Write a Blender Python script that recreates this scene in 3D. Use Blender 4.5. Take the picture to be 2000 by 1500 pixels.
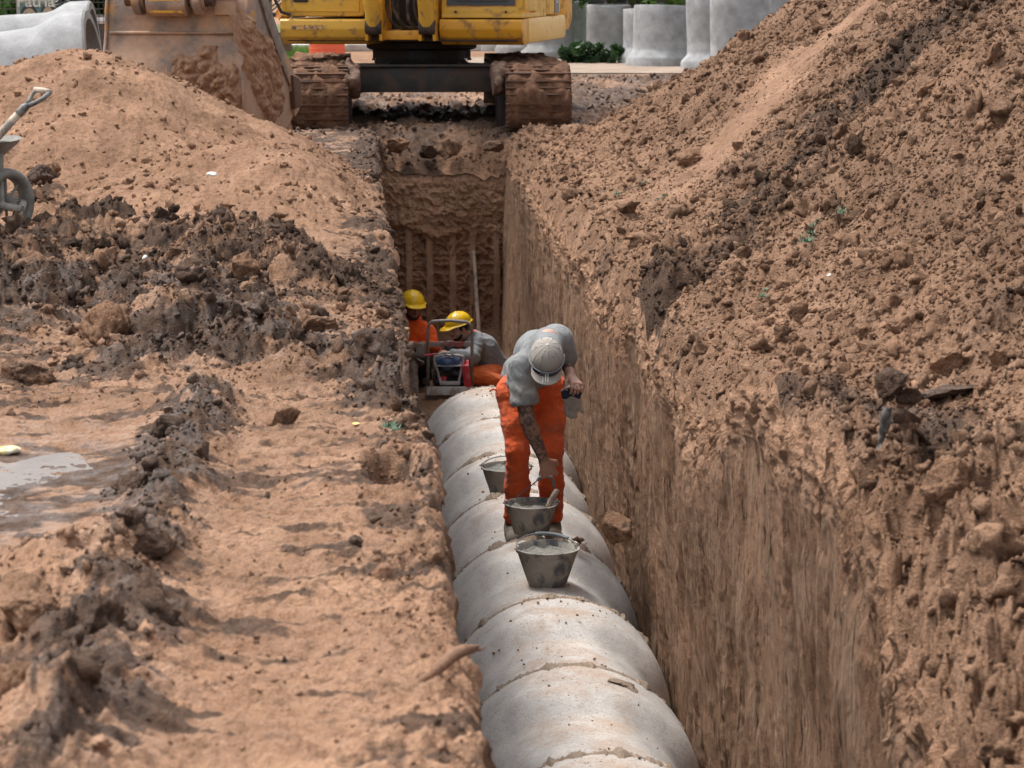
import bpy, bmesh, math, random
import numpy as np
from mathutils import Vector, Matrix

for o in list(bpy.data.objects):
    bpy.data.objects.remove(o, do_unlink=True)
scene = bpy.context.scene
C = scene.collection
R = math.radians
PI = math.pi

# ------------------------------------------------------------------ camera
CAM_Z = 1.5
PITCH = 9.834
YAW = 3.533
FPX = 4500.0            # focal length in pixels of a 2000 px wide picture
cam_data = bpy.data.cameras.new("camera")
cam = bpy.data.objects.new("camera", cam_data)
C.objects.link(cam)
cam.location = (0, 0, CAM_Z)
cam.rotation_euler = (R(90 - PITCH), 0, -R(YAW))
cam_data.sensor_width = 36.0
cam_data.lens = 36.0 * FPX / 2000.0
cam_data.clip_start = 0.1
cam_data.clip_end = 3000
cam_data.dof.use_dof = True
cam_data.dof.focus_distance = 13.0
cam_data.dof.aperture_fstop = 7.5
scene.camera = cam

# ------------------------------------------------------------------ light
SUN_EL, SUN_AZ = 65.0, 55.0       # sun high over the left bank, a little beyond the camera's side
world = bpy.data.worlds.new("World")
scene.world = world
world.use_nodes = True
wn = world.node_tree
bg = wn.nodes["Background"]
sky = wn.nodes.new("ShaderNodeTexSky")
sky.sky_type = 'NISHITA'
sky.sun_disc = False
sky.sun_elevation = R(SUN_EL)
sky.sun_rotation = R(-SUN_AZ)
sky.air_density = 1.0
sky.dust_density = 4.0
sky.ozone_density = 1.0
hsv = wn.nodes.new("ShaderNodeHueSaturation")
hsv.inputs["Saturation"].default_value = 0.25
wn.links.new(sky.outputs[0], hsv.inputs["Color"])
wn.links.new(hsv.outputs[0], bg.inputs[0])
bg.inputs[1].default_value = 0.15
sd = bpy.data.lights.new("sun", 'SUN')
sd.energy = 1.5
sd.angle = R(13)
sd.color = (1.0, 0.95, 0.88)
sun = bpy.data.objects.new("sun", sd)
C.objects.link(sun)
_dir = Vector((-math.sin(R(SUN_AZ)) * math.cos(R(SUN_EL)), math.cos(R(SUN_AZ)) * math.cos(R(SUN_EL)), math.sin(R(SUN_EL))))
sun.rotation_euler = _dir.to_track_quat('Z', 'Y').to_euler()
sun.location = (0, 20, 30)
scene.view_settings.view_transform = 'Standard'
scene.view_settings.look = 'None'
scene.view_settings.exposure = 1.1
scene.view_settings.gamma = 1.0

# ------------------------------------------------------------------ helpers
_cp, _sp, _cy, _sy = math.cos(R(PITCH)), math.sin(R(PITCH)), math.cos(R(YAW)), math.sin(R(YAW))
def W(px, py, z=0.0):
    """point of the place at height z that the photographer saw at a pixel of the 2000 x 1500 photograph"""
    x, y = (px - 1000) / FPX, (750 - py) / FPX
    right = Vector((_cy, -_sy, 0)); fwd = Vector((_sy * _cp, _cy * _cp, -_sp)); up = Vector((_sy * _sp, _cy * _sp, _cp))
    d = fwd + right * x + up * y
    t = (z - CAM_Z) / d.z
    return Vector((d.x * t, d.y * t, z))
def WY(px, py, Y):
    x, y = (px - 1000) / FPX, (750 - py) / FPX
    right = Vector((_cy, -_sy, 0)); fwd = Vector((_sy * _cp, _cy * _cp, -_sp)); up = Vector((_sy * _sp, _cy * _sp, _cp))
    d = fwd + right * x + up * y
    t = Y / d.y
    return Vector((d.x * t, Y, CAM_Z + d.z * t))

def tag(o, label=None, cat=None, group=None, kind=None):
    if label: o['label'] = label
    if cat: o['category'] = cat
    if group: o['group'] = group
    if kind: o['kind'] = kind
    return o
def empty(name, loc, rz=0.0, label=None, cat=None, group=None):
    o = bpy.data.objects.new(name, None)
    C.objects.link(o); o.location = loc; o.rotation_euler = (0, 0, rz)
    o.empty_display_size = 0.1
    return tag(o, label, cat, group)
def link(name, me, mat, parent=None, smooth=True):
    o = bpy.data.objects.new(name, me)
    C.objects.link(o)
    if parent: o.parent = parent
    if mat is not None:
        for m in (mat if isinstance(mat, (list, tuple)) else [mat]): me.materials.append(m)
    if smooth: me.polygons.foreach_set("use_smooth", np.ones(len(me.polygons), dtype=bool))
    return o
def np_mesh(name, V, F):
    """V (n,3) float, F (m,k) int"""
    me = bpy.data.meshes.new(name)
    V = np.ascontiguousarray(V, dtype=np.float32); F = np.ascontiguousarray(F, dtype=np.int32)
    m, k = F.shape
    me.vertices.add(len(V)); me.vertices.foreach_set("co", V.ravel())
    me.loops.add(m * k); me.loops.foreach_set("vertex_index", F.ravel())
    me.polygons.add(m); me.polygons.foreach_set("loop_start", np.arange(0, m * k, k, dtype=np.int32))
    me.polygons.foreach_set("loop_total", np.full(m, k, dtype=np.int32))
    me.update(calc_edges=True)
    return me
def attr(me, name, data):
    a = me.attributes.new(name, 'FLOAT', 'POINT')
    a.data.foreach_set("value", np.ascontiguousarray(data, dtype=np.float32).ravel())
def grid_faces(nr, nc, off=0, flip=False):
    i = np.arange(nr * nc).reshape(nr, nc) + off
    a, b, c, d = i[:-1, :-1].ravel(), i[:-1, 1:].ravel(), i[1:, 1:].ravel(), i[1:, :-1].ravel()
    return np.stack([a, d, c, b] if flip else [a, b, c, d], 1)

class MB:
    """collects shapes, then links them as ONE mesh object"""
    def __init__(s): s.V = []; s.F = []; s.mi = []; s.m = 0
    def add(s, V, F):
        o = len(s.V); s.V += [tuple(v) for v in V]
        s.F += [tuple(i + o for i in f) for f in F]; s.mi += [s.m] * len(F); return s
    def box(s, c, d, rot=None, bev=0.0, taper=1.0):
        bm = bmesh.new()
        bmesh.ops.create_cube(bm, size=1.0)
        for v in bm.verts:
            k = taper if v.co.z > 0 else 1.0
            v.co = Vector((v.co.x * d[0] * k, v.co.y * d[1] * k, v.co.z * d[2]))
        if bev > 0:
            bmesh.ops.bevel(bm, geom=bm.edges[:], offset=bev, segments=2, profile=0.6, affect='EDGES')
        M = Matrix.Translation(Vector(c)) @ (rot.to_4x4() if rot is not None else Matrix.Identity(4))
        bm.verts.index_update()
        s.add([M @ v.co for v in bm.verts], [[v.index for v in f.verts] for f in bm.faces]); bm.free(); return s
    def tube(s, pts, r, n=10, caps=True, closed=False):
        pts = [Vector(p) for p in pts]; N = len(pts)
        rs = r if isinstance(r, (list, tuple)) else [r] * N
        V = []; F = []
        t0 = (pts[1] - pts[0]).normalized()
        up = Vector((0, 0, 1)) if abs(t0.z) < 0.9 else Vector((1, 0, 0))
        u = (up - t0 * up.dot(t0)).normalized()
        for i, p in enumerate(pts):
            a = pts[i - 1] if i > 0 else (pts[-1] if closed else p); b = pts[(i + 1) % N] if (i < N - 1 or closed) else p
            t = (b - a).normalized()
            u = (u - t * u.dot(t)).normalized(); w = t.cross(u)
            for k in range(n):
                an = 2 * PI * k / n
                V.append(p + (u * math.cos(an) + w * math.sin(an)) * rs[i])
        rings = N if closed else N - 1
        for i in range(rings):
            j = (i + 1) % N
            for k in range(n):
                l = (k + 1) % n
                F.append((i * n + k, i * n + l, j * n + l, j * n + k))
        if caps and not closed:
            F.append(tuple(range(n - 1, -1, -1))); F.append(tuple((N - 1) * n + k for k in range(n)))
        return s.add(V, F)
    def lathe(s, prof, n=32, M=None, cap0=False, cap1=False, jit=None):
        """prof: list of (radius, height)"""
        V = []; F = []
        for i, (r, z) in enumerate(prof):
            for k in range(n):
                a = 2 * PI * k / n
                rr = r * (1 + (jit(i, a) if jit else 0))
                V.append(Vector((rr * math.cos(a), rr * math.sin(a), z)))
        for i in range(len(prof) - 1):
            for k in range(n):
                l = (k + 1) % n
                F.append((i * n + k, i * n + l, (i + 1) * n + l, (i + 1) * n + k))
        if cap0: F.append(tuple(range(n - 1, -1, -1)))
        if cap1: F.append(tuple((len(prof) - 1) * n + k for k in range(n)))
        if M is not None: V = [M @ v for v in V]
        return s.add(V, F)
    def prism(s, poly, thick, M=None, bev=0.0):
        """poly in local xz plane, extruded along y from -thick/2 to thick/2"""
        bm = bmesh.new()
        f = bm.faces.new([bm.verts.new((p[0], -thick / 2, p[1])) for p in poly])
        r = bmesh.ops.extrude_face_region(bm, geom=[f])
        for v in [g for g in r['geom'] if isinstance(g, bmesh.types.BMVert)]: v.co.y += thick
        bmesh.ops.recalc_face_normals(bm, faces=bm.faces[:])
        if bev > 0: bmesh.ops.bevel(bm, geom=bm.edges[:], offset=bev, segments=2, profile=0.6, affect='EDGES')
        bm.verts.index_update()
        V = [v.co.copy() for v in bm.verts]
        if M is not None: V = [M @ v for v in V]
        s.add(V, [[v.index for v in f.verts] for f in bm.faces]); bm.free(); return s
    def build(s, name, mat, parent=None, smooth=None, angle=35):
        me = bpy.data.meshes.new(name); me.from_pydata([tuple(v) for v in s.V], [], s.F); me.update()
        bm = bmesh.new(); bm.from_mesh(me); bmesh.ops.recalc_face_normals(bm, faces=bm.faces[:]); bm.to_mesh(me); bm.free()
        o = link(name, me, mat, parent, smooth=True)
        if isinstance(mat, (list, tuple)): me.polygons.foreach_set("material_index", s.mi)
        if smooth is not True:
            me.set_sharp_from_angle(angle=R(angle))
        return o

# ------------------------------------------------------------------ noise (numpy)
_rng = np.random.RandomState(11)
_P = np.arange(256); _rng.shuffle(_P); _P = np.concatenate([_P, _P, _P]).astype(np.int32)
_G = np.stack([np.cos(np.arange(256) * 2 * PI / 256 * 37.0), np.sin(np.arange(256) * 2 * PI / 256 * 37.0)], 1).astype(np.float32)
def perlin(x, y, seed=0):
    x = np.asarray(x, dtype=np.float64) + seed * 17.31 + 1000.0; y = np.asarray(y, dtype=np.float64) + seed * 9.73 + 1000.0
    xi = np.floor(x).astype(np.int64); yi = np.floor(y).astype(np.int64)
    xf = (x - xi).astype(np.float32); yf = (y - yi).astype(np.float32)
    xi &= 255; yi &= 255
    u = xf * xf * xf * (xf * (xf * 6 - 15) + 10); v = yf * yf * yf * (yf * (yf * 6 - 15) + 10)
    def g(ix, iy, fx, fy):
        h = _P[_P[ix] + iy] & 255
        return _G[h, 0] * fx + _G[h, 1] * fy
    x1 = (xi + 1) & 255; y1 = (yi + 1) & 255
    a = g(xi, yi, xf, yf); b = g(x1, yi, xf - 1, yf); c = g(xi, y1, xf, yf - 1); d = g(x1, y1, xf - 1, yf - 1)
    return (a + u * (b - a) + v * ((c + u * (d - c)) - (a + u * (b - a)))) * 1.5
def fbm(x, y, n=4, seed=0, gain=0.5, lac=2.03):
    r = 0; a = 1.0
    for i in range(n):
        r = r + a * perlin(x, y, seed + i * 3); x = x * lac; y = y * lac; a *= gain
    return r
def billow(x, y, n=4, seed=0, gain=0.5, lac=2.1):
    r = 0; a = 1.0
    for i in range(n):
        r = r + a * (np.abs(perlin(x, y, seed + i * 5)) * 2 - 0.6); x = x * lac; y = y * lac; a *= gain
    return r
_W1 = _rng.rand(256, 3).astype(np.float32)
def worley(x, y, seed=0):
    """returns F1 and the random value of the nearest cell"""
    x = np.asarray(x, dtype=np.float64) + seed * 5.17 + 500; y = np.asarray(y, dtype=np.float64) + seed * 3.91 + 500
    xi = np.floor(x).astype(np.int64); yi = np.floor(y).astype(np.int64)
    xf = (x - xi).astype(np.float32); yf = (y - yi).astype(np.float32)
    best = np.full(x.shape, 9.0, dtype=np.float32); val = np.zeros(x.shape, dtype=np.float32)
    for i in (-1, 0, 1):
        for j in (-1, 0, 1):
            h = _P[_P[(xi + i) & 255] + ((yi + j) & 255)] & 255
            d = (_W1[h, 0] + i - xf) ** 2 + (_W1[h, 1] + j - yf) ** 2
            m = d < best
            best = np.where(m, d, best); val = np.where(m, _W1[h, 2], val)
    return np.sqrt(best), val
def sstep(a, b, x):
    t = np.clip((x - a) / (b - a), 0, 1); return t * t * (3 - 2 * t)

# ------------------------------------------------------------------ materials
def nodes(name):
    m = bpy.data.materials.new(name); m.use_nodes = True
    nt = m.node_tree; b = nt.nodes["Principled BSDF"]
    return m, nt, b
def N(nt, t, **kw):
    n = nt.nodes.new(t)
    for k, v in kw.items():
        if k in n.inputs: n.inputs[k].default_value = v
        else: setattr(n, k, v)
    return n
def noise(nt, scale, detail=4, vec=None, rough=0.6, dist=0.0):
    n = N(nt, "ShaderNodeTexNoise"); n.inputs["Scale"].default_value = scale; n.inputs["Detail"].default_value = detail
    n.inputs["Roughness"].default_value = rough; n.inputs["Distortion"].default_value = dist
    if vec is not None: nt.links.new(vec, n.inputs["Vector"])
    return n.outputs["Fac"]
def ramp(nt, fac, a, b, ca=(0, 0, 0, 1), cb=(1, 1, 1, 1)):
    r = N(nt, "ShaderNodeValToRGB"); r.color_ramp.elements[0].position = a; r.color_ramp.elements[1].position = b
    r.color_ramp.elements[0].color = ca; r.color_ramp.elements[1].color = cb
    nt.links.new(fac, r.inputs[0]); return r.outputs[0]
def mixc(nt, fac, a, b, mode='MIX'):
    m = N(nt, "ShaderNodeMix"); m.data_type = 'RGBA'; m.blend_type = mode
    for s, v in ((m.inputs[0], fac), (m.inputs[6], a), (m.inputs[7], b)):
        if isinstance(v, (int, float)): s.default_value = v
        elif isinstance(v, tuple): s.default_value = v if len(v) == 4 else (*v, 1)
        else: nt.links.new(v, s)
    return m.outputs[2]
def mth(nt, op, a, b=0.0, clamp=False):
    m = N(nt, "ShaderNodeMath"); m.operation = op; m.use_clamp = clamp
    for s, v in ((m.inputs[0], a), (m.inputs[1], b)):
        if isinstance(v, (int, float)): s.default_value = v
        else: nt.links.new(v, s)
    return m.outputs[0]
def bump(nt, h, strength=0.3, dist=0.01, normal=None):
    b = N(nt, "ShaderNodeBump"); b.inputs["Strength"].default_value = strength; b.inputs["Distance"].default_value = dist
    nt.links.new(h, b.inputs["Height"])
    if normal is not None: nt.links.new(normal, b.inputs["Normal"])
    return b.outputs[0]
def objco(nt):
    return N(nt, "ShaderNodeTexCoord").outputs["Object"]
def mapped(nt, vec, sc=(1, 1, 1), loc=(0, 0, 0)):
    m = N(nt, "ShaderNodeMapping"); m.inputs["Scale"].default_value = sc; m.inputs["Location"].default_value = loc
    nt.links.new(vec, m.inputs["Vector"]); return m.outputs[0]
def pm(name, col, rough=0.6, metal=0.0, var=0.15, vscale=6.0, dirt=None, dscale=4.0, damt=0.5, bmp=0.15, bscale=60.0, bdist=0.003, spec=0.5, coat=0.0, drough=0.95):
    """painted / plain surface with tone variation, dirt patches and a fine bump"""
    m, nt, b = nodes(name); co = objco(nt)
    n1 = noise(nt, vscale, 6, co)
    dark = tuple(c * (1 - var) for c in col); lite = tuple(min(1, c * (1 + var)) for c in col)
    c = mixc(nt, ramp(nt, n1, 0.3, 0.7), dark, lite)
    rg = None
    if dirt is not None:
        n2 = noise(nt, dscale, 9, co, 0.68, 0.4)
        f = ramp(nt, n2, 0.62 - damt * 0.35, 0.70 - damt * 0.25)
        c = mixc(nt, f, c, dirt)
        rg = N(nt, "ShaderNodeMapRange"); nt.links.new(f, rg.inputs[0]); rg.inputs[3].default_value = rough; rg.inputs[4].default_value = drough
        nt.links.new(rg.outputs[0], b.inputs["Roughness"])
    else: b.inputs["Roughness"].default_value = rough
    nt.links.new(c, b.inputs["Base Color"])
    b.inputs["Metallic"].default_value = metal; b.inputs["Specular IOR Level"].default_value = spec
    if coat: b.inputs["Coat Weight"].default_value = coat
    if bmp: nt.links.new(bump(nt, noise(nt, bscale, 5, co), bmp, bdist), b.inputs["Normal"])
    return m

DRY_A, DRY_B, BROWN, DARK, GREY = (0.375, 0.222, 0.140), (0.205, 0.112, 0.066), (0.128, 0.067, 0.040), (0.056, 0.036, 0.026), (0.41, 0.275, 0.19)
def soil_material(name, streaky=True):
    m, nt, b = nodes(name); co = objco(nt)
    def at(n):
        a = N(nt, "ShaderNodeAttribute"); a.attribute_name = n; return a.outputs["Fac"]
    dark, wet, tone, scr = at("dark"), at("wet"), at("tone"), at("scrape")
    n1 = noise(nt, 2.2, 8, co, 0.65); n2 = noise(nt, 22, 6, co, 0.7); n3 = noise(nt, 120, 3, co, 0.7)
    c = mixc(nt, ramp(nt, n1, 0.35, 0.65), DRY_B, DRY_A)
    c = mixc(nt, ramp(nt, n2, 0.50, 0.68), c, BROWN)
    c = mixc(nt, mth(nt, 'MULTIPLY', ramp(nt, n3, 0.45, 0.75), 0.35), c, (0.55, 0.36, 0.24))
    # scraped, smeared clay; shade of thin pits painted on as dark streaks
    sv = mapped(nt, co, (1, 14, 0.8))
    s1 = noise(nt, 3.0, 8, sv, 0.7, 0.2)
    smear = mixc(nt, ramp(nt, s1, 0.36, 0.60), DRY_B, GREY)
    c = mixc(nt, mth(nt, 'MULTIPLY', scr, ramp(nt, noise(nt, 1.6, 6, mapped(nt, co, (1, 5, 1.2)), 0.65), 0.42, 0.60), True), c, smear)
    c = mixc(nt, mth(nt, 'MULTIPLY', scr, ramp(nt, noise(nt, 4.0, 8, mapped(nt, co, (1, 6, 0.9)), 0.7), 0.60, 0.70), True), c, (0.12, 0.060, 0.036))
    pz = ramp(nt, noise(nt, 11.0, 5, mapped(nt, co, (1, 3.2, 0.42), (3, 1, 2)), 0.65, 0.3), 0.60, 0.65)
    c = mixc(nt, mth(nt, 'MULTIPLY', scr, pz, True), c, (0.085, 0.044, 0.027))
    pz2 = ramp(nt, noise(nt, 16.0, 4, mapped(nt, co, (1, 3.0, 0.25), (1, 7, 2)), 0.6), 0.58, 0.66)
    c = mixc(nt, mth(nt, 'MULTIPLY', mth(nt, 'MULTIPLY', scr, pz2), 0.55, True), c, (0.42, 0.30, 0.22))
    # dark wet clay, plus shade painted into wall pits and the lip notch
    dk = mixc(nt, ramp(nt, n2, 0.35, 0.7), DARK, (0.15, 0.090, 0.060))
    f = mth(nt, 'ADD', dark, mth(nt, 'ADD', mth(nt, 'MULTIPLY', mth(nt, 'SUBTRACT', n2, 0.5), 1.25), mth(nt, 'MULTIPLY', mth(nt, 'SUBTRACT', n1, 0.5), 0.5)))
    fr = ramp(nt, f, 0.35, 0.66)
    c = mixc(nt, fr, c, dk)
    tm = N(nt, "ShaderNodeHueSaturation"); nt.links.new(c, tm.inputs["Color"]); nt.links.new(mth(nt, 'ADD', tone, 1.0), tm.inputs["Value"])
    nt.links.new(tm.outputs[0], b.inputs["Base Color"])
    wn_ = mth(nt, 'MULTIPLY', wet, ramp(nt, noise(nt, 9, 6, co, 0.6), 0.40, 0.60), True)
    rr = N(nt, "ShaderNodeMapRange"); nt.links.new(wn_, rr.inputs[0]); rr.inputs[3].default_value = 0.95; rr.inputs[4].default_value = 0.38
    nt.links.new(rr.outputs[0], b.inputs["Roughness"])
    ss = N(nt, "ShaderNodeMapRange"); nt.links.new(wn_, ss.inputs[0]); ss.inputs[3].default_value = 0.15; ss.inputs[4].default_value = 0.5
    nt.links.new(ss.outputs[0], b.inputs["Specular IOR Level"])
    h = mth(nt, 'ADD', mth(nt, 'MULTIPLY', n2, 1.0), mth(nt, 'MULTIPLY', n3, 0.5))
    nb = bump(nt, h, 1.0, 0.030)
    hs = mth(nt, 'MULTIPLY', noise(nt, 7.0, 8, mapped(nt, co, (1, 7, 0.7)), 0.72), scr)
    nb = bump(nt, hs, 0.9, 0.05, nb)
    nt.links.new(nb, b.inputs["Normal"])
    return m
SOIL = soil_material("soil")
# ------------------------------------------------------------------ terrain
def polydist(X, Y, pts):
    best = np.full(np.shape(X), 1e9); bt = np.zeros(np.shape(X))
    n = len(pts) - 1
    for i in range(n):
        ax, ay = pts[i][0], pts[i][1]; bx, by = pts[i + 1][0], pts[i + 1][1]
        dx, dy = bx - ax, by - ay
        t = np.clip(((X - ax) * dx + (Y - ay) * dy) / (dx * dx + dy * dy + 1e-9), 0, 1)
        d = np.hypot(X - ax - t * dx, Y - ay - t * dy)
        m = d < best; best = np.where(m, d, best); bt = np.where(m, (i + t) / n, bt)
    return best, bt
def wp(pts, z=0.0): return [tuple(W(a, b, z)[:2]) for a, b in pts]

LIP_L = [(2.0, .20), (3.2, .21), (4.5, .215), (5.05, .235), (5.6, .19), (6.4, .205), (7.6, .225), (8.6, .17), (9.6, .165), (11.5, .155), (13.5, .145), (15, .12), (18, .085), (25, .09)]
LIP_R = [(2.0, 1.42), (4.5, 1.43), (5.6, 1.45), (7.0, 1.49), (8.5, 1.50), (9.4, 1.47), (10.4, 1.42), (12, 1.46), (14, 1.46), (17, 1.44), (24, 1.46)]
LIPZ_R = [(2.0, -.60), (4.4, -.42), (5.6, -.24), (6.6, .0), (7.6, .10), (8.6, .09), (9.6, -.12), (11, -.16), (13, -.17), (17, -.15), (21, -.08), (25, -.05)]
_ip = lambda T: (lambda Y: np.interp(Y, [t[0] for t in T], [t[1] for t in T]))
lipL0, lipR0, lipzR = _ip(LIP_L), _ip(LIP_R), _ip(LIPZ_R)
NOTCH = W(745, 930, -.02)
def lipL(Y):
    Y = np.asarray(Y, dtype=float)
    return lipL0(Y) + 0.020 * fbm(Y * 2.2, Y * 0 + 3.3, 5, 7) + 0.006 * perlin(Y * 21, Y * 0, 3)
def lipR(Y):
    Y = np.asarray(Y, dtype=float)
    return lipR0(Y) + 0.035 * fbm(Y * 1.3, Y * 0 + 8.1, 2, 21)

BERM = wp([(400, 760), (350, 850), (300, 960), (255, 1090), (225, 1220), (190, 1340), (130, 1500), (80, 1700)], .05)
RIDGE1 = wp([(-80, 560), (90, 500), (230, 470), (330, 480), (450, 500), (520, 540)], .1)
RIDGE2 = wp([(-100, 640), (60, 620), (200, 600), (360, 620), (430, 640)], .05)
BAND = wp([(250, 720), (400, 700), (560, 705), (700, 725), (810, 770)], 0)
HEAP_L = (-2.20, 17.8)
CLODS_A = [(70, 1090, .20, .10), (20, 1210, .20, .07), (20, 1430, .15, .05), (330, 900, .10, .06)]
def _hp(px, py):       # point on the face of the right heap
    for _ in range(1):
        x, y = (px - 1000) / FPX, (750 - py) / FPX
        right = Vector((_cy, -_sy, 0)); fwd = Vector((_sy * _cp, _cy * _cp, -_sp)); up = Vector((_sy * _sp, _cy * _sp, _cp))
        d = fwd + right * x + up * y
        t = (0.70 * (0 - 2.1) - CAM_Z) / (d.z - 0.70 * d.x)
        return (d.x * t, d.y * t)
DBAND = [_hp(*p) for p in [(1330, 640), (1430, 480), (1530, 380), (1640, 240), (1760, 120), (1880, 20), (1960, -60)]]
LBAND = [_hp(*p) for p in [(1180, 480), (1280, 400), (1380, 310), (1500, 170), (1620, 60)]]
DPOST = W(1735, 860, .02); LEDGE = W(1900, 770, .02); MOUND = W(1930, 980, .05)

def bank(X, Y):
    """height and soil masks of the banks at plan position X, Y"""
    X = np.asarray(X, dtype=float); Y = np.asarray(Y, dtype=float)
    left = sstep(0.9, 0.5, X)
    wx = X + 0.06 * perlin(X * 3, Y * 3, 40); wy = Y + 0.06 * perlin(X * 3, Y * 3, 41)
    rough = np.full(X.shape, 0.25); dark = np.full(X.shape, -0.12); wet = np.full(X.shape, 0.25)
    z = 0.035 * fbm(X * 0.7, Y * 0.7, 3, 1)
    # --- left side
    dh = np.hypot(X - HEAP_L[0], (Y - HEAP_L[1]) * 0.98)
    cone = 1.13 - 0.40 * (np.sqrt(dh * dh + 0.06) ) - 0.12 * sstep(-1.7, -0.9, X) + 0.05 * fbm(X * 1.1, Y * 1.1, 3, 5)
    cone2 = 0.46 - 0.22 * np.hypot((X + 0.75) * 1.0, (Y - 15.6) * 0.8) + 0.06 * fbm(X * 1.6, Y * 1.6, 3, 6)
    heap = np.logaddexp(0, np.maximum(cone, cone2) / 0.05) * 0.05
    heap = heap * sstep(0.25, -0.5, X) if True else heap
    hm = sstep(0.02, 0.15, heap)
    zl = heap
    d, t = polydist(wx, wy, RIDGE1); k1 = np.exp(-(d / 0.50) ** 2); zl = zl + 0.24 * k1
    d, t = polydist(wx, wy, RIDGE2); k2 = np.exp(-(d / 0.50) ** 2); zl = zl + 0.12 * k2
    d, t = polydist(wx, wy, BERM); k3 = np.exp(-(d / 0.14) ** 2) ; zl = zl + 0.105 * k3
    d, t = polydist(wx, wy, BAND); k4 = np.exp(-(d / 0.22) ** 2); zl = zl + 0.035 * k4
    lb = 0
    for px, py, r, h in CLODS_A:
        p = W(px, py, .05); k = np.exp(-(((wx - p.x) ** 2 + (wy - p.y) ** 2) / r ** 2) ** 1.3); zl = zl + h * k; lb = np.maximum(lb, k)
    # low wet flat with puddle left of the berm
    pl = W(60, 930, 0); kp = np.exp(-(((X - pl.x) / 0.42) ** 2 + ((Y - pl.y) / 1.0) ** 2) ** 1.5)
    zl = zl * (1 - kp * 0.9) - 0.02 * kp
    # crumbly band along the trench edge
    ed = sstep(0.35, 0.02, lipL0(Y) - X)
    path = sstep(-0.62, -0.35, X) * sstep(11.0, 9.5, Y)
    rl = np.clip(0.20 + 0.75 * k1 + 0.7 * k2 + 0.55 * k3 + 0.55 * k4 + 0.35 * ed + 0.25 * lb - 0.02 * path - 0.25 * kp, 0.04, 1.2)
    rl = rl * (1 - 0.55 * hm)
    pat = fbm(X * 1.4, Y * 1.1, 5, 60, 0.6); strk = fbm(wx * 2.2, wy * 7.0, 5, 63, 0.62)
    dl = -0.02 + 0.10 * sstep(12, 10, Y) + 0.50 * k1 + 0.48 * k2 + 0.98 * k3 + 0.95 * k4 + 0.30 * ed * sstep(6, 9, Y) + 0.68 * pat + 0.95 * strk * (1 - 0.6 * hm) + 0.35 * fbm(wx * 9, wy * 14, 3, 66, .6) * (1 - .5 * hm) + 0.15 * ed - 0.5 * lb
    far_dark = sstep(17, 21, Y) * sstep(-1.6, -0.6, X)
    dl = dl + 0.60 * far_dark + (0.22 * sstep(8.5, 11, Y) + 0.14 * sstep(-0.35, -0.8, X) * sstep(6.5, 8.5, Y)) * (1 - hm)
    pd = W(55, 352, .30); kd = np.exp(-(((X - pd.x) / 0.30) ** 2 + ((Y - pd.y) / 0.5) ** 2)); dl = dl - 0.6 * hm * (1 - kd) + 1.1 * kd; rl = rl + 0.4 * kd + 0.24 * hm
    heap_edge = hm * (1 - sstep(0.1, 0.35, heap)); dl = dl + 0.10 * heap_edge; rl = rl + 0.12 * heap_edge
    pg = W(-40, 420, 0); dl = dl + 0.4 * np.exp(-(((X - pg.x) / 0.4) ** 2 + ((Y - pg.y) / 0.8) ** 2))
    wl = np.clip(0.25 + 0.6 * k3 + 0.5 * k4 + 0.5 * k2 + 1.0 * kp + 0.4 * far_dark - 0.5 * hm, 0, 1)
    # --- right side
    ridge_x = 5.8
    yy = np.maximum(Y - 22.0, 0)
    dr = np.hypot(X - ridge_x, yy)
    rz = 2.62 - 0.71 * np.sqrt(dr * dr + 0.5) + 0.10 * fbm(X * 0.8, Y * 0.5, 3, 8) + 0.05 * fbm(X * 2.4 , Y * 1.3, 3, 9)
    rz = rz + 0.05
    hr = np.logaddexp(0, rz / 0.07) * 0.07
    lz = lipzR(Y)
    zr = hr + lz * np.exp(-np.maximum(X - lipR0(Y), 0) / 0.30) + 0.10 * sstep(1.6, 2.4, X) * sstep(16, 8, Y)
    hmr = sstep(0.02, 0.3, hr)
    d, t = polydist(wx, wy, DBAND); kb = np.exp(-(d / 0.62) ** 2)
    d, t = polydist(wx, wy, LBAND); kl = np.exp(-(d / 0.42) ** 4)
    edr = sstep(0.40, 0.0, X - lipR0(Y))
    nearr = sstep(7.6, 6.4, Y)
    mnd = 0
    for px, py, r, h in [(1930, 930, .16, .14), (1890, 1010, .13, .10), (1990, 1030, .14, .12), (1760, 880, .10, .06), (1960, 1240, .2, .10)]:
        p = W(px, py, .05); mnd = mnd + h * np.exp(-(((wx - p.x) ** 2 + (wy - p.y) ** 2) / r ** 2) ** 1.3)
    zr = zr + mnd
    kdp = np.exp(-(((X - DPOST.x) / 0.18) ** 2 + ((Y - DPOST.y) / 0.55) ** 2)); kdp2 = np.exp(-(((X - LEDGE.x) / 0.45) ** 2 + ((Y - LEDGE.y) / 0.22) ** 2))
    rr_ = np.clip(0.55 + 0.25 * kb - 0.38 * kl + 0.15 * edr + 0.55 * nearr + 0.3 * kdp + 0.3 * kdp2, 0.08, 1.2)
    patr = fbm(X * 1.0, Y * 0.8, 5, 70, 0.6)
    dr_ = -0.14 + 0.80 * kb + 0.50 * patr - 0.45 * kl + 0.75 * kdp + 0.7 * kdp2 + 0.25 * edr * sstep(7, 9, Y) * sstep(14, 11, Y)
    wr_ = np.clip(0.08 + 0.7 * kdp + 0.2 * kdp2, 0, 1)
    # --- beyond the trench: churned grey mud, then path, grass, road
    fy = sstep(23.2, 25.0, Y)
    farz = 0.0
    fr = 0.75 * sstep(44, 38, Y)
    z = z * (1 - 0.5 * fy) - 0.05 * fy
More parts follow.
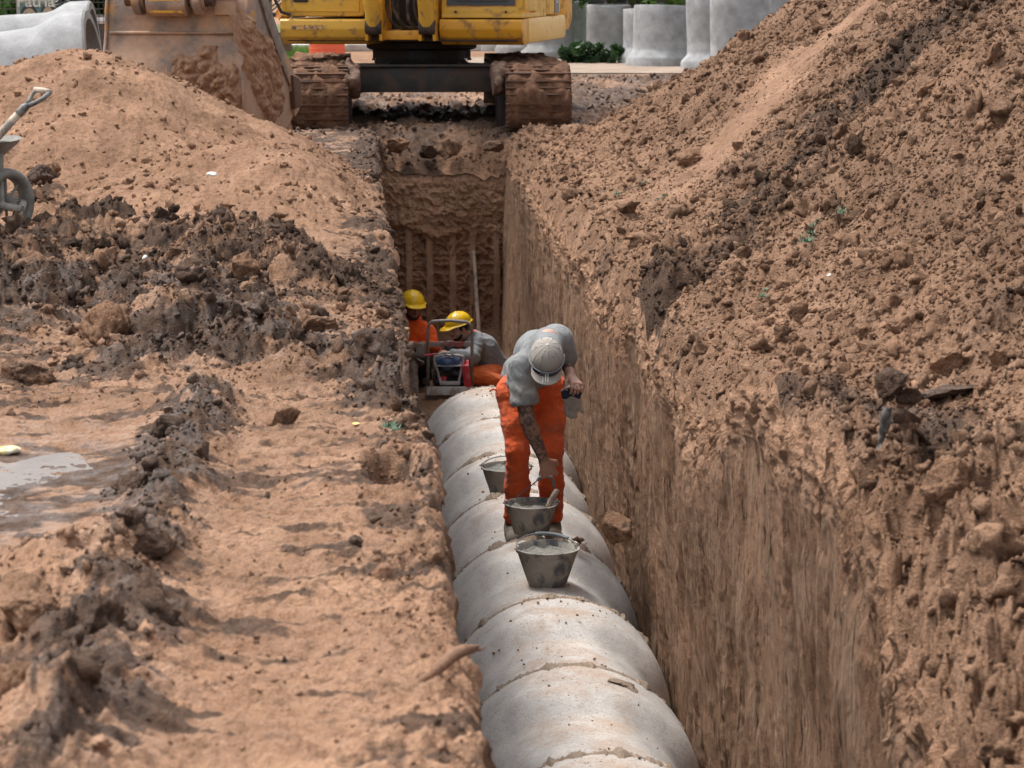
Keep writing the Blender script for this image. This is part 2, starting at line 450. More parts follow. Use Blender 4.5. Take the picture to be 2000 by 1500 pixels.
    z = z + (zl * left + zr * (1 - left)) * (1 - fy) + fy * np.where(X > 0.9, hr, heap)
    rough = (rl * left + rr_ * (1 - left)) * (1 - fy) + fy * fr * (1 - 0.5 * hmr)
    fd = 0.64 + 0.35 * fbm(X * 0.5, Y * 0.3, 3, 80)
    und = sstep(26.5, 28.5, Y) * sstep(3.2, 2.0, np.abs(X - .7)); fd = fd - 0.06 * und  # mud under the excavator coloured paler, standing in for wet sky sheen
    fd = np.where(Y > 41.5, -0.3, fd)
    dark = (dl * left + dr_ * (1 - left)) * (1 - fy) + fy * (fd * (1 - hmr) - 0.1 * hmr)
    wet = (wl * left + wr_ * (1 - left)) * (1 - fy) + fy * 0.75 * (1 - hmr) * sstep(43, 40, Y)
    # --- clumps
    def lumps(x, y, fr, seed, r=0.62):
        f, v = worley(x * fr, y * fr, seed)
        return np.sqrt(np.clip(1 - (f / r) ** 2, 0, 1)) * (0.15 + v) / fr
    b1 = fbm(wx * 1.6, wy * 1.6, 3, 100, 0.55)
    ux = wx + 0.03 * perlin(X * 9, Y * 9, 43); uy = wy + 0.03 * perlin(X * 9, Y * 9, 44)
    r2 = rough * rough
    nz = 0.035 * rough * b1 + r2 * ((0.15 + 0.38 * sstep(6.5, 9, Y)) * lumps(wx, wy, 3.0, 3) + 0.45 * lumps(ux, uy, 7.5, 4)) + rough * (0.42 * lumps(ux, uy, 17, 5) + 0.40 * lumps(ux, uy, 38, 6)) + 0.010 * fbm(X * 6, Y * 6, 3, 30) * (0.5 + rough) + 0.013 * fbm(wx * 5, wy * 15, 5, 31, 0.62) * left
    rg_ = -np.abs(fbm(ux * 6, uy * 6, 4, 35, 0.6)) 
    nz = nz + r2 * 0.075 * rg_ + rough * 0.020 * billow(ux * 13, uy * 13, 3, 36, 0.6)
    fine = 0.0055 * fbm(X * 34, Y * 34, 3, 33, 0.6) * (0.6 + rough)
    kpl = kp * left; nz = nz * (1 - 0.75 * kpl); dark = dark + 0.35 * kpl * (1 - fy)
    z = z + nz - 0.06 * r2 + fine
    # notch broken out of the left edge, its shade painted in dark
    kn = np.exp(-(((wx + .02 * perlin(X * 14, Y * 14, 8) - NOTCH.x) / 0.085) ** 2 + ((wy - NOTCH.y) / 0.24) ** 2) ** 3)
    z = z - 0.17 * kn * left; dark = dark + 0.30 * kn * left; rough = rough + 0.35 * kn * left
    # rounded brinks of the cut
    inY = (Y < 24.06)
    eL = np.clip(1 - (lipL(Y) - X) / 0.05, 0, 1) * inY * (X < lipL(Y) + 0.01)
    eR = np.clip(1 - (X - lipR(Y)) / (0.11 + 0.09 * sstep(8.5, 10, Y)), 0, 1) * inY * (X > lipR(Y) - 0.01)
    z = z - 0.05 * eL ** 2 - (0.07 + 0.09 * sstep(8.5, 10, Y)) * eR ** 2.2; dark = dark + 0.16 * eR
    fb = sstep(37, 40.5, Y); z = z * (1 - fb) + fb * (-0.06 + 0.006 * fbm(X * .5, Y * .5, 2, 3))
    cx = (X - 0.78) / 0.72
    inside = sstep(1.05, 0.85, np.abs(cx)) * sstep(24.75, 24.05, Y) * (Y > 24.0)
    z = z - 0.40 * inside ** 1.4 + 0.5 * inside * (1 - inside) * 0.3 * billow(X * 4, Y * 4, 3, 77)
    dark = dark - 0.15 * inside; wet = wet * (1 - inside)
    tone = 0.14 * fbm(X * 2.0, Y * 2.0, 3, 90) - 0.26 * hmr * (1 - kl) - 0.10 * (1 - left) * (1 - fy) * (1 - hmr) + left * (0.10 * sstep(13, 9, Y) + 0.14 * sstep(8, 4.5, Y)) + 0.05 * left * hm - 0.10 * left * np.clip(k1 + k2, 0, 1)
    return z, dark, wet, rough, tone

def bank_z(x, y):
    return float(bank(np.array([x]), np.array([y]))[0][0])

FLOOR_T = [(0, -2.76), (18.0, -2.74), (19.5, -2.55), (21.5, -2.50), (23.3, -2.48), (23.7, -2.35), (24.1, -1.95)]
floor_z = _ip(FLOOR_T)

def build_ground():
    VV, FF, A = [], [], {k: [] for k in ("dark", "wet", "tone", "scrape")}
    off = 0
    def push(V, F, dk, wt, tn, sc):
        nonlocal off
        VV.append(V.reshape(-1, 3)); FF.append(F + off); off += V.reshape(-1, 3).shape[0]
        for k, a in zip(("dark", "wet", "tone", "scrape"), (dk, wt, tn, sc)): A[k].append(np.broadcast_to(a, V.shape[:2]).ravel())
    YE = 24.05
    rows = np.concatenate([np.linspace(-6, 3.4, 40)[:-1], np.geomspace(3.4, YE, 820)])
    nr = len(rows)
    # left bank: from far left to the lip
    t = np.linspace(0, 1, 430)
    Yg = rows[:, None]
    L = lipL(rows)[:, None]
    fine = L - (L + 0.20 * np.maximum(Yg, 2) + 1.2) * (t[::-1] ** 1.15)[None, :]
    co = np.linspace(1, 0, 22, endpoint=False)[None, :] ** 2.2
    coarse = fine[:, :1] + (-70 - fine[:, :1]) * co
    X = np.concatenate([coarse, fine], 1); Y = np.broadcast_to(Yg, X.shape)
    z, dk, wt, rg, tn = bank(X, Y)
    push(np.stack([X, Y, z], 2), grid_faces(nr, X.shape[1], 0), dk, wt, tn, 0.0)
    zl = z[:, -1]; dkl = dk[:, -1]
    # left wall
    v = np.linspace(0, 1, 110)[None, :]
    fz = floor_z(rows)[:, None] - 0.02
    Z = zl[:, None] + (fz - zl[:, None]) * v ** 1.2
    dep = zl[:, None] - Z
    Yw = np.broadcast_to(Yg, Z.shape)
    k = sstep(0, 0.10, dep)
    Xw = L + 0.20 * sstep(0.3, 2.6, dep) * sstep(19, 12, Yw) + k * (0.035 * fbm(Yw * 1.5, Z * 0.8, 4, 201) + 0.03 * billow(Yw * 6, Z * 5, 4, 202) + 0.008 * fbm(Yw * 30, Z * 20, 3, 203)) - 0.03 * np.exp(-((dep - 0.12) / 0.1) ** 2)
    push(np.stack([Xw, Yw, Z], 2), grid_faces(nr, Z.shape[1], 0), np.clip(dkl[:, None] * 0.5 * np.exp(-dep / 0.2) + 0.15 * fbm(Yw * 2, Z * 2, 3, 7) + 0.05, -0.3, 1), 0.15, 0.0, 0.5 * k)
    # floor
    u = np.linspace(0, 1, 60)[None, :]
    xl = Xw[:, -1:]; rwb = 1.53 - 0.17 * sstep(18, 24, Yg)
    X = xl + (rwb + 0.1 - xl) * u; Y = np.broadcast_to(Yg, X.shape)
    z = floor_z(Y) + 0.03 * fbm(X * 3, Y * 3, 4, 220) + 0.015 * billow(X * 9, Y * 9, 3, 221)
    push(np.stack([X, Y, z], 2), grid_faces(nr, 60, 0), 0.05 + 0.2 * fbm(X, Y, 3, 222), 0.2, -0.05, 0.0)
    # right bank
    Rl = lipR(rows)[:, None]
    t = np.linspace(0, 1, 470)
    fine = Rl + (0.40 * np.maximum(Yg, 2) + 1.6 - Rl * 0.6) * (t ** 1.1)[None, :]
    co = np.linspace(0, 1, 46)[1:][None, :] ** 2.2
    coarse = fine[:, -1:] + (90 - fine[:, -1:]) * co
    X = np.concatenate([fine, coarse], 1); Y = np.broadcast_to(Yg, X.shape)
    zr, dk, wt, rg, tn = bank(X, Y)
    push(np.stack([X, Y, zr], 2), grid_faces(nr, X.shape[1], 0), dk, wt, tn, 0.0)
    # right wall (bottom to top)
    v = np.linspace(0, 1, 330)[None, :]
    top = zr[:, :1]; fz = floor_z(rows)[:, None] - 0.05
    dep_n = (1 - v) ** 1.25
    Z = top + (fz - top) * dep_n
    dep = top - Z; Yw = np.broadcast_to(Yg, Z.shape)
    k = sstep(0, 0.35, dep)
    base = Rl - 0.03 * sstep(0, .25, dep) + (rwb - Rl + .03) * sstep(0.2, 2.2, dep) + 0.030 * sstep(0.0, 0.08, dep) * sstep(.38, .10, dep) * billow(Yw * 7, Z * 7, 4, 312, .6)
    n1 = fbm(Yw * 1.1, Z * 0.45, 4, 301); n2 = fbm(Yw * 7.0, Z * 0.9, 5, 302, 0.62)
    rid = -np.abs(perlin(Yw * 5.0 + 0.3 * perlin(Yw * 3, Z * 3, 1), Z * 0.8, 303)) * 2 + 0.5
    pit = np.clip(fbm(Yw * 9.0, Z * 1.8, 4, 304, 0.6) - 0.48, 0, 1) + 0.5 * np.clip(fbm(Yw * 5.0, Z * 2.0, 5, 309, 0.65) - 0.72, 0, 1)
    crumb = billow(Yw * 16, Z * 7, 4, 305, 0.6)
    ud = 0.12 + 0.50 * sstep(8.0, 10.0, Yw) * sstep(20, 14, Yw); upper = sstep(ud, 0.05, dep + 0.25 * n1)
    patch = sstep(-0.1, 0.35, fbm(Yw * 0.9, Z * 0.6, 4, 306))
    ru = 0.3 + 0.7 * np.maximum(upper, patch)
    dX = 0.045 * n1 + 0.014 * n2 + 0.009 * rid + 0.05 * pit + 0.0045 * ru * crumb + 0.004 * fbm(Yw * 45, Z * 9, 3, 307)
    gul = np.exp(-((Yw - 10.6 - 0.3 * (Z + 1)) / 0.28) ** 2) * sstep(-2.0, -0.5, Z)
    dX = dX + 0.12 * gul * (0.6 + 0.5 * n2)
    Xw = base + k * dX
    dkw = -0.26 + 1.3 * pit + 0.42 * upper * sstep(7, 10, Yw) * sstep(22, 15, Yw) + 0.12 * n1 + 0.3 * gul + 0.22 * np.clip(n2, 0, 1)  # pits darker than the wall around them: their shade put into colour
    scr = np.clip(k * (1.25 - 0.8 * upper - 0.15 * patch), 0, 1)
    push(np.stack([Xw, Yw, Z], 2), grid_faces(nr, Z.shape[1], 0), dkw, 0.1, 0.24 + 0.10 * n1, scr)
    # beyond the trench
    rows2 = np.concatenate([np.geomspace(YE - 0.02, 60, 300), np.geomspace(60, 1500, 60)[1:]])
    Yg = rows2[:, None]
    t = np.linspace(0, 1, 620)[None, :]
    x0 = -0.20 * Yg - 2; x1 = 0.36 * Yg + 3
    fine = x0 + (x1 - x0) * t
    co = np.linspace(0, 1, 24)[1:] ** 2.2
    X = np.concatenate([x0 + (-1500 - x0) * co[::-1][None, :], fine, x1 + (1500 - x1) * co[None, :]], 1); Y = np.broadcast_to(Yg, X.shape)
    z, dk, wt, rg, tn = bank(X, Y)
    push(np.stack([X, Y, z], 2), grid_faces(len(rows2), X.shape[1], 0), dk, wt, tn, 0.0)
    # end wall of the trench (top to bottom)
    u = np.linspace(0.0, 1.56, 260)[None, :]; v = np.linspace(0, 1, 330)[:, None]
    i0 = 0
    ztop = np.interp(u[0], X[i0], z[i0])[None, :]
    Zb = -2.75
    Z = ztop + (Zb - ztop) * v; U = np.broadcast_to(u, Z.shape)
    ledge = -1.04 + 0.10 * fbm(U * 2.2, U * 0, 3, 401)
    up = sstep(0, 1, (Z - ledge) / (ztop - ledge + 1e-6))
    slopeY = 24.05 - 0.10 * (1 - np.clip((Z - ledge) / (ztop - ledge), 0, 1)) ** 0.8
    belowm = sstep(0.02, -0.06, Z - ledge)
    ribs = np.zeros_like(U)
    for cxr in (0.40, 0.615, 0.855, 1.07, 1.32): ribs = np.maximum(ribs, np.exp(-((U - cxr - 0.01 * perlin(Z * 3, U * 0, 4)) / 0.042) ** 6))
    Yv = slopeY * (1 - belowm) + belowm * (24.00 - 0.045 * ribs + (1 - ribs) * 0.04 * billow(U * 7, Z * 9, 4, 402))
    Yv = Yv + (1 - belowm) * (0.035 * fbm(U * 3, Z * 5, 5, 403, .6) + 0.015 * billow(U * 11 + 2 * Z, Z * 8, 4, 404)) * sstep(0, 0.06, v)
    dke = np.where(belowm > 0.5, 0.04 - 0.34 * ribs + 0.2 * fbm(U * 5, Z * 6, 4, 405), -0.02 + 0.2 * fbm(U * 3, Z * 3, 4, 406) + 0.55 * sstep(-0.62, -0.42, Z))
    push(np.stack([U, Yv, Z], 2), grid_faces(330, 260, 0), dke, 0.1, 0.20 + 0.25 * ribs * (belowm > .5), 0.8 * ribs * belowm)  # ribs coloured paler: relief contrast painted in, as the wall lies in shade
    V = np.concatenate(VV); F = np.concatenate(FF)
    me = np_mesh("ground", V, F)
    for kk in A: attr(me, kk, np.concatenate(A[kk]))
    return link("ground", me, SOIL)
ground = tag(build_ground(), kind='structure')
ground['label'] = 'brown excavated soil banks and straight-sided trench'

# ------------------------------------------------------------------ loose crumbs of soil (uncountable)
def ico(sub):
    bm = bmesh.new(); bmesh.ops.create_icosphere(bm, subdivisions=sub, radius=1.0)
    V = np.array([v.co[:] for v in bm.verts]); F = np.array([[v.index for v in f.verts] for f in bm.faces]); bm.free()
    return V, F
def lumpy(V, seed, amp):
    rs = np.random.RandomState(seed); out = V.copy()
    # random planes chip the ball, then coarse and fine noise
    for _ in range(9):
        n = rs.normal(size=3); n /= np.linalg.norm(n); d = rs.uniform(0.4, 0.8)
        k = out @ n; m = k > d; out[m] -= np.outer(k[m] - d, n) * 0.95
    nn = fbm(out[:, 0] * 1.7 + out[:, 2] * 0.9 + seed, out[:, 1] * 1.7 - out[:, 2] * 1.3, 4, seed % 50, 0.62) - 0.25 * np.abs(fbm(out[:, 0] * 3.7 - out[:, 2] * 2.9 + seed, out[:, 1] * 3.3 + out[:, 2] * 2.3, 2, seed % 40))
    return out * (1 + amp * nn)[:, None]
def scatter(sub, n, rmin, rmax, ylo, yhi, seed, pw=2.2, wexp=1.0, side=None):
    rs = np.random.RandomState(seed)
    V0, F0 = ico(sub); protos = [lumpy(V0, seed * 7 + i, 0.35 if sub == 1 else 0.55) for i in range(8)]
    m = int(n * 4.5)
    Y = ylo + (yhi - ylo) * rs.rand(m) ** 0.75
    lo = -0.19 * Y - 0.6; hi = 0.31 * Y + 0.7
    X = lo + (hi - lo) * rs.rand(m)
    if side == 'R': X = 1.5 + (hi - 1.5) * rs.rand(m) ** 0.85
    ok = ((X < lipL(Y) - 0.015) | (X > lipR(Y) + 0.005) | (Y > 24.06))
    X, Y = X[ok], Y[ok]
    z, dk, wt, rg, tn = bank(X, Y)
    cl = fbm(X * 1.7, Y * 1.7, 3, 500 + seed)
    p = np.clip((rg - 0.13) * 1.25 + 0.9 * cl * rg, 0.0, 1.2) ** wexp
    keep = rs.rand(len(X)) < p * 1.0
    X, Y, z, dk, wt, tn = [a[keep][:n] for a in (X, Y, z, dk, wt, tn)]
    k = len(X)
    r = (rmin ** -pw + rs.rand(k) * (rmax ** -pw - rmin ** -pw)) ** (-1 / pw)
    A = rs.normal(size=(k, 3, 3)); Q, _ = np.linalg.qr(A)
    S = np.stack([rs.uniform(0.75, 1.25, k), rs.uniform(0.7, 1.1, k), rs.uniform(0.45, 0.85, k)], 1) * r[:, None] * 1.15
    idx = rs.randint(0, 8, k)
    P = np.stack(protos)[idx] * S[:, None, :]
    P = np.einsum('kij,kvj->kvi', Q, P)
    P[:, :, 0] += X[:, None]; P[:, :, 1] += Y[:, None]; P[:, :, 2] += (z + 0.12 * r)[:, None]
    nv = V0.shape[0]
    F = (F0[None] + (np.arange(k) * nv)[:, None, None]).reshape(-1, 3)
    rep = lambda a: np.repeat(a, nv)
    return P.reshape(-1, 3), F, rep(dk + rs.normal(0.0, 0.10, k)), rep(wt), rep(tn + rs.normal(-0.02, 0.15, k))
def build_crumbs():
    sets = [scatter(1, 26000, .006, .016, 4.2, 12, 1, 2.6), scatter(1, 15000, .012, .026, 9, 26, 2, 2.6), scatter(2, 3800, .020, .045, 4.2, 25, 3, 2.8, 1.6),
            scatter(1, 62000, .007, .018, 6.0, 24, 6, 2.5, 0.7, 'R'), scatter(2, 2300, .018, .045, 6.5, 24, 7, 2.8, 1.3, 'R'),
            scatter(3, 500, .035, .08, 5, 24, 4, 2.2, 4.0), scatter(3, 130, .045, .10, 8, 24, 9, 2.0, 1.0, 'R'), scatter(2, 2800, .015, .045, 4.5, 24, 8, 2.2, 4.0), scatter(1, 8000, .02, .06, 27, 40, 5)]
    V0, F0 = ico(1); rs = np.random.RandomState(77); k = 1500; protos = np.stack([lumpy(V0, 900 + i, .4) for i in range(8)])
    yy = 7.5 + 10.3 * rs.rand(k); yy = np.where(rs.rand(k) < .45, 9.0 + 1.235 * rs.randint(-1, 8, k) + rs.normal(.03, .05, k), yy); an = rs.normal(0.05, .42, k)
    ph = (yy - 9.0) % 1.235; ph = 1.235 - ph; Rr = np.where(ph < .33, .575, np.where(ph > .48, .480, .575 - (ph - .33) / .15 * .095)); r = .003 + .010 * rs.rand(k) ** 4
    P = protos[rs.randint(0, 8, k)] * r[:, None, None] * np.array([1, 1, .7]); P[:, :, 0] += (0.920 + Rr * np.sin(an))[:, None]; P[:, :, 1] += yy[:, None]; P[:, :, 2] += (-2.175 + Rr * np.cos(an) + r * .3)[:, None]
    sets.append((P.reshape(-1, 3), (F0[None] + (np.arange(k) * len(V0))[:, None, None]).reshape(-1, 3), np.repeat(rs.uniform(.1, .6, k), len(V0)), np.zeros(k * len(V0)), np.repeat(rs.normal(0, .1, k), len(V0))))
    V, F, D, Wt, T = [], [], [], [], []; off = 0
    for v, f, d, w, t in sets:
        V.append(v); F.append(f + off); off += len(v); D.append(d); Wt.append(w); T.append(t)
    me = np_mesh("soil_crumbs", np.concatenate(V), np.concatenate(F))
    attr(me, "dark", np.concatenate(D)); attr(me, "wet", np.concatenate(Wt)); attr(me, "tone", np.concatenate(T)); attr(me, "scrape", np.zeros(off))
    return link("soil_crumbs", me, SOIL)
crumbs = tag(build_crumbs(), 'loose crumbs and clods of brown soil scattered over the banks', 'soil crumbs', kind='stuff')
# ------------------------------------------------------------------ concrete
def concrete_material(name, base=(0.49, 0.465, 0.44), stain=0.0, top=0.0, axis_up='Z'):
    m, nt, b = nodes(name); co = objco(nt)
    n1 = noise(nt, 3.5, 8, co, 0.62); n2 = noise(nt, 60, 4, co, 0.7); n3 = noise(nt, 1.3, 5, co, 0.6)
    c = mixc(nt, ramp(nt, n1, 0.32, 0.68), tuple(x * 0.66 for x in base), tuple(x * 1.22 for x in base))
    c = mixc(nt, mth(nt, 'MULTIPLY', ramp(nt, n2, 0.45, 0.7), 0.25), c, tuple(x * 0.62 for x in base))
    c = mixc(nt, mth(nt, 'MULTIPLY', ramp(nt, noise(nt, 120, 3, co, .7), 0.60, 0.68), 0.75), c, (0.12, 0.11, 0.10))
    if top > 0:   # soil trodden and spilled on the crown of the pipe
        sx = N(nt, "ShaderNodeSeparateXYZ"); nt.links.new(co, sx.inputs[0])
        g = N(nt, "ShaderNodeNewGeometry"); sn = N(nt, "ShaderNodeSeparateXYZ"); nt.links.new(g.outputs["Normal"], sn.inputs[0])
        pos = mapped(nt, g.outputs["Position"], (2.6, 3.6, 2.6))
        nd = noise(nt, 1.6, 10, pos, 0.72, 0.3)
        up = N(nt, "ShaderNodeMapRange"); nt.links.new(sn.outputs[2], up.inputs[0]); up.inputs[1].default_value = 0.55; up.inputs[2].default_value = 1.0; up.inputs[3].default_value = -0.22; up.inputs[4].default_value = 0.11
        f = ramp(nt, mth(nt, 'ADD', nd, up.outputs[0]), 0.50, 0.70)
        c = mixc(nt, mth(nt, 'MULTIPLY', f, 0.60), c, (0.36, 0.24, 0.16))
        nf = noise(nt, 22, 7, pos, 0.75)
        f2 = ramp(nt, mth(nt, 'ADD', nf, mth(nt, 'MULTIPLY', up.outputs[0], 0.6)), 0.62, 0.69)
        c = mixc(nt, mth(nt, 'MULTIPLY', f2, 0.85), c, (0.15, 0.085, 0.05))
        # pale laitance dribbles
        f3 = ramp(nt, noise(nt, 2.4, 9, mapped(nt, g.outputs["Position"], (3, 1.5, 3), (4, 2, 1)), 0.7, 0.6), 0.66, 0.70)
        c = mixc(nt, mth(nt, 'MULTIPLY', f3, 0.5), c, (0.66, 0.66, 0.65))
    if stain > 0:
        f = ramp(nt, noise(nt, 1.1, 6, mapped(nt, co, (2, 2, 0.6)), 0.6), 0.45, 0.62)
        c = mixc(nt, mth(nt, 'MULTIPLY', f, stain), c, (0.17, 0.165, 0.155))
    nt.links.new(c, b.inputs["Base Color"]); b.inputs["Roughness"].default_value = 0.9; b.inputs["Specular IOR Level"].default_value = 0.25
    nb = bump(nt, mth(nt, 'ADD', n1, mth(nt, 'MULTIPLY', n2, 0.5)), 0.5, 0.012)
    nt.links.new(nb, b.inputs["Normal"])
    return m
CONC_TRENCH = concrete_material("trench_pipe_concrete", top=1.0)
CONC = concrete_material("stacked_pipe_concrete", (0.26, 0.26, 0.255), stain=0.45)
CONC_L = concrete_material("light_pipe_concrete", (0.33, 0.335, 0.34), stain=0.15)
def plain_soil(name, c1, c2, rough=0.9, sc=20, spec=0.2):
    m, nt, b = nodes(name); co = objco(nt)
    n1 = noise(nt, sc, 6, co, 0.7)
    nt.links.new(mixc(nt, ramp(nt, n1, 0.35, 0.65), c1, c2), b.inputs["Base Color"]); b.inputs["Roughness"].default_value = rough
    b.inputs["Specular IOR Level"].default_value = spec
    nt.links.new(bump(nt, noise(nt, sc * 3, 6, co, 0.7), 0.9, 0.012), b.inputs["Normal"])
    return m
CLOD_BROWN = plain_soil("clod_brown", (0.24, 0.135, 0.082), (0.40, 0.24, 0.15))
CLOD_DARK = plain_soil("clod_dark", (0.075, 0.047, 0.036), (0.17, 0.105, 0.073), 0.75)
CLOD_BLACK = plain_soil("clod_black", (0.035, 0.028, 0.026), (0.085, 0.062, 0.052), 0.5, spec=0.5)
JOINT = plain_soil("joint_mortar", (0.19, 0.14, 0.105), (0.34, 0.27, 0.21))

AX_X, AX_Z, BELL_R, BAR_R, STEP, LEN = 0.920, -2.175, 0.575, 0.480, 1.235, 1.235
def make_trench_pipe(loc, seed, label):
    rs = random.Random(seed)
    n = 96
    prof = [(BELL_R - 0.03, 0.0), (BELL_R - 0.006, -0.004), (BELL_R, -0.02), (BELL_R + 0.002, -0.12), (BELL_R, -0.27), (BELL_R - 0.004, -0.32), (BELL_R - 0.022, -0.37), (BAR_R + 0.020, -0.45), (BAR_R + 0.005, -0.48), (BAR_R, -0.53)]
    prof += [(BAR_R, -0.53 - 0.08 * i) for i in range(1, 9)] + [(BAR_R, -LEN - 0.06), (BAR_R - 0.075, -LEN - 0.06), (BAR_R - 0.08, -0.2), (BELL_R - 0.07, -0.12), (BELL_R - 0.06, 0.0), (BELL_R - 0.03, 0.0)]
    M = Matrix(((1, 0, 0, 0), (0, 0, 1, 0), (0, 1, 0, 0), (0, 0, 0, 1)))   # local z -> world y
    V = []; F = []
    mb = MB(); mb.lathe(prof, n, M, jit=lambda i, a: 0.0045 * math.sin(3 * a + seed) + 0.003 * math.sin(7 * a + 2 * seed + i))
    o = mb.build('concrete_pipe', CONC_TRENCH, None, angle=50)
    o.location = loc; o.rotation_euler = (R(rs.uniform(-.35, .35)), 0, R(rs.uniform(-.35, .35)))
    tag(o, label, 'pipe', 'concrete pipes laid in the trench')
    # ragged mortar bead in the joint in front of the next pipe
    mb = MB(); V = []; F = []; K = 220; S = 7
    for k in range(K + 1):
        a = PI * (0.02 + 0.96 * k / K)
        w = 0.026 + 0.030 * max(0, float(perlin(np.array([a * 6.0]), np.array([seed * 3.1]), 3)[0])) + 0.016 * abs(float(perlin(np.array([a * 30.0]), np.array([seed * 1.7]), 4)[0]))
        for j in range(S):
            b = PI * j / (S - 1)
            V.append(((BELL_R - 0.030 + w * math.sin(b)) * math.cos(a), (w * 1.7) * math.cos(b) + 0.004, (BELL_R - 0.030 + w * math.sin(b)) * math.sin(a)))
    for k in range(K):
        for j in range(S - 1):
            F.append((k * S + j, k * S + j + 1, (k + 1) * S + j + 1, (k + 1) * S + j))
    mb.add(V, F); mb.build('mortar_bead', JOINT, o, smooth=True)
    return o
_pl = ['concrete pipe farthest down the trench, its open rim facing the crouching workers', 'second concrete pipe from the far end of the row in the trench', 'concrete pipe just beyond the half-hidden bucket, behind the legs in orange trousers',
       'concrete pipe carrying the half-hidden mortar bucket behind the man\'s leg', 'concrete pipe on which the bending man in the grey cap stands',
       'concrete pipe with the nearest grey mortar bucket on it', 'concrete pipe in front of the nearest mortar bucket, with brown soil smears on its crown',
       'second nearest concrete pipe in view, with a dark mortar patch on its bell', 'nearest concrete pipe, cut off by the bottom edge of the picture']
PIPES = []
for i in range(9):
    k = 7 - i
    PIPES.append(make_trench_pipe((AX_X + [.0, .006, -.008, .004, -.004, .008, -.006, .004, 0][i], 9.0 + STEP * k + (0.10 if k == 7 else 0), AX_Z + [0, .005, -.006, 0, .006, -.004, .004, 0, 0][i]), i + 1, _pl[i]))

# ------------------------------------------------------------------ mortar buckets
M_BUCKET = pm("mortar_caked_metal", (0.335, 0.315, 0.28), 0.8, 0.0, 0.12, 9, (0.085, 0.095, 0.11), 8, 0.36, 0.4, 30, 0.006, drough=0.6)
M_WIRE = pm("grimy_wire", (0.20, 0.20, 0.20), 0.5, 0.5, 0.2)
M_GRIP = pm("bucket_grip", (0.17, 0.19, 0.21), 0.6, 0, 0.2)
def mortar_mat():
    m, nt, b = nodes("wet_mortar"); co = objco(nt)
    n1 = noise(nt, 16, 8, co, 0.7)
    nt.links.new(mixc(nt, ramp(nt, n1, 0.35, 0.65), (0.15, 0.145, 0.125), (0.30, 0.29, 0.26)), b.inputs["Base Color"])
    b.inputs["Roughness"].default_value = 0.28
    nt.links.new(bump(nt, noise(nt, 45, 8, co, 0.75), 0.8, 0.02), b.inputs["Normal"]); return m
M_MORTAR = mortar_mat()
def make_bucket(loc, rz, rim, bot, h, fill, label, handle, seed):
    e = empty('mortar_bucket', loc, rz, label, 'bucket', 'mortar buckets on the pipes')
    ph = seed * 1.3
    dent = lambda i, a: 0.022 * math.cos(2 * a + ph) + 0.010 * math.sin(3 * a + ph * 2) + 0.004 * math.sin(9 * a + i)
    mb = MB()
    prof = [(0.0, 0.004), (bot - 0.006, 0.003), (bot, 0.0), (bot, 0.008)] + [(bot + (rim - bot) * t, h * t) for t in (0.1, 0.2, 0.35, 0.5, 0.65, 0.8, 0.92)] + [(rim, h), (rim + 0.006, h + 0.003), (rim + 0.006, h + 0.009), (rim, h + 0.011), (rim - 0.005, h + 0.004)] + [(bot + (rim - bot) * t - 0.006, h * t) for t in (0.9, 0.7, 0.5, 0.3, 0.05)] + [(0, 0.02)]
    mb.lathe(prof, 72, jit=dent); mb.build('shell', M_BUCKET, e, angle=45)
    rr = bot + (rim - bot) * fill / h - 0.006
    mb = MB(); V = []; F = []; nr_, na = 14, 48
    for i in range(nr_ + 1):
        for k in range(na):
            a = 2 * PI * k / na; r_ = rr * i / nr_ * (1 + dent(0, a))
            x, y = r_ * math.cos(a), r_ * math.sin(a)
            zz = fill + 0.010 * float(fbm(np.array([x * 18 + seed]), np.array([y * 18]), 4, 3)[0]) + (0.006 if i == nr_ else 0) + 0.02 * math.exp(-((x - .03) ** 2 + (y + .02) ** 2) / .003)
            V.append((x, y, zz))
    for i in range(nr_):
        for k in range(na):
            l = (k + 1) % na; F.append((i * na + k, i * na + l, (i + 1) * na + l, (i + 1) * na + k))
    mb.add(V, F); mb.build('mortar', M_MORTAR, e, smooth=True)
    for s in (-1, 1):
        mb = MB(); mb.box((s * (rim - 0.002), 0, h + 0.008), (0.010, 0.045, 0.040), bev=0.003); mb.tube([(s * (rim - .012), 0, h + .012), (s * (rim + .014), 0, h + .012)], .006, 8); mb.build('ear', M_BUCKET, e)
    mb = MB(); mb.tube(handle[0], 0.0038, 8); hd = mb.build('handle', M_WIRE, e)
    mb = MB(); mb.tube(handle[1], 0.0095, 10); mb.build('grip', M_GRIP, hd)
    return e
def arc_handle(rim, h, tilt, n=24, rx=None):
    rx = rx or rim
    pts = []
    for i in range(n + 1):
        a = PI * i / n; x = rx * math.cos(a); q = rim * 1.0 * math.sin(a)
        pts.append((x, -q * math.cos(tilt), h + 0.012 + q * math.sin(tilt)))
    return pts
on_crown = lambda px, py, r: W(px, py, AX_Z + r)
# front bucket: handle lies back over the far rim
b1 = on_crown(1070, 1146, BAR_R + 0.002); b1.y += 0.06
ah = arc_handle(0.168, 0.195, R(12)); ah = [(p[0] * .98, -p[1], p[2] + 0.0) for p in ah]
bucket_front = make_bucket(b1, R(12), 0.166, 0.100, 0.195, 0.165, 'grey mortar bucket nearest the camera, standing alone with its handle folded back', (ah, ah[4:14]), 1)
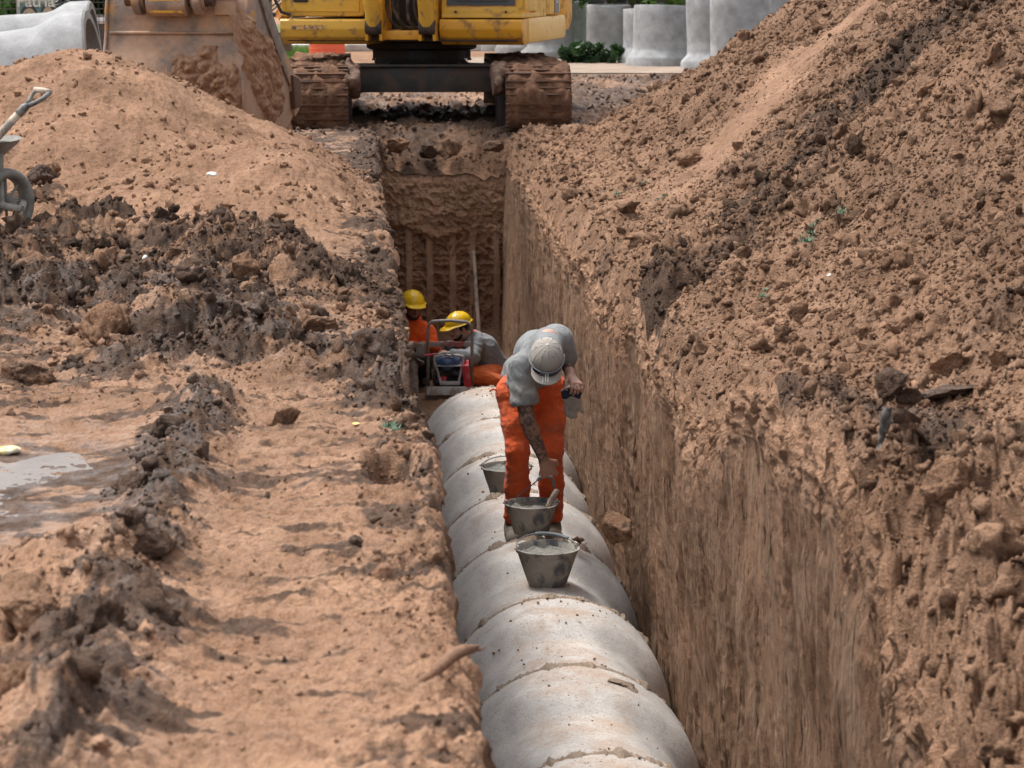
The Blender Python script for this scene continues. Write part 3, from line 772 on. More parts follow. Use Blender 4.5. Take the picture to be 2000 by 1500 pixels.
# bucket held by the worker
b2 = on_crown(1038, 1040, BELL_R + 0.002)
def _loc(p, c, rz=0):
    d = Vector(p) - Vector(c); c_, s_ = math.cos(-rz), math.sin(-rz)
    return Vector((d.x * c_ - d.y * s_, d.x * s_ + d.y * c_, d.z))
HAND_Y = b2.y - 0.02
g0, g1 = WY(1054, 935, HAND_Y + .02), WY(1083, 948, HAND_Y - .02)
h2 = 0.165
hpts = [(-0.148 * 0.55, 0.118, h2 + .012), tuple(_loc(WY(1050, 938, HAND_Y + .03), b2)), tuple(_loc(WY(1054, 933, HAND_Y + .02), b2)), tuple(_loc(WY(1068, 930, HAND_Y), b2)), tuple(_loc(WY(1079, 932, HAND_Y - .01), b2)), tuple(_loc(WY(1083, 950, HAND_Y - .01), b2)), (0.148 * 0.6, -0.06, h2 - .01)]
bucket_held = make_bucket(b2, 0, 0.150, 0.102, h2, 0.14, 'grey mortar bucket lifted by its handle at the feet of the bending man', (hpts, [hpts[1], hpts[2], hpts[3], hpts[4], hpts[5]]), 2)
# bucket behind the leg
b3 = on_crown(990, 968, BAR_R + .002); b3.y += 0.04; b3.x -= 0.0; b3.z -= 0.012
ah = arc_handle(0.155, 0.185, R(12)); ah = [(p[0] * .98, -p[1], p[2]) for p in ah]
bucket_back = make_bucket(b3, R(-8), 0.158, 0.10, 0.185, 0.168, 'grey mortar bucket half hidden behind the bending man\'s leg', (ah, ah[5:14]), 3)
# trowel standing in the held bucket
tr = empty('trowel', b2 + Vector((0.08, -0.05, 0.150)), 0, 'trowel with a pale wooden handle leaning in the mortar of the held bucket', 'trowel')
M_WOOD = pm("pale_worn_wood", (0.46, 0.38, 0.30), 0.7, 0, 0.15, 20, (0.25, 0.22, 0.19), 9, 0.4)
mb = MB(); mb.tube([(0, 0, -.01), (.018, 0, .03), (.034, .0, .060), (.05, 0, .085), (.062, 0, .105), (.067, 0, .112)], [.011, .014, .016, .017, .015, .009], 12); mb.build('handle', M_WOOD, tr, smooth=True)
mb = MB(); mb.tube([(0, 0, -.01), (-.012, 0, -.03), (-.02, 0, -.05)], .005, 8); mb.box((-.05, 0, -.075), (.10, .06, .003), Matrix.Rotation(R(40), 3, 'Y')); mb.build('blade', M_WIRE, tr)

# ------------------------------------------------------------------ signed distance bodies (numpy surface nets)
class SDF:
    def __init__(s, lo, hi, h):
        s.lo = np.array(lo, float); s.h = h
        s.n = np.ceil((np.array(hi, float) - s.lo) / h).astype(int) + 1
        s.F = np.full(s.n, 0.5, dtype=np.float32)
        s.ax = [(s.lo[i] + np.arange(s.n[i]) * h).astype(np.float32) for i in range(3)]
    def _win(s, lo, hi, m):
        sl = []
        for i in range(3):
            a = int(np.clip(math.floor((lo[i] - m - s.lo[i]) / s.h), 0, s.n[i])); b = int(np.clip(math.ceil((hi[i] + m - s.lo[i]) / s.h) + 1, 0, s.n[i])); sl.append(slice(a, b))
        return tuple(sl)
    def _grid(s, sl):
        return s.ax[0][sl[0]][:, None, None], s.ax[1][sl[1]][None, :, None], s.ax[2][sl[2]][None, None, :]
    def _mix(s, sl, d, k, op):
        F = s.F[sl]
        if op == 'add':
            if k <= 0: s.F[sl] = np.minimum(F, d)
            else:
                h = np.clip(0.5 + 0.5 * (F - d) / k, 0, 1); s.F[sl] = F + (d - F) * h - k * h * (1 - h)
        elif op == 'sub':
            h = np.clip(0.5 - 0.5 * (F + d) / k, 0, 1); s.F[sl] = F + (-d - F) * h + k * h * (1 - h)
    def cap(s, a, b, ra, rb=None, k=0.02, op='add', sq=None):
        a = np.array(a, float); b = np.array(b, float); rb = ra if rb is None else rb; r = max(ra, rb)
        sl = s._win(np.minimum(a, b) - r, np.maximum(a, b) + r, k + 3 * s.h + 0.02)
        x, y, z = s._grid(sl); ab = b - a; L = ab @ ab + 1e-12
        t = np.clip(((x - a[0]) * ab[0] + (y - a[1]) * ab[1] + (z - a[2]) * ab[2]) / L, 0, 1)
        dx, dy, dz = x - a[0] - t * ab[0], y - a[1] - t * ab[1], z - a[2] - t * ab[2]
        if sq is not None:      # flatten along a direction: (direction, factor)
            n = np.array(sq[0], float); n /= np.linalg.norm(n); q = dx * n[0] + dy * n[1] + dz * n[2]
            e = q * (sq[1] - 1); dx = dx + e * n[0]; dy = dy + e * n[1]; dz = dz + e * n[2]
        d = np.sqrt(dx * dx + dy * dy + dz * dz) - (ra + (rb - ra) * t)
        s._mix(sl, d.astype(np.float32), k, op); return s
    def ell(s, c, rad, M=None, k=0.02, op='add'):
        c = np.array(c, float); rad = np.array(rad, float); r = rad.max()
        sl = s._win(c - r, c + r, k + 3 * s.h + 0.02); x, y, z = s._grid(sl)
        M = np.eye(3) if M is None else np.array(M)          # columns = local axes
        dx, dy, dz = x - c[0], y - c[1], z - c[2]
        q = [(dx * M[0, i] + dy * M[1, i] + dz * M[2, i]) / rad[i] for i in range(3)]
        g = np.sqrt(q[0] ** 2 + q[1] ** 2 + q[2] ** 2); g2 = np.sqrt((q[0] / rad[0]) ** 2 + (q[1] / rad[1]) ** 2 + (q[2] / rad[2]) ** 2) + 1e-9
        s._mix(sl, (g * (g - 1) / g2).astype(np.float32), k, op); return s
    def chain(s, pts, rs, k=0.015):
        for i in range(len(pts) - 1): s.cap(pts[i], pts[i + 1], rs[i], rs[i + 1], k)
        return s
    def disp(s, fn):
        x, y, z = np.meshgrid(*s.ax, indexing='ij'); m = np.abs(s.F) < 0.05
        s.F[m] += fn(x[m], y[m], z[m]).astype(np.float32); return s
    def cut(s, p, n):      # remove the half space on the side of n
        x, y, z = s._grid((slice(None),) * 3); d = (x - p[0]) * n[0] + (y - p[1]) * n[1] + (z - p[2]) * n[2]
        s.F = np.maximum(s.F, d.astype(np.float32)); return s
    def mesh(s, name, mat, parent, root=(0, 0, 0), rt=None):
        F = s.F.copy(); F[0] = F[-1] = 0.5; F[:, 0] = F[:, -1] = 0.5; F[:, :, 0] = F[:, :, -1] = 0.5
        ins = F < 0
        c = [ins[i:ins.shape[0] - 1 + i, j:ins.shape[1] - 1 + j, k:ins.shape[2] - 1 + k] for i in (0, 1) for j in (0, 1) for k in (0, 1)]
        tot = sum(a.astype(np.int8) for a in c); act = (tot > 0) & (tot < 8)
        I = np.argwhere(act); idx = np.full(act.shape, -1, dtype=np.int64); idx[act] = np.arange(len(I))
        P = np.zeros((len(I), 3)); cnt = np.zeros(len(I))
        corners = [(i, j, k) for i in (0, 1) for j in (0, 1) for k in (0, 1)]
        for a in corners:
            for ax in range(3):
                if a[ax] == 1: continue
                b = list(a); b[ax] = 1
                fa = F[I[:, 0] + a[0], I[:, 1] + a[1], I[:, 2] + a[2]]; fb = F[I[:, 0] + b[0], I[:, 1] + b[1], I[:, 2] + b[2]]
                m = (fa < 0) != (fb < 0); t = np.where(m, fa / (fa - fb + 1e-12), 0)
                q = np.array(a, float)[None].repeat(len(I), 0); q[:, ax] += t
                P[m] += q[m]; cnt[m] += 1
        P = s.lo + (I + P / cnt[:, None]) * s.h
        Q = []
        for ax in range(3):
            sl0 = [slice(None)] * 3; sl1 = [slice(None)] * 3; sl0[ax] = slice(0, -1); sl1[ax] = slice(1, None)
            a, b = ins[tuple(sl0)], ins[tuple(sl1)]; E = np.argwhere(a != b); fl = a[tuple(E.T)]
            u, w = (ax + 1) % 3, (ax + 2) % 3
            def cell(du, dw):
                K = E.copy(); K[:, u] -= du; K[:, w] -= dw; return idx[K[:, 0], K[:, 1], K[:, 2]]
            q = np.stack([cell(1, 1), cell(0, 1), cell(0, 0), cell(1, 0)], 1); q[~fl] = q[~fl][:, ::-1]; Q.append(q)
        Q = np.concatenate(Q); Q = Q[(Q >= 0).all(1)]
        me = np_mesh(name, P - np.array(root), Q)
        return link(name, me, mat, parent)
def n3(x, y, z, f, seed=0):
    return 0.5 * (perlin(x * f + 0.37 * z * f, y * f + 0.61 * z * f, seed) + perlin(z * f * 0.9 - 0.2 * x * f, x * f * 0.8 + y * f * 0.55, seed + 7))
def rotM(fwd, up):
    """columns: right (x), forward (y), up (z)"""
    f = Vector(fwd).normalized(); r = f.cross(Vector(up)).normalized(); u = r.cross(f)
    return np.array([[r.x, f.x, u.x], [r.y, f.y, u.y], [r.z, f.z, u.z]])
def at(c, M, v): return np.array(c, float) + M @ np.array(v, float)
def head(S, c, M, k=0.012):
    """head centre c (between the ears), M columns right / face / up"""
    S.ell(at(c, M, (0, -.012, .030)), (.074, .094, .084), M, .02)         # skull
    S.ell(at(c, M, (0, .022, -.035)), (.058, .066, .072), M, .025)        # face
    S.ell(at(c, M, (0, .052, -.092)), (.028, .026, .020), M, .02)         # chin
    S.cap(at(c, M, (0, .088, .008)), at(c, M, (0, .104, -.026)), .009, .013, .012)   # nose
    S.cap(at(c, M, (-.03, .078, .020)), at(c, M, (.03, .078, .020)), .010, .010, .012)  # brow
    for s_ in (-1, 1):
        S.ell(at(c, M, (s_ * .030, .088, .003)), (.014, .012, .009), M, .008, 'sub')
        S.ell(at(c, M, (s_ * .030, .074, .003)), (.012, .012, .010), M, .003)
        S.ell(at(c, M, (s_ * .082, -.010, -.010)), (.012, .017, .031), M, .006)
        S.ell(at(c, M, (s_ * .045, .05, -.03)), (.02, .024, .018), M, .02)
    S.cap(at(c, M, (-.016, .084, -.056)), at(c, M, (.016, .084, -.056)), .0075, .0075, .007)
    S.cap(at(c, M, (-.013, .082, -.068)), at(c, M, (.013, .082, -.068)), .008, .008, .007)

SKIN_T = None
def skin_material(name, col, tattoo=False):
    m, nt, b = nodes(name); co = objco(nt)
    n1 = noise(nt, 14, 5, co, 0.6)
    c = mixc(nt, ramp(nt, n1, 0.3, 0.7), tuple(x * 0.86 for x in col), tuple(x * 1.1 for x in col))
    if tattoo:
        a = N(nt, "ShaderNodeAttribute"); a.attribute_name = "ink"
        nn = noise(nt, 15, 5, co, 0.6, 2.2)
        f = mth(nt, 'MULTIPLY', a.outputs["Fac"], ramp(nt, nn, 0.45, 0.53), True)
        c = mixc(nt, mth(nt, 'MULTIPLY', f, 0.9), c, (0.030, 0.028, 0.030))
        c = mixc(nt, mth(nt, 'MULTIPLY', a.outputs["Fac"], 0.45), c, (0.10, 0.065, 0.05))
    nt.links.new(c, b.inputs["Base Color"]); b.inputs["Roughness"].default_value = 0.5
    b.inputs["Subsurface Weight"].default_value = 0.08; b.inputs["Subsurface Radius"].default_value = (0.01, 0.004, 0.002); b.inputs["Subsurface Scale"].default_value = 0.5
    nt.links.new(bump(nt, noise(nt, 140, 3, co), 0.2, 0.002), b.inputs["Normal"])
    return m
def cloth_material(name, col, dirt=None, damt=0.3, rough=0.85, dsc=4, bd=0.018):
    m, nt, b = nodes(name); co = objco(nt)
    n1 = noise(nt, 5, 5, co, 0.6)
    c = mixc(nt, ramp(nt, n1, 0.3, 0.7), tuple(x * 0.88 for x in col), tuple(min(1, x * 1.08) for x in col))
    if dirt:
        f = ramp(nt, noise(nt, dsc, 8, co, 0.65, 0.3), 0.66 - 0.35 * damt, 0.80 - 0.25 * damt)
        c = mixc(nt, mth(nt, 'MULTIPLY', f, 0.65), c, dirt)
    nt.links.new(c, b.inputs["Base Color"]); b.inputs["Roughness"].default_value = rough; b.inputs["Sheen Weight"].default_value = 0.1
    b.inputs["Specular IOR Level"].default_value = 0.2
    h = mth(nt, 'ADD', noise(nt, 16, 5, mapped(nt, co, (1, 1, .5)), 0.55, 0.6), mth(nt, 'MULTIPLY', noise(nt, 300, 2, co), 0.12))
    nt.links.new(bump(nt, h, 0.35 if bd < .02 else .7, bd), b.inputs["Normal"])
    return m
SK_MAIN = skin_material("tattooed_skin", (0.40, 0.22, 0.16), True)
SK_A, SK_B = skin_material("tanned_skin", (0.30, 0.15, 0.10)), skin_material("light_skin", (0.50, 0.30, 0.23))
CL_GREY = cloth_material("grey_cotton", (0.215, 0.225, 0.23), (0.33, 0.31, 0.28), 0.35, bd=0.035)
CL_HOOD = cloth_material("grey_fleece", (0.25, 0.265, 0.285))
CL_ORANGE = cloth_material("orange_work_cloth", (0.70, 0.115, 0.032), (0.24, 0.11, 0.07), 0.50, dsc=5, bd=0.026)
CL_ORANGE2 = cloth_material("bright_orange_work_cloth", (0.82, 0.12, 0.022))
CL_ORANGE3 = cloth_material("faded_orange_work_cloth", (0.68, 0.16, 0.05), (0.3, 0.15, 0.09), 0.25)
CL_BLACK = cloth_material("black_work_cloth", (0.018, 0.018, 0.020))
M_BOOT = cloth_material("dusty_boot_leather", (0.17, 0.145, 0.12), (0.30, 0.26, 0.21), 0.6)
M_SOLE = pm("boot_rubber", (0.05, 0.04, 0.035), 0.8)
M_CAP = cloth_material("beige_cap_cotton", (0.29, 0.265, 0.235), (0.20, 0.175, 0.15), 0.4)
M_HELMET = pm("yellow_helmet_shell", (0.80, 0.50, 0.015), 0.30, 0, 0.06, 8, (0.42, 0.27, 0.07), 14, 0.12, 0.03)
M_GLOVE = cloth_material("grey_glove_cloth", (0.29, 0.26, 0.22), (0.12, 0.10, 0.085), 0.4)
M_NAVY = cloth_material("navy_cuff", (0.020, 0.028, 0.05))
M_LENS = pm("dark_lens", (0.01, 0.012, 0.02), 0.08, 0, 0, spec=0.9, bmp=0)
M_FRAME = pm("grey_plastic", (0.16, 0.18, 0.21), 0.4)
M_HAIR = pm("black_hair", (0.012, 0.010, 0.009), 0.6, bmp=0.6, bscale=90)
M_WHITE = pm("white_thread", (0.7, 0.69, 0.66), 0.7)

def hand(S, wrist, knuck, normal, curl, spread=0.8, sc=1.0, thumb=1, k=0.006):
    """palm from wrist to knuckles; normal = back of the hand; curl = list of 4 bends in degrees; thumb = side"""
    w = Vector(wrist); kn = Vector(knuck); f = (kn - w).normalized(); n = Vector(normal); n = (n - f * n.dot(f)).normalized(); s = f.cross(n)
    L = (kn - w).length
    for q in (-1.0, -0.35, 0.3, 0.95):
        S.cap(w + f * L * 0.15 + s * q * .016 * sc, kn + s * q * .030 * sc, .014 * sc, .0125 * sc, .014)
    lens = [.068, .078, .073, .056]
    for i, q in enumerate((-.033, -.011, .011, .032)):
        q *= thumb
        p = kn + s * q * sc; d = f.copy(); r = .0100 * sc; c = R(curl[i]); seg = lens[i] * sc
        side = s * (q * 3.5 * spread)
        d = (d + side).normalized()
        for j, fr in enumerate((.45, .31, .24)):
            ang = c * (0.55, 0.8, 0.6)[j]
            axis = d.cross(n).normalized()
            rot = Matrix.Rotation(-ang, 3, axis)
            d = (rot @ d).normalized(); n_ = (rot @ n)
            p2 = p + d * seg * fr; S.cap(p, p2, r, r * .9, k); p = p2; r *= .9; 
            n = n_
        n = Vector(normal); n = (n - f * n.dot(f)).normalized()
    tb = w + f * L * 0.30 - s * .026 * thumb * sc
    d1 = (f * 0.75 - s * 0.55 * thumb - n * 0.45).normalized()
    t1 = tb + d1 * .042 * sc; d2 = (f * 0.9 - s * 0.05 * thumb - n * 0.35).normalized(); t2 = t1 + d2 * .030 * sc; t3 = t2 + (d2 - n * .3).normalized() * .024 * sc
    S.chain([tb, t1, t2, t3], [.015 * sc, .0125 * sc, .011 * sc, .009 * sc], .010)

# ------------------------------------------------------------------ the bending worker
wroot = Vector((AX_X + .005, 13.15, AX_Z + BAR_R))
man = empty('person', wroot, 0, 'man in grey t-shirt, beige cap and orange trousers bending over a bucket on the pipes', 'person')
RT = tuple(wroot)
P = lambda px, py, Y: np.array(WY(px, py, Y)[:])
hip = P(1038, 748, 13.16); hL, hR = P(1006, 768, 13.14), P(1072, 762, 13.16)
kL, kR = P(1011, 878, 13.00), P(1078, 876, 13.02)
aL, aR = P(1009, 1005, 13.16), P(1075, 1000, 13.18)
chest = P(1052, 690, 12.80); neck = P(1071, 664, 12.56); shL = P(1016, 716, 12.56); shR = P(1096, 663, 12.68)
eL, wL = P(1030, 822, 12.50), P(1062, 897, 12.60); eR, wR = P(1108, 708, 12.76), P(1114, 733, 12.62)
kn_l = P(1072, 925, 12.66)
hc = P(1067, 708, 12.36); HM = rotM((-.04, -.76, -.66), (0, -.66, .75))
S = SDF(np.minimum(np.minimum(P(985, 1060, 12.9), P(985, 640, 12.2)), hc - .2) - .02, (P(1150, 600, 13.1) + .08), .0055)
S.lo[2] = P(1000, 1000, 12.6)[2] - .02
S = SDF((.72, 12.15, wL[2] - .16), (1.32, 13.0, shR[2] + .14), .0046)
head(S, hc, HM)
S.cap(hc + (HM @ np.array((0, -.03, -.03))), neck, .055, .062, .03)
S.cap(neck + (chest - neck) * .2, chest, .055, .08, .04); S.cap(shL, shR, .05, .05, .04)
S.chain([shL, (shL + eL) / 2, eL, eL + (wL - eL) * .25, wL], [.054, .049, .041, .043, .029], .02)
S.chain([shR, eR, wR], [.05, .041, .028], .02)
hand(S, wL, kn_l, (-.1, -1.0, .30), [35, 74, 84, 90], 1.0, 1.15, thumb=1, k=.003)
hand(S, wR, P(1126, 750, 12.52), (.35, -.8, .55), [50, 60, 66, 70], .5, .95, thumb=-1, k=.003)
body = S.mesh('body', SK_MAIN, man, RT)
co = np.zeros(len(body.data.vertices) * 3); body.data.vertices.foreach_get('co', co); co = co.reshape(-1, 3) + np.array(RT)
def _ink(a, b, r):
    ab = b - a; t = ((co - a) @ ab) / (ab @ ab); d = np.linalg.norm(co - a - np.clip(t, 0, 1)[:, None] * ab, axis=1); return sstep(r + .03, r, d) * sstep(1.06, .96, t)
attr(body.data, "ink", np.clip(np.maximum(np.maximum(_ink(shL, eL, .06), _ink(eL, wL, .05)), np.maximum(_ink(shR, eR, .06), _ink(eR, eR + (wR - eR) * .7, .05))), 0, 1))
# trousers
S = SDF((.60, 12.75, aL[2] - .06), (1.20, 13.45, hip[2] + .20), .007)
S.cap(hL, hR, .105, .105, .05); S.cap(hip, hip + (chest - hip) * .28, .135, .13, .06)
S.ell(hip + np.array((0, .08, .02)), (.165, .10, .12), None, .05)
for h_, k_, a_, sgn in ((hL, kL, aL, -1), (hR, kR, aR, 1)):
    S.chain([h_, (h_ + k_) / 2 + np.array((0, -.01, 0)), k_], [.100, .082, .065], .035)
    S.chain([k_, (k_ * .45 + a_ * .55), a_ + np.array((0, 0, -.01))], [.065, .068, .074], .03)
S.cap((hL + hR) / 2 + np.array((0, -.02, -.20)), (hL + hR) / 2 + np.array((0, 0, -.5)), .020, .035, .02, 'sub')
def tro(x, y, z):
    # folds: diagonal pulls at the thigh, rings at the knee and a bunched hem
    kz = (z - kL[2])
    cr = 1 - np.abs(perlin(x * 9 + y * 3 + z * 5, z * 13 - x * 5, 5)) * 3.2      # sharp pulls and creases
    cr2 = 1 - np.abs(perlin(x * 16 - z * 6, z * 24 + y * 6, 8)) * 3.2
    ring = np.sin(z * 75 + x * 25 * np.sign(x - 0.92) + 3 * n3(x, y, z, 7, 5))
    low = sstep(aL[2] + .30, aL[2], z); kn = np.exp(-(kz / .12) ** 2)
    return -0.0050 * np.clip(cr, 0, 1) * (1 - .4 * low) - 0.003 * np.clip(cr2, 0, 1) - (0.0030 * low + 0.0015 * kn) * ring + 0.005 * n3(x, y, z * .4, 6, 2)
S.disp(tro)
S.cut(aL + np.array((0, 0, -.045)), (0, 0, -1)); S.mesh('trousers', CL_ORANGE, man, RT)
mb = MB(); mb.tube([hL + np.array((-.10, -.03, .02)) - RT, hL + np.array((-.13, -.05, .035)) - RT, hL + np.array((-.15, -.04, .02)) - RT], .006, 6); mb.build('waist_tie', CL_ORANGE, man)
# t-shirt
S = SDF((.60, 12.35, hip[2] - .14), (1.30, 13.42, shR[2] + .18), .007)
S.cap(hip + np.array((0, .00, .03)), chest, .130, .128, .05, sq=((0, .5, -.8), 1.15)); S.cap(chest, (shL + shR) / 2 + np.array((0, .05, 0)), .126, .100, .05)
S.cap(shL + np.array((.05, .03, .0)), shR + np.array((-.03, .03, 0)), .088, .084, .05)
S.cap(hip + np.array((-.04, .06, .04)), hip + np.array((.04, .06, .04)), .13, .13, .05)
S.cap(shL, shL + (eL - shL) * .62, .068, .078, .030); S.cap(shR, shR + (eR - shR) * .75, .066, .066, .030)
S.cap(chest + np.array((-.05, .05, -.08)), hip + np.array((-.06, -.10, .03)), .07, .09, .06)
def shf(x, y, z):
    cr = 1 - np.abs(perlin(x * 10 + z * 4, y * 7 - z * 9, 25)) * 3.2
    cr2 = 1 - np.abs(perlin(x * 19 - y * 6, z * 17 + y * 9, 28)) * 3.2
    low = sstep(hip[2] + .22, hip[2] + .02, z)
    return -0.0026 * np.clip(cr, 0, 1) - 0.0012 * np.clip(cr2, 0, 1) - 0.003 * np.sin(z * 60 + x * 30 + 3 * n3(x, y, z, 5, 12)) * low + 0.003 * n3(x, y, z, 5, 11)
S.disp(shf)
S.cap(neck + np.array((0, .05, -.02)), neck + (hc - neck) * .42, .085, .080, .04)
S.cap(neck + (hc - neck) * .62, neck + (hc - neck) * 1.3, .066, .09, .010, 'sub')
d_ = (eL - shL) / np.linalg.norm(eL - shL)
x, y, z = S._grid((slice(None),) * 3)
m_ = ((x - shL[0]) ** 2 + (y - shL[1]) ** 2 < .16 ** 2) & (x < 1.02); dd = ((x - shL[0]) * d_[0] + (y - shL[1]) * d_[1] + (z - shL[2]) * d_[2]) - np.linalg.norm(eL - shL) * .72
S.F = np.where(m_ & (y < 12.72), np.maximum(S.F, dd.astype(np.float32)), S.F)
S.mesh('t_shirt', CL_GREY, man, RT)
nd_ = (hc - neck) / np.linalg.norm(hc - neck); u_ = np.cross(nd_, (1, 0, 0)); u_ /= np.linalg.norm(u_); v_ = np.cross(nd_, u_); nc_ = neck + (hc - neck) * .50
mb = MB(); mb.tube([nc_ + .070 * (u_ * math.cos(2 * PI * i / 28) + v_ * math.sin(2 * PI * i / 28)) - RT for i in range(28)], .0095, 8, closed=True); mb.build('collar', cloth_material("dark_grey_rib", (0.13, 0.135, 0.14)), man, smooth=True)
# cap, brim, glasses
S = SDF(hc - .18, hc + .18, .004)
S.ell(at(hc, HM, (0, -.008, .040)), (.092, .112, .098), HM, .01)
for q_ in range(6):
    a_ = PI * q_ / 6 + PI / 6
    for w_ in range(-8, 8):
        f_ = lambda t: at(hc, HM, (.093 * math.sin(t) * math.cos(a_), -.008 + .113 * math.sin(t) * math.sin(a_), .040 + .099 * math.cos(t)))
        S.cap(f_(w_ * .18), f_((w_ + 1) * .18), .0018, .0018, .003)
S.ell(at(hc, HM, (0, -.008, .030)), (.084, .104, .094), HM, .004, 'sub')
S.cut(at(hc, HM, (0, 0, .020)), -HM[:, 2])
S.mesh('cap', M_CAP, man, RT)
mb = MB(); V = []; Fc = []; nu, nv = 24, 10
for lay in (0, 1):
    for i in range(nu + 1):
        a = PI * (0.12 + 0.76 * i / nu)
        for j in range(nv + 1):
            t = j / nv; x_ = .088 * math.cos(a) * (1 + 0.02 * t); y_ = .086 * math.sin(a) + t * .084 * math.sin(a) ** 0.6
            z_ = .024 - .25 * (x_ ** 2) / .08 * 1.0 - .010 * t - .004 * lay
            V.append(at(hc, HM, (x_, y_, z_)) - RT)
o_ = (nu + 1) * (nv + 1)
for i in range(nu):
    for j in range(nv):
        a, b_, c_, d2_ = i * (nv + 1) + j, (i + 1) * (nv + 1) + j, (i + 1) * (nv + 1) + j + 1, i * (nv + 1) + j + 1
        Fc += [(a, b_, c_, d2_), (a + o_, d2_ + o_, c_ + o_, b_ + o_)]
for i in range(nu): Fc.append((i * (nv + 1) + nv, (i + 1) * (nv + 1) + nv, (i + 1) * (nv + 1) + nv + o_, i * (nv + 1) + nv + o_))
mb.add(V, Fc); brim = mb.build('cap_brim', M_CAP, man, smooth=True)
mb = MB()
for q in (-.010, .004, .018): 
    pts = [at(hc, HM, (q + .004, .090 + .064 * t, .0262 - .25 * (q + .004) ** 2 / .08 - .010 * (t * .9)) ) - RT for t in (0, .33, .66, 1)]
    mb.tube(pts, .0028, 6)
mb.build('stripe', M_WHITE, brim)
mb = MB(); bt = at(hc, HM, (0, -.008, .140)) - RT; mb.lathe([(0, .005), (.005, .004), (.008, 0), (.008, -.004)], 16, Matrix.Translation(Vector(bt)) @ Matrix([[*HM[0]], [*HM[1]], [*HM[2]]]).to_4x4()); mb.build('cap_button', M_WHITE, man, smooth=True)
for q_ in range(6):
    a_ = PI * q_ / 3 + PI / 6 + PI / 6; t_ = .72; mb = MB(); e_ = at(hc, HM, (.094 * math.sin(t_) * math.cos(a_), -.008 + .114 * math.sin(t_) * math.sin(a_), .040 + .100 * math.cos(t_))) - RT
    mb.lathe([(0, .002), (.0026, .001), (.003, 0)], 8, Matrix.Translation(Vector(e_))); mb.tube([e_ - np.array((.0025, 0, 0)), e_ + np.array((.0025, 0, 0))], .003, 8); mb.build('eyelet', M_LENS, man)
gp = [at(hc, HM, (.096 * math.cos(a), -.004 + .118 * math.sin(a), .046)) - RT for a in [PI * (-.05 + 1.10 * i / 30) for i in range(31)]]
mb = MB(); mb.tube(gp, .0035, 8); gl = mb.build('glasses_frame', M_FRAME, man, smooth=True)
for s_ in (-1, 1):
    V = []; Fc = []
    for i in range(13):
        a = PI / 2 + s_ * R(6 + 44 * i / 12)
        for j in range(5):
            zz = .052 - .030 * j / 4 * (1 - .35 * (i / 12) ** 2); V.append(at(hc, HM, (.101 * math.cos(a), -.004 + .125 * math.sin(a), zz)) - RT)
    for i in range(12):
        for j in range(4): Fc.append((i * 5 + j, i * 5 + j + 1, (i + 1) * 5 + j + 1, (i + 1) * 5 + j))
    mb = MB(); mb.add(V, Fc); mb.build('lens', M_LENS, gl, smooth=True)
# boots
for a_ in (aL + np.array((-.018, 0, 0)), aR + np.array((.012, 0, 0))):
    fz_ = AX_Z + math.sqrt(BAR_R ** 2 - (a_[0] - AX_X) ** 2)
    S = SDF((a_[0] - .1, 12.88, fz_ - .02), (a_[0] + .1, 13.36, a_[2] + .05), .006)
    S.cap((a_[0], 13.20, fz_ + .05), (a_[0], 12.99, fz_ + .040), .050, .050, .02, sq=((0, 0, 1), 1.0)); S.cap((a_[0], 13.20, fz_ + .05), (a_[0], 13.18, a_[2]), .048, .05, .03)
    S.ell((a_[0], 12.975, fz_ + .042), (.055, .058, .046), None, .02); S.cut((0, 0, fz_ + .012), (0, 0, -1))
    bt_ = S.mesh('boot', M_BOOT, man, RT)
    mb = MB(); mb.prism([(-.5, 0), (.5, 0), (.5, 1), (-.5, 1)], 1, Matrix.Translation(Vector((a_[0], 13.09, fz_)) - wroot) @ Matrix.Diagonal((.098, .33, .016, 1)), 0); mb.build('sole', M_SOLE, bt_)
# glove hanging from his left hand
gv = empty('work_glove', P(1118, 770, 12.53), 0, 'grey work glove with navy cuff dangling from the bending man\'s hand', 'glove')
gr = P(1118, 770, 12.53)
S = SDF(gr - np.array((.12, .08, .22)), gr + np.array((.12, .08, .05)), .0045)
px_ = lambda a, b, dy=0: P(a, b, 12.53 + dy)
S.cap(px_(1113, 778), px_(1119, 792), .040, .040, .02, sq=((0, 1, 0), 2.0))
S.cap(px_(1117, 776), px_(1122, 786), .036, .036, .02, sq=((0, 1, 0), 2.0))
for (a, b, c, d) in ((1106, 795, 1108, 810), (1114, 797, 1115, 815), (1122, 797, 1124, 814), (1130, 790, 1137, 803)):
    S.cap(px_(a, b), px_(c, d, -.005), .0125, .0125, .008)
S.disp(lambda x, y, z: .004 * n3(x, y, z, 30, 2)); S.mesh('glove_hand', M_GLOVE, gv, tuple(gr))
S = SDF(gr - np.array((.12, .10, .1)), gr + np.array((.14, .08, .1)), .0045)
S.cap(px_(1106, 766), px_(1127, 761), .030, .030, .02, sq=((0, 1, 0), 1.6)); S.cap(px_(1110, 774), px_(1124, 772), .034, .034, .02, sq=((0, 1, 0), 1.8))
S.disp(lambda x, y, z: .005 * n3(x, y, z, 20, 4)); S.cut(px_(1115, 757), (-.35, 0, .93)); cu = S.mesh('cuff', M_NAVY, gv, tuple(gr))
mb = MB(); mb.tube([Vector(px_(a, b, c)) - Vector(gr) for a, b, c in ((1096, 763, 0), (1104, 757, -.025), (1116, 753, -.028), (1128, 752, -.02), (1133, 755, 0))], .004, 8); mb.build('cuff_edge', M_WHITE, cu)
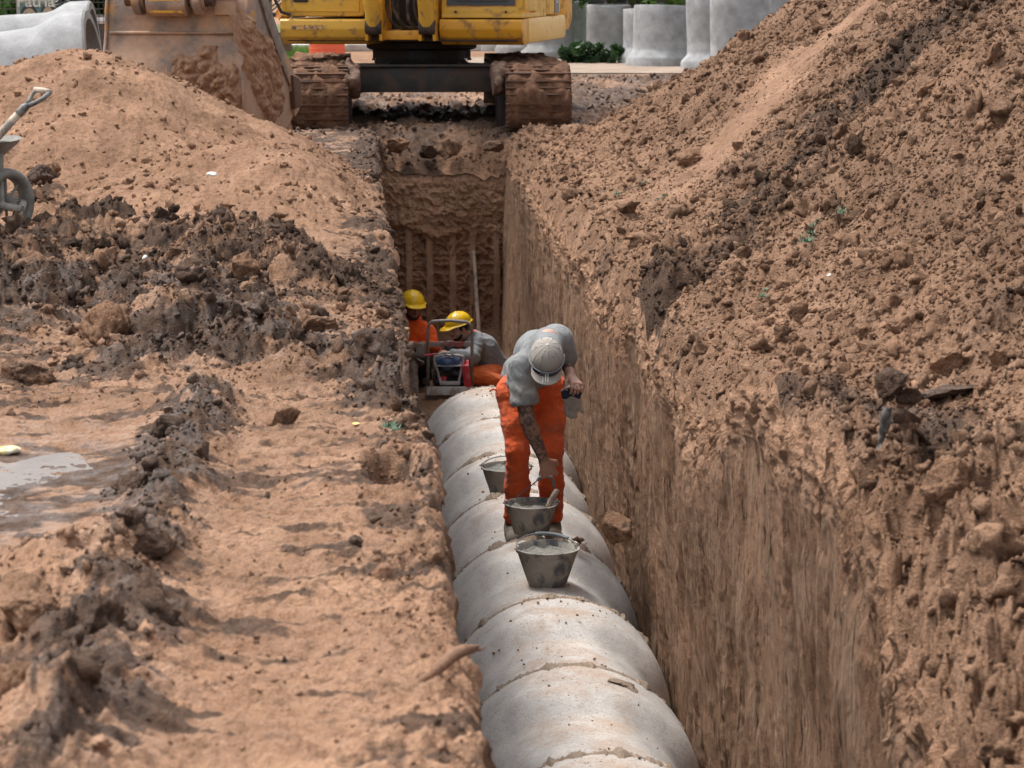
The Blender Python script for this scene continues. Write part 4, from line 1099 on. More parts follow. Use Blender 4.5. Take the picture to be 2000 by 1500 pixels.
# ------------------------------------------------------------------ the two crouching workers
def helmet(parent, c, M, root, sc=1.0):
    S = SDF(np.array(c) - .24, np.array(c) + .24, .006)
    at = lambda c_, M_, v: np.array(c_, float) + M_ @ (np.array(v, float) * sc)
    T3 = lambda *v: tuple(q * sc for q in v)
    S.ell(at(c, M, (0, -.01, .050)), T3(.108, .130, .112), M, .01)
    S.cap(at(c, M, (0, -.085, .118)), at(c, M, (0, -.01, .150)), .016, .016, .010); S.cap(at(c, M, (0, -.01, .150)), at(c, M, (0, .072, .118)), .016, .016, .010)
    [S.cap(at(c, M, (q_, -.08, .112)), at(c, M, (q_, -.01, .146)), .009, .009, .006) for q_ in (-.036, .036)]; [S.cap(at(c, M, (q_, -.01, .146)), at(c, M, (q_, .066, .112)), .009, .009, .006) for q_ in (-.036, .036)]
    S.ell(at(c, M, (0, -.01, .020)), T3(.098, .118, .105), M, .004, 'sub')
    S.cut(at(c, M, (0, 0, .042)), -M[:, 2])
    S.ell(at(c, M, (0, -.005, .048)), T3(.125, .150, .010), M, .006)
    S.ell(at(c, M, (0, .115, .040)), T3(.088, .072, .012), M, .01)
    S.ell(at(c, M, (0, -.01, .015)), T3(.092, .112, .100), M, .004, 'sub')
    return S.mesh('hard_hat', M_HELMET, parent, root)
def faceparts(parent, c, M, root, beard=True, hairline=True):
    for s_ in (-1, 1):
        mb = MB(); mb.box(at(c, M, (s_ * .030, .0845, .0035)) - np.array(root), (.020, .006, .007), Matrix([[*M[0]], [*M[1]], [*M[2]]]), .002)
        mb.build('eye', M_LENS, parent)
        mb = MB(); mb.tube([at(c, M, (s_ * .016, .094, .022)) - np.array(root), at(c, M, (s_ * .032, .092, .027)) - np.array(root), at(c, M, (s_ * .047, .080, .022)) - np.array(root)], .004, 6)
        mb.build('eyebrow', M_HAIR, parent)
    if beard:
        S = SDF(np.array(c) - .16, np.array(c) + .16, .005)
        S.ell(at(c, M, (0, .050, -.092)), (.036, .034, .028), M, .02)
        for s_ in (-1, 1): S.cap(at(c, M, (s_ * .056, .020, -.060)), at(c, M, (s_ * .028, .055, -.092)), .016, .018, .015)
        S.cap(at(c, M, (-.018, .086, -.046)), at(c, M, (.018, .086, -.046)), .006, .006, .004)
        S.disp(lambda x, y, z: .002 * n3(x, y, z, 90, 3)); S.mesh('beard', M_HAIR, parent, root)
    S = SDF(np.array(c) - .18, np.array(c) + .18, .006)
    S.ell(at(c, M, (0, -.022, .022)), (.080, .092, .080), M, .01); S.cut(at(c, M, (0, .045, 0)), M[:, 1]); S.mesh('hair', M_HAIR, parent, root)

# worker in the orange shirt, facing the camera
FZ = -2.48
ya = 23.15
PA = lambda px, py, dy=0: np.array(WY(px, py, ya + dy)[:])
ra = Vector((PA(818, 700)[0], ya, FZ))
wa = empty('person', ra, 0, 'crouching man in bright orange shirt and yellow hard hat, facing the camera, holding gloves', 'person')
RA = tuple(ra)
ca = PA(806, 601, -.08); MA = rotM((.28, -.95, -.14), (.05, -.15, .97))
nA, chA, hpA = PA(807, 629, 0), PA(812, 655, .0), PA(815, 702, .12)
sAR, sAL = PA(786, 648, .02), PA(836, 650, -.02)
eAR, wAR = PA(792, 682, -.12), PA(812, 673, -.34)
eAL, wAL = PA(846, 682, -.12), PA(832, 676, -.36)
S = SDF(PA(775, 745, -.7), (PA(870, 560, .3)), .0065)
S = SDF((PA(775, 700)[0], ya - .62, FZ + .3), (PA(870, 700)[0], ya + .25, ca[2] + .2), .0065)
head(S, ca, MA); S.cap(ca + np.array((0, .03, -.06)), nA, .055, .06, .03); S.cap(nA, chA, .07, .10, .04)
S.chain([eAR, wAR], [.04, .027], .02); S.chain([eAL, wAL], [.04, .027], .02); S.cap(sAR, eAR, .04, .04); S.cap(sAL, eAL, .04, .04)
hand(S, wAR, PA(822, 672, -.40), (-.2, -.5, .8), [60, 65, 70, 75], .4, 1.05, thumb=-1)
hand(S, wAL, PA(822, 680, -.42), (.3, -.5, .8), [60, 65, 70, 75], .4, 1.05, thumb=1)
S.mesh('body', SK_A, wa, RA)
helmet(wa, ca, MA, RA, 1.12); faceparts(wa, ca, MA, RA)
S = SDF(ca - .2, ca + .2, .006); S.ell(at(ca, MA, (0, .10, .036)), (.075, .072, .010), MA, .01); S.ell(at(ca, MA, (0, -.01, .03)), (.094, .112, .03), MA, .01); S.ell(at(ca, MA, (0, -.01, .03)), (.078, .096, .08), MA, .003, 'sub')
S.mesh('cap_brim', CL_BLACK, wa, RA)
S = SDF((PA(770, 700)[0], ya - .5, FZ + .3), (PA(875, 700)[0], ya + .35, nA[2] + .12), .008)
S.cap(hpA, chA, .15, .15, .06); S.cap(sAR + np.array((.05, 0, .01)), sAL + np.array((-.05, 0, .01)), .10, .10, .06)
S.chain([sAR, eAR, wAR + (eAR - wAR) * .25], [.078, .064, .052], .03); S.chain([sAL, eAL, wAL + (eAL - wAL) * .25], [.078, .066, .054], .03)
S.cap(nA, nA + np.array((0, -.02, .04)), .078, .080, .02)
S.cap(nA + np.array((0, -.02, .02)), nA + np.array((0, -.06, .12)), .062, .07, .01, 'sub')
fold = lambda sd: (lambda x, y, z: -0.006 * np.clip(1 - np.abs(perlin(x * 8 + z * 4, z * 11 + y * 9, sd)) * 3.0, 0, 1) - 0.004 * np.clip(1 - np.abs(perlin(x * 18 + y * 14, z * 20, sd + 2)) * 3, 0, 1) + 0.007 * n3(x, y, z, 7, sd))
S.disp(fold(31)); S.mesh('work_shirt', CL_ORANGE2, wa, RA)
S = SDF(nA - .14, nA + .14, .007); 
for q in range(12):
    a = 2 * PI * q / 12; a2 = 2 * PI * (q + 1) / 12
    f_ = lambda a: nA + np.array((.072 * math.cos(a), .065 * math.sin(a) - .01, .028 + .018 * math.sin(a)))
    S.cap(f_(a), f_(a2), .020, .020, .01)
S.disp(lambda x, y, z: .004 * n3(x, y, z, 30, 3)); S.mesh('neck_scarf', cloth_material("patterned_grey_scarf", (0.22, 0.20, 0.20), (0.30, 0.06, 0.05), 0.5, dsc=30), wa, RA)
# legs: squatting, knees forward
S = SDF((PA(765, 700)[0], ya - .62, FZ - .05), (PA(880, 700)[0], ya + .40, hpA[2] + .2), .009)
hL_, hR_ = hpA + np.array((-.09, .03, -.02)), hpA + np.array((.09, .03, -.02))
kA1, kA2 = PA(800, 708, -.42), PA(826, 706, -.40)
fA1, fA2 = np.array((PA(812, 740)[0] - .06, ya - .18, FZ + .07)), np.array((PA(826, 740)[0] + .02, ya - .12, FZ + .07))
for h_, k_, f_ in ((hL_, kA1, fA1), (hR_, kA2, fA2)): S.chain([h_, k_], [.105, .075], .04); S.chain([k_, f_], [.075, .062], .03)
S.disp(fold(35)); S.mesh('trousers', CL_BLACK, wa, RA)
for f_ in (fA1, fA2):
    S = SDF(f_ - .22, f_ + .22, .008); S.cap(f_ + np.array((0, .03, -.025)), f_ + np.array((0, -.13, -.035)), .045, .040, .02); S.cap(f_ + np.array((0, .03, 0)), f_ + np.array((0, .02, .06)), .05, .055, .02); S.cut((0, 0, FZ + .004), (0, 0, -1)); S.mesh('boot', M_BOOT, wa, RA)
# gloves in his hands
gl0 = PA(822, 684, -.46)
S = SDF(gl0 - np.array((.14, .1, .2)), gl0 + np.array((.14, .1, .12)), .006)
S.cap(gl0 + np.array((0, 0, .05)), gl0 + np.array((-.01, 0, -.04)), .030, .045, .02, sq=((0, 1, 0), 1.6))
for q in (-.05, -.022, .006, .034): S.cap(gl0 + np.array((q * .8, 0, -.05)), gl0 + np.array((q * 1.2 - .01, 0, -.12 + abs(q) * .5)), .014, .012, .008)
S.disp(lambda x, y, z: .005 * n3(x, y, z, 25, 9)); g_ = S.mesh('work_glove', M_GLOVE, None, tuple(gl0)); g_.location = gl0
tag(g_, 'grey work gloves held in the hands of the crouching man in the orange shirt', 'glove')

# worker in the grey hoodie, in profile, facing left
yb = 22.85
PB = lambda px, py, dy=0: np.array(WY(px, py, yb + dy)[:])
rb = Vector((PB(945, 740)[0], yb, FZ))
wb = empty('person', rb, 0, 'man in grey hoodie, yellow hard hat and faded orange trousers kneeling by the compactor', 'person')
RB = tuple(rb)
cb = PB(896, 642, -.12); MBm = rotM((-.84, -.44, -.26), (-.25, -.10, .95))
nB, chB, hpB = PB(915, 664, -.02), PB(932, 682, .02), PB(957, 724, .08)
sB1, sB2 = PB(928, 672, -.17), PB(918, 668, .17)
eB1, wB1 = PB(922, 698, -.34), PB(880, 692, -.38)
eB2, wB2 = PB(900, 690, .10), PB(876, 674, -.05)
S = SDF((PB(850, 700)[0], yb - .6, hpB[2]), (PB(960, 700)[0], yb + .35, cb[2] + .2), .0065)
head(S, cb, MBm); S.cap(cb + np.array((.05, .01, -.06)), nB, .055, .062, .03); S.cap(nB, chB, .07, .10, .04)
S.cap(eB1, wB1, .04, .027); S.cap(eB2, wB2, .04, .027); S.cap(sB1, eB1, .04); S.cap(sB2, eB2, .04)
hand(S, wB1, PB(868, 688, -.38), (-.1, -.2, 1), [40, 45, 50, 55], .4, 1.0, thumb=-1)
hand(S, wB2, PB(867, 670, -.10), (-.1, -.2, 1), [30, 35, 40, 45], .4, 1.0, thumb=-1)
S.mesh('body', SK_B, wb, RB); helmet(wb, cb, MBm, RB, 1.08); faceparts(wb, cb, MBm, RB)
S = SDF((PB(855, 700)[0], yb - .6, hpB[2] - .2), (PB(1010, 700)[0], yb + .42, nB[2] + .16), .008)
S.cap(hpB + np.array((.02, 0, .02)), chB, .145, .150, .06); S.cap(chB, nB + np.array((.04, 0, -.03)), .15, .11, .06); S.cap(sB1, sB2, .09, .09, .06)
S.cap(hpB + np.array((.06, 0, .06)), chB + np.array((.08, 0, .02)), .12, .12, .06)
S.chain([sB1, eB1, wB1 + (eB1 - wB1) * .12], [.085, .072, .050], .03); S.chain([sB2, eB2, wB2 + (eB2 - wB2) * .12], [.08, .068, .05], .03)
S.cap(nB + np.array((.07, -.09, .03)), nB + np.array((.07, .09, .03)), .052, .052, .03)      # folded hood
S.cap(nB + np.array((-.01, -.02, .01)), nB + np.array((-.09, -.02, .10)), .072, .075, .012, 'sub')
S.disp(fold(41)); S.mesh('hoodie', CL_HOOD, wb, RB)
S = SDF(nB - .16, nB + .16, .006)
for q in range(12):
    f_ = lambda a: nB + np.array((.070 * math.cos(a) - .035 + .03 * math.cos(a), .072 * math.sin(a) - .02, .035 + .045 * math.cos(a)))
    S.cap(f_(2 * PI * q / 12), f_(2 * PI * (q + 1) / 12), .020, .020, .01)
S.cap(nB + np.array((-.08, -.06, .02)), nB + np.array((-.09, -.06, -.08)), .028, .022, .02)
S.mesh('shirt_collar', CL_ORANGE2, wb, RB)
S = SDF((PB(880, 700)[0], yb - .60, FZ - .05), (PB(1010, 700)[0], yb + .42, hpB[2] + .2), .009)
kB1, kB2 = PB(928, 733, -.34), PB(905, 715, .16)
h1, h2 = hpB + np.array((.03, -.10, -.03)), hpB + np.array((0, .10, -.03))
a1, a2 = np.array((PB(968, 745)[0], yb - .28, FZ + .09)), np.array((PB(925, 745)[0], yb + .16, FZ + .08))
S.cap(h1, h2, .12, .12, .05); S.chain([h1, kB1, a1], [.12, .088, .068], .035); S.chain([h2, kB2, a2], [.115, .080, .065], .035)
S.disp(fold(45)); S.mesh('trousers', CL_ORANGE3, wb, RB)
for f_, d_ in ((a1, .12), (a2, -.13)):
    S = SDF(f_ - .22, f_ + .22, .008); S.cap(f_ + np.array((0, 0, -.04)), f_ + np.array((d_, 0, -.045)), .046, .040, .02); S.cap(f_, f_ + np.array((0, 0, -.02)), .05, .055, .02); S.cut((0, 0, FZ + .004), (0, 0, -1)); S.mesh('boot', M_BOOT, wb, RB)

# ------------------------------------------------------------------ plate compactor
yc = 22.2
c0 = Vector((WY(879, 780, yc).x, yc, -2.50))
pc = empty('plate_compactor', c0, R(-2), 'petrol plate compactor with grey hoop handle and blue tank standing behind the last pipe', 'compactor')
M_STEELG = pm("worn_grey_steel", (0.33, 0.31, 0.29), 0.45, 0.15, 0.15, 12, (0.24, 0.19, 0.15), 9, 0.4)
M_TUBE = pm("light_tube_steel", (0.52, 0.53, 0.54), 0.35, 0.25, 0.1, 12, (0.30, 0.26, 0.22), 12, 0.25)
M_BASE = pm("muddy_cast_iron", (0.15, 0.145, 0.14), 0.6, 0.2, 0.15, 12, (0.24, 0.14, 0.085), 5, 0.7)
M_BLUE = pm("blue_tank_paint", (0.06, 0.12, 0.25), 0.28, 0, 0.1, 12, (0.20, 0.20, 0.20), 20, 0.25)
M_RED = pm("red_machine_paint", (0.50, 0.035, 0.05), 0.35, 0, 0.1, 8, (0.4, 0.3, 0.28), 12, 0.3)
M_BLKR = pm("black_rubber", (0.02, 0.02, 0.021), 0.7)
L = lambda px, py, dy=0: WY(px, py, yc + dy) - c0
mb = MB()   # handle hoop
hp = [L(836, 756, .05), L(836, 700, .0), L(836, 645, -.04), L(838, 634, -.04), L(844, 628, -.04), L(880, 626, -.04), L(912, 629, -.04), L(919, 635, -.04), L(922, 646, -.04), L(922, 700, 0), L(922, 756, .05)]
mb.tube(hp, .0165, 12); mb.build('handle', M_STEELG, pc, smooth=True)
mb = MB(); mb.box(L(879, 672, -.045), ((L(921, 672) - L(838, 672)).x, .012, .046), bev=.003); cbar = mb.build('crossbar', M_STEELG, pc)
cu = bpy.data.curves.new("lettering", 'FONT'); cu.body = "STONE"; cu.size = .060; cu.extrude = .0006; cu.align_x = 'CENTER'; cu.align_y = 'CENTER'; cu.space_character = 1.05; cu.shear = .25; cu.offset = 0.0012
to = bpy.data.objects.new("tmp", cu); C.objects.link(to); bpy.context.view_layer.update()
me = bpy.data.meshes.new_from_object(to.evaluated_get(bpy.context.evaluated_depsgraph_get())); bpy.data.objects.remove(to, do_unlink=True)
lt = link('lettering', me, M_RED, cbar, smooth=False); lt.rotation_euler = (R(90), 0, 0); lt.location = L(886, 672, -.054)
mb = MB(); q = L(868, 672, -.053); mb.add([q + Vector((-.035, 0, .014)), q + Vector((.0, 0, .012)), q + Vector((.008, 0, -.010)), q + Vector((-.012, 0, -.002))], [(0, 1, 2, 3)]); mb.build('emblem', M_RED, cbar)
mb = MB(); mb.prism([(-.24, 0), (.24, 0), (.24, .10), (.20, .155), (-.20, .155), (-.24, .10)], .50, Matrix.Translation(L(878, 784, .1) + Vector((0, .05, 0))), .008)
bp = mb.build('base_plate', M_BASE, pc)
mb = MB(); mb.box(L(880, 764, -.10), (.46, .03, .09), Matrix.Rotation(R(-25), 3, 'X'), .005); mb.build('front_lip', M_STEELG, bp)
mb = MB()   # inner roll frame
for s_, a_, b_ in ((-1, 849, 861), (1, 904, 896)):
    mb.tube([L(a_, 697, 0), L(a_ + s_ * 1, 703, 0), L(b_, 747, -.04)], .014, 10)
mb.tube([L(848, 697, 0), L(862, 694, 0), L(892, 694, 0), L(905, 696, 0)], .014, 10); mb.box(L(879, 748, -.04), (.20, .05, .035), bev=.006)
mb.tube([L(846, 700, .3), L(846, 755, .3)], .014, 8); mb.tube([L(906, 700, .3), L(906, 755, .3)], .014, 8); mb.tube([L(846, 700, .3), L(849, 697, 0)], .014, 8); mb.tube([L(906, 700, .3), L(904, 697, 0)], .014, 8)
mb.build('engine_guard', M_TUBE, pc)
for px in (856, 903):
    mb = MB(); mb.tube([L(px - 5, 747, .0), L(px + 5, 747, .0)], .024, 14); mb.build('rubber_mount', M_BLKR, pc)
mb = MB(); mb.box(L(874, 724, .12), (.24, .24, .10)); mb.box(L(874, 736, .14), (.30, .28, .09), bev=.01)
for k in range(5): mb.box(L(876, 716 + 4 * k, .0), (.16, .03, .008))
mb.tube([L(862, 735, -.02), L(862, 722, -.02)], .02, 10); mb.tube([L(884, 728, -.02), L(896, 732, -.03)], .028, 12); eng = mb.build('engine', M_BLKR, pc)
S = SDF(np.array(L(874, 712, .1)) - .2, np.array(L(874, 712, .1)) + .2, .007)
t0 = np.array(L(874, 711, .06)); S.ell(t0 + np.array((0, .03, .02)), (.125, .13, .075), None, .02); S.ell(t0 + np.array((0, .03, .0)), (.118, .12, .085), None, .02)
tk = S.mesh('fuel_tank', M_BLUE, pc); 
mb = MB(); mb.box(t0 + np.array((0, .03, -.005)), (.262, .262, .008), bev=.003); mb.build('tank_seam', M_TUBE, tk)
mb = MB(); mb.lathe([(0, .02), (.026, .02), (.028, .0), (.028, -.01)], 20, Matrix.Translation(Vector(t0 + np.array((.0, .0, .098))))); mb.build('fuel_cap', M_TUBE, tk)
mb = MB(); mb.tube([L(869, 743, .02), L(857, 735, .02)], .045, 16); mb.build('air_filter', M_RED, eng)
mb = MB(); mb.box(L(912, 742, .10), (.075, .40, .36), Matrix.Rotation(R(-6), 3, 'Y'), .025); mb.build('belt_guard', M_RED, pc)
mb = MB(); mb.tube([L(829, 694.5, -.1), L(852, 692, -.09)], .012, 10); mb.build('lever_grip', M_RED, pc)
mb = MB(); mb.tube([L(852, 692, -.09), L(868, 688.5, -.08), L(880, 690, -.06), L(890, 696, 0)], .008, 8); mb.tube([L(852, 693, -.08), L(866, 691, -.08), L(879, 695, -.03)], .006, 8); mb.build('lever', M_TUBE, pc)
# long stick leaning on the end wall
st0, st1 = WY(936, 655, 23.70), WY(923, 459, 24.02); st0.y -= .0
mb = MB(); n_ = 14; mb.tube([(st0 + (st1 - st0) * (i / n_) + Vector((.0015 * math.sin(i * .9), 0, 0)) - st0) for i in range(n_ + 1)], [.023 - .005 * i / n_ for i in range(n_ + 1)], 10)
stick = mb.build('wooden_pole', M_WOOD, None, smooth=True); stick.location = st0; tag(stick, 'long pale wooden pole leaning against the dark end wall of the trench', 'pole')
# ------------------------------------------------------------------ excavator
M_YEL = pm("yellow_machine_paint", (0.66, 0.39, 0.055), 0.42, 0, 0.10, 2.5, (0.30, 0.18, 0.08), 7, 0.22, 0.05)
M_GOLD = pm("deep_yellow_paint", (0.62, 0.30, 0.020), 0.42, 0, 0.08, 2.5, (0.28, 0.15, 0.05), 6, 0.28, 0.05)
M_BLACK = pm("black_chassis_paint", (0.016, 0.014, 0.013), 0.55, 0, 0.2, 4, (0.07, 0.045, 0.032), 3, 0.50, 0.3, 30, 0.006)
M_TRACK = plain_soil("mud_caked_track", (0.085, 0.045, 0.028), (0.19, 0.10, 0.060), 0.9, 7)
M_TRACKD = pm("worn_track_steel", (0.035, 0.030, 0.028), 0.5, 0.5, 0.2, 8, (0.15, 0.08, 0.05), 4, 0.8, 0.5, 30, 0.01)
M_HOSE = pm("black_hose", (0.030, 0.028, 0.027), 0.55, 0, 0.2, 8, (0.16, 0.12, 0.09), 8, 0.4)
M_GLASSD = pm("dark_cab_glass", (0.012, 0.014, 0.016), 0.06, 0, 0, bmp=0, spec=0.8)
M_SEAL = pm("grey_window_seal", (0.055, 0.062, 0.068), 0.5)
M_DECAL = pm("grey_decal", (0.11, 0.12, 0.125), 0.45)
M_CHROME = pm("chrome_rod", (0.6, 0.6, 0.6), 0.15, 1.0, 0, bmp=0)
def bucket_mat():
    m, nt, b = nodes("worn_bucket_steel"); co = objco(nt)
    n1 = noise(nt, 2.6, 9, co, 0.68, 0.4); n2 = noise(nt, 10, 8, co, 0.7)
    c = mixc(nt, ramp(nt, n2, 0.35, 0.65), (0.13, 0.10, 0.085), (0.24, 0.185, 0.145))
    c = mixc(nt, ramp(nt, n1, 0.53, 0.62), c, (0.40, 0.20, 0.05))
    sx = N(nt, "ShaderNodeSeparateXYZ"); nt.links.new(co, sx.inputs[0])
    mr = N(nt, "ShaderNodeMapRange"); nt.links.new(sx.outputs[2], mr.inputs[0]); mr.inputs[1].default_value = -0.2; mr.inputs[2].default_value = 0.95; mr.inputs[3].default_value = 0.36; mr.inputs[4].default_value = 0.02
    f = ramp(nt, mth(nt, 'ADD', noise(nt, 2.2, 8, co, 0.65), mr.outputs[0]), 0.47, 0.60)
    c = mixc(nt, mth(nt, 'MULTIPLY', f, 0.92), c, mixc(nt, ramp(nt, n2, .3, .7), (0.30, 0.18, 0.115), (0.42, 0.27, 0.18)))
    nt.links.new(c, b.inputs["Base Color"]); b.inputs["Roughness"].default_value = 0.7; b.inputs["Metallic"].default_value = 0.0
    nt.links.new(bump(nt, mth(nt, 'ADD', n2, n1), 0.4, 0.02), b.inputs["Normal"]); return m
M_BKT = bucket_mat()

exY, gz = 27.1, -0.14
exX = 0.62
ex = empty('excavator', (exX, exY, gz), 0, 'large yellow tracked excavator straddling the far end of the trench', 'excavator')
# tracks
TG = 1.19     # half gauge
def track(s):
    mb = MB(); half, rr, h = 2.10, .345, .745; w = .70
    n = 46; path = []; per = 2 * (2 * half) + 2 * PI * rr
    def pt(u):
        u %= per
        if u < 2 * half: return (-half + u, h, 0, 1)
        u -= 2 * half
        if u < PI * rr: a = u / rr; return (half + rr * math.sin(a), h - rr + rr * math.cos(a), math.sin(a), math.cos(a))
        u -= PI * rr
        if u < 2 * half: return (half - u, h - 2 * rr, 0, -1)
        u -= 2 * half; a = u / rr
        return (-half - rr * math.sin(a), h - rr - rr * math.cos(a), -math.sin(a), -math.cos(a))
    for i in range(n):
        y, z, ny, nz = pt(per * i / n); ty, tz = nz, -ny
        Rm = Matrix(((1, 0, 0), (0, ty, ny), (0, tz, nz)))
        c = Vector((0, -y, z)); Rm = Matrix(((1, 0, 0), (0, -ty, -ny), (0, tz, nz)))
        mb.box(c, (w, per / n * .94, .03), Rm, 0)
        for q in (-.33, 0, .33): mb.box(c + Rm @ Vector((0, per / n * q, .028)), (w, .018, .035), Rm, 0)
    t = mb.build('track', M_TRACKD, ex); t.location = (s * TG, 0, 0)
    mb = MB(); mb.box((0, 0, .40), (.32, 3.9, .38), bev=.04)
    for q in (-1.8, 1.8): mb.tube([(-.2, q, .40), (.2, q, .40)], .29, 24)
    for q in np.linspace(-1.4, 1.4, 7): mb.tube([(-.17, q, .17), (.17, q, .17)], .11, 14)
    mb.build('track_frame', M_BLACK, t)
    # mud packed on the front and top of the track
    nu, nv = 150, 70; V = []; F = []
    U = np.linspace(0, 1, nu)[:, None] * np.ones((1, nv)); Vv = np.ones((nu, 1)) * np.linspace(-1, 1, nv)[None, :]
    u0 = -.5 ; arc = (U * (2 * half * .9 + PI * rr * 1.02)) + 2 * half * .1
    pts = [pt(a) for a in arc[:, 0]]
    base = np.array(pts)
    nn = billow(arc * 3.0 + s * 5, Vv * 1.1 * .35 * 3, 5, 601 + s); n2_ = fbm(arc * 9 + s, Vv * 3, 4, 611)
    grs = np.abs(((arc * n / per) % 1.0) - .5) * 2
    thick = .045 + .030 * nn + .02 * n2_ - .022 * sstep(.8, 1.0, grs) - .05 * np.maximum(np.abs(Vv) - .93, 0) / .07
    for i in range(nu):
        for j in range(nv):
            d = thick[i, j]; V.append((Vv[i, j] * w / 2 * 1.01, -(base[i, 0] + base[i, 2] * d), base[i, 1] + base[i, 3] * d))
    mb = MB(); F = grid_faces(nu, nv).tolist(); mb.add(V, F); mb.build('caked_mud', M_TRACK, t, smooth=True)
    # lump hanging inside
    S = SDF((-.5, -2.7, .2), (.5, -1.2, 1.1), .02)
    sx_ = -s * .42
    S.ell((sx_, -2.1, .62), (.12, .33, .14), None, .05); S.ell((sx_ * .9, -1.8, .70), (.12, .3, .12), None, .05); S.disp(lambda x, y, z: .11 * n3(x, y, z, 5, 3) + .05 * n3(x, y, z, 14, 5)); S.mesh('mud_lump', CLOD_DARK, t)
track(-1); track(1)
mb = MB()
mb.box((0, -1.25, .60), (1.72, .10, .28), bev=.02); mb.box((0, -1.24, .755), (1.74, .22, .025), bev=.005); mb.box((0, 0, .63), (1.1, 2.3, .26), bev=.04)
for s in (-1, 1):
    mb.box((s * .86, -1.2, .30), (.10, .8, .60), bev=.01); mb.box((s * .66, -1.0, .62), (.6, .55, .20), Matrix.Rotation(s * R(12), 3, 'Y'), .02); mb.box((s * .66, 1.0, .60), (.6, .55, .2), None, .02)
mb.build('carbody', M_BLACK, ex)
mb = MB(); mb.lathe([(.0, .72), (.50, .72), (.50, .80), (.57, .80), (.57, .90), (.60, .90), (.64, .92), (.64, .99), (0, .99)], 64)
for k in range(48):
    a = 2 * PI * k / 48; mb.box((.57 * math.cos(a), .57 * math.sin(a), .785), (.02, .02, .018))
mb.build('slewing_ring', M_BLACK, ex)
# slewing house
HR = R(-13.0)
hs = bpy.data.objects.new('house', None)
mb = MB(); W2 = 1.37
mb.box((0, .30, 1.06), (2.6, 3.3, .08), bev=.01)
hs = mb.build('house_deck', M_BLACK, ex); hs.rotation_euler = (0, 0, HR); hs.location = (0.05, 0, 0)
def part(mb, name, mat, parent=hs, **k): return mb.build(name, mat, parent, **k)
def skirt(x0, x1, y0, y1, z0, z1, mat, name='skirt', flip=1):
    mb = MB(); mb.prism([(0, z0), (.0, z1), (.0, z1)], .1) if False else None
    poly = [(y0 + .16, z0), (y0 + .04, z0 + .08), (y0, z0 + .17), (y0, z1 - .02), (y0 + .02, z1), (y1, z1), (y1, z0)]
    M = Matrix(((0, 1, 0, (x0 + x1) / 2), (1, 0, 0, 0), (0, 0, 1, 0), (0, 0, 0, 1)))
    mb.prism(poly, abs(x1 - x0), M, .012); return mb.build(name, mat, hs)
Fy = -1.42
skirt(-1.36, -.38, Fy - .02, 1.8, .985, 1.265, M_YEL)
skirt(.44, 1.36, Fy, -1.0, .985, 1.265, M_GOLD)
mb = MB(); M90 = Matrix(((0, -1, 0, 1.16), (1, 0, 0, .38), (0, 0, 1, 0), (0, 0, 0, 1)))
mb.prism([(-1.40 - .0, .99), (1.45, .99), (1.45, 1.28), (-1.40, 1.28)], .42, Matrix(((0, 1, 0, 1.17), (1, 0, 0, .40), (0, 0, 1, 0), (0, 0, 0, 1))), .05); mb.build('side_skirt', pm("side_lit_yellow_paint", (0.72, 0.45, 0.13), 0.45, 0, 0.06, 2, (0.4, 0.25, 0.12), 5, 0.15, 0.05), hs)  # house yellow made paler: brighter light on this side is put into the colour
# right-hand storage box (viewer's left)
mb = MB(); mb.box((-.88, -.72 + .3, 1.72), (.96, 1.96, .86), bev=.05); sb = mb.build('storage_box', M_YEL, hs)
mb = MB(); mb.box((-.88, -1.405, 1.66), (.84, .012, .62), bev=.02); mb.build('front_panel', M_YEL, sb)
mb = MB(); mb.box((-1.12, -1.415, 1.50), (.17, .02, .105), bev=.02)
vb = mb.build('vent', M_BLKR, sb)
mb = MB()
for q in (-.018, .018): mb.box((-1.12, -1.43, 1.50 + q), (.165, .006, .008))
mb.build('vent_bar', M_YEL, vb)
mb = MB(); mb.box((-1.03, Fy - .024, 1.175), (.40, .006, .05)); mb.build('worn_decal', pm("faded_decal", (0.58, 0.34, 0.09), 0.6, 0, 0.2, 30, (0.10, 0.08, 0.10), 25, 0.4), sb)
mb = MB(); mb.tube([(-1.24, -1.42, 1.31), (-1.33, -1.47, 1.34), (-1.37, -1.48, 1.42), (-1.42, -1.48, 1.52)], .018, 10); mb.box((-1.42, -1.50, 1.56), (.10, .06, .10), bev=.02); mb.build('mirror_bracket', M_BLKR, sb)
# centre bay, boom foot
mb = MB()
for x in (-.36, -.20, .24, .40): mb.box((x, -1.25, 1.28), (.035, .5, .5), bev=.008)
mb.box((.02, -1.0, 1.09), (.44, .8, .10), bev=.01); mb.box((.02, -1.05, 1.30), (.40, .05, .40)) if False else None
mb.build('boom_bracket', M_GOLD, hs)
mb = MB(); mb.box((.02, -.35, 1.45), (.80, .10, .80)); mb.build('bay_back', M_BLKR, hs)
BD = Vector((0, -1, 0))
for x in (-.28, .32):
    mb = MB(); mb.tube([(x, -1.48, 1.22), (x, -1.95, 2.15)], .085, 20); mb.tube([(x, -1.95, 2.15), (x, -1.99, 2.22)], .095, 20); cy = mb.build('boom_cylinder', M_YEL, hs)
    mb = MB(); mb.tube([(x, -1.99, 2.22), (x, -2.38, 3.02)], .045, 14); mb.build('cylinder_rod', M_CHROME, cy)
    mb = MB(); mb.tube([(x - .09, -1.46, 1.18), (x + .09, -1.46, 1.18)], .09, 18); mb.build('cylinder_eye', M_BLACK, cy)
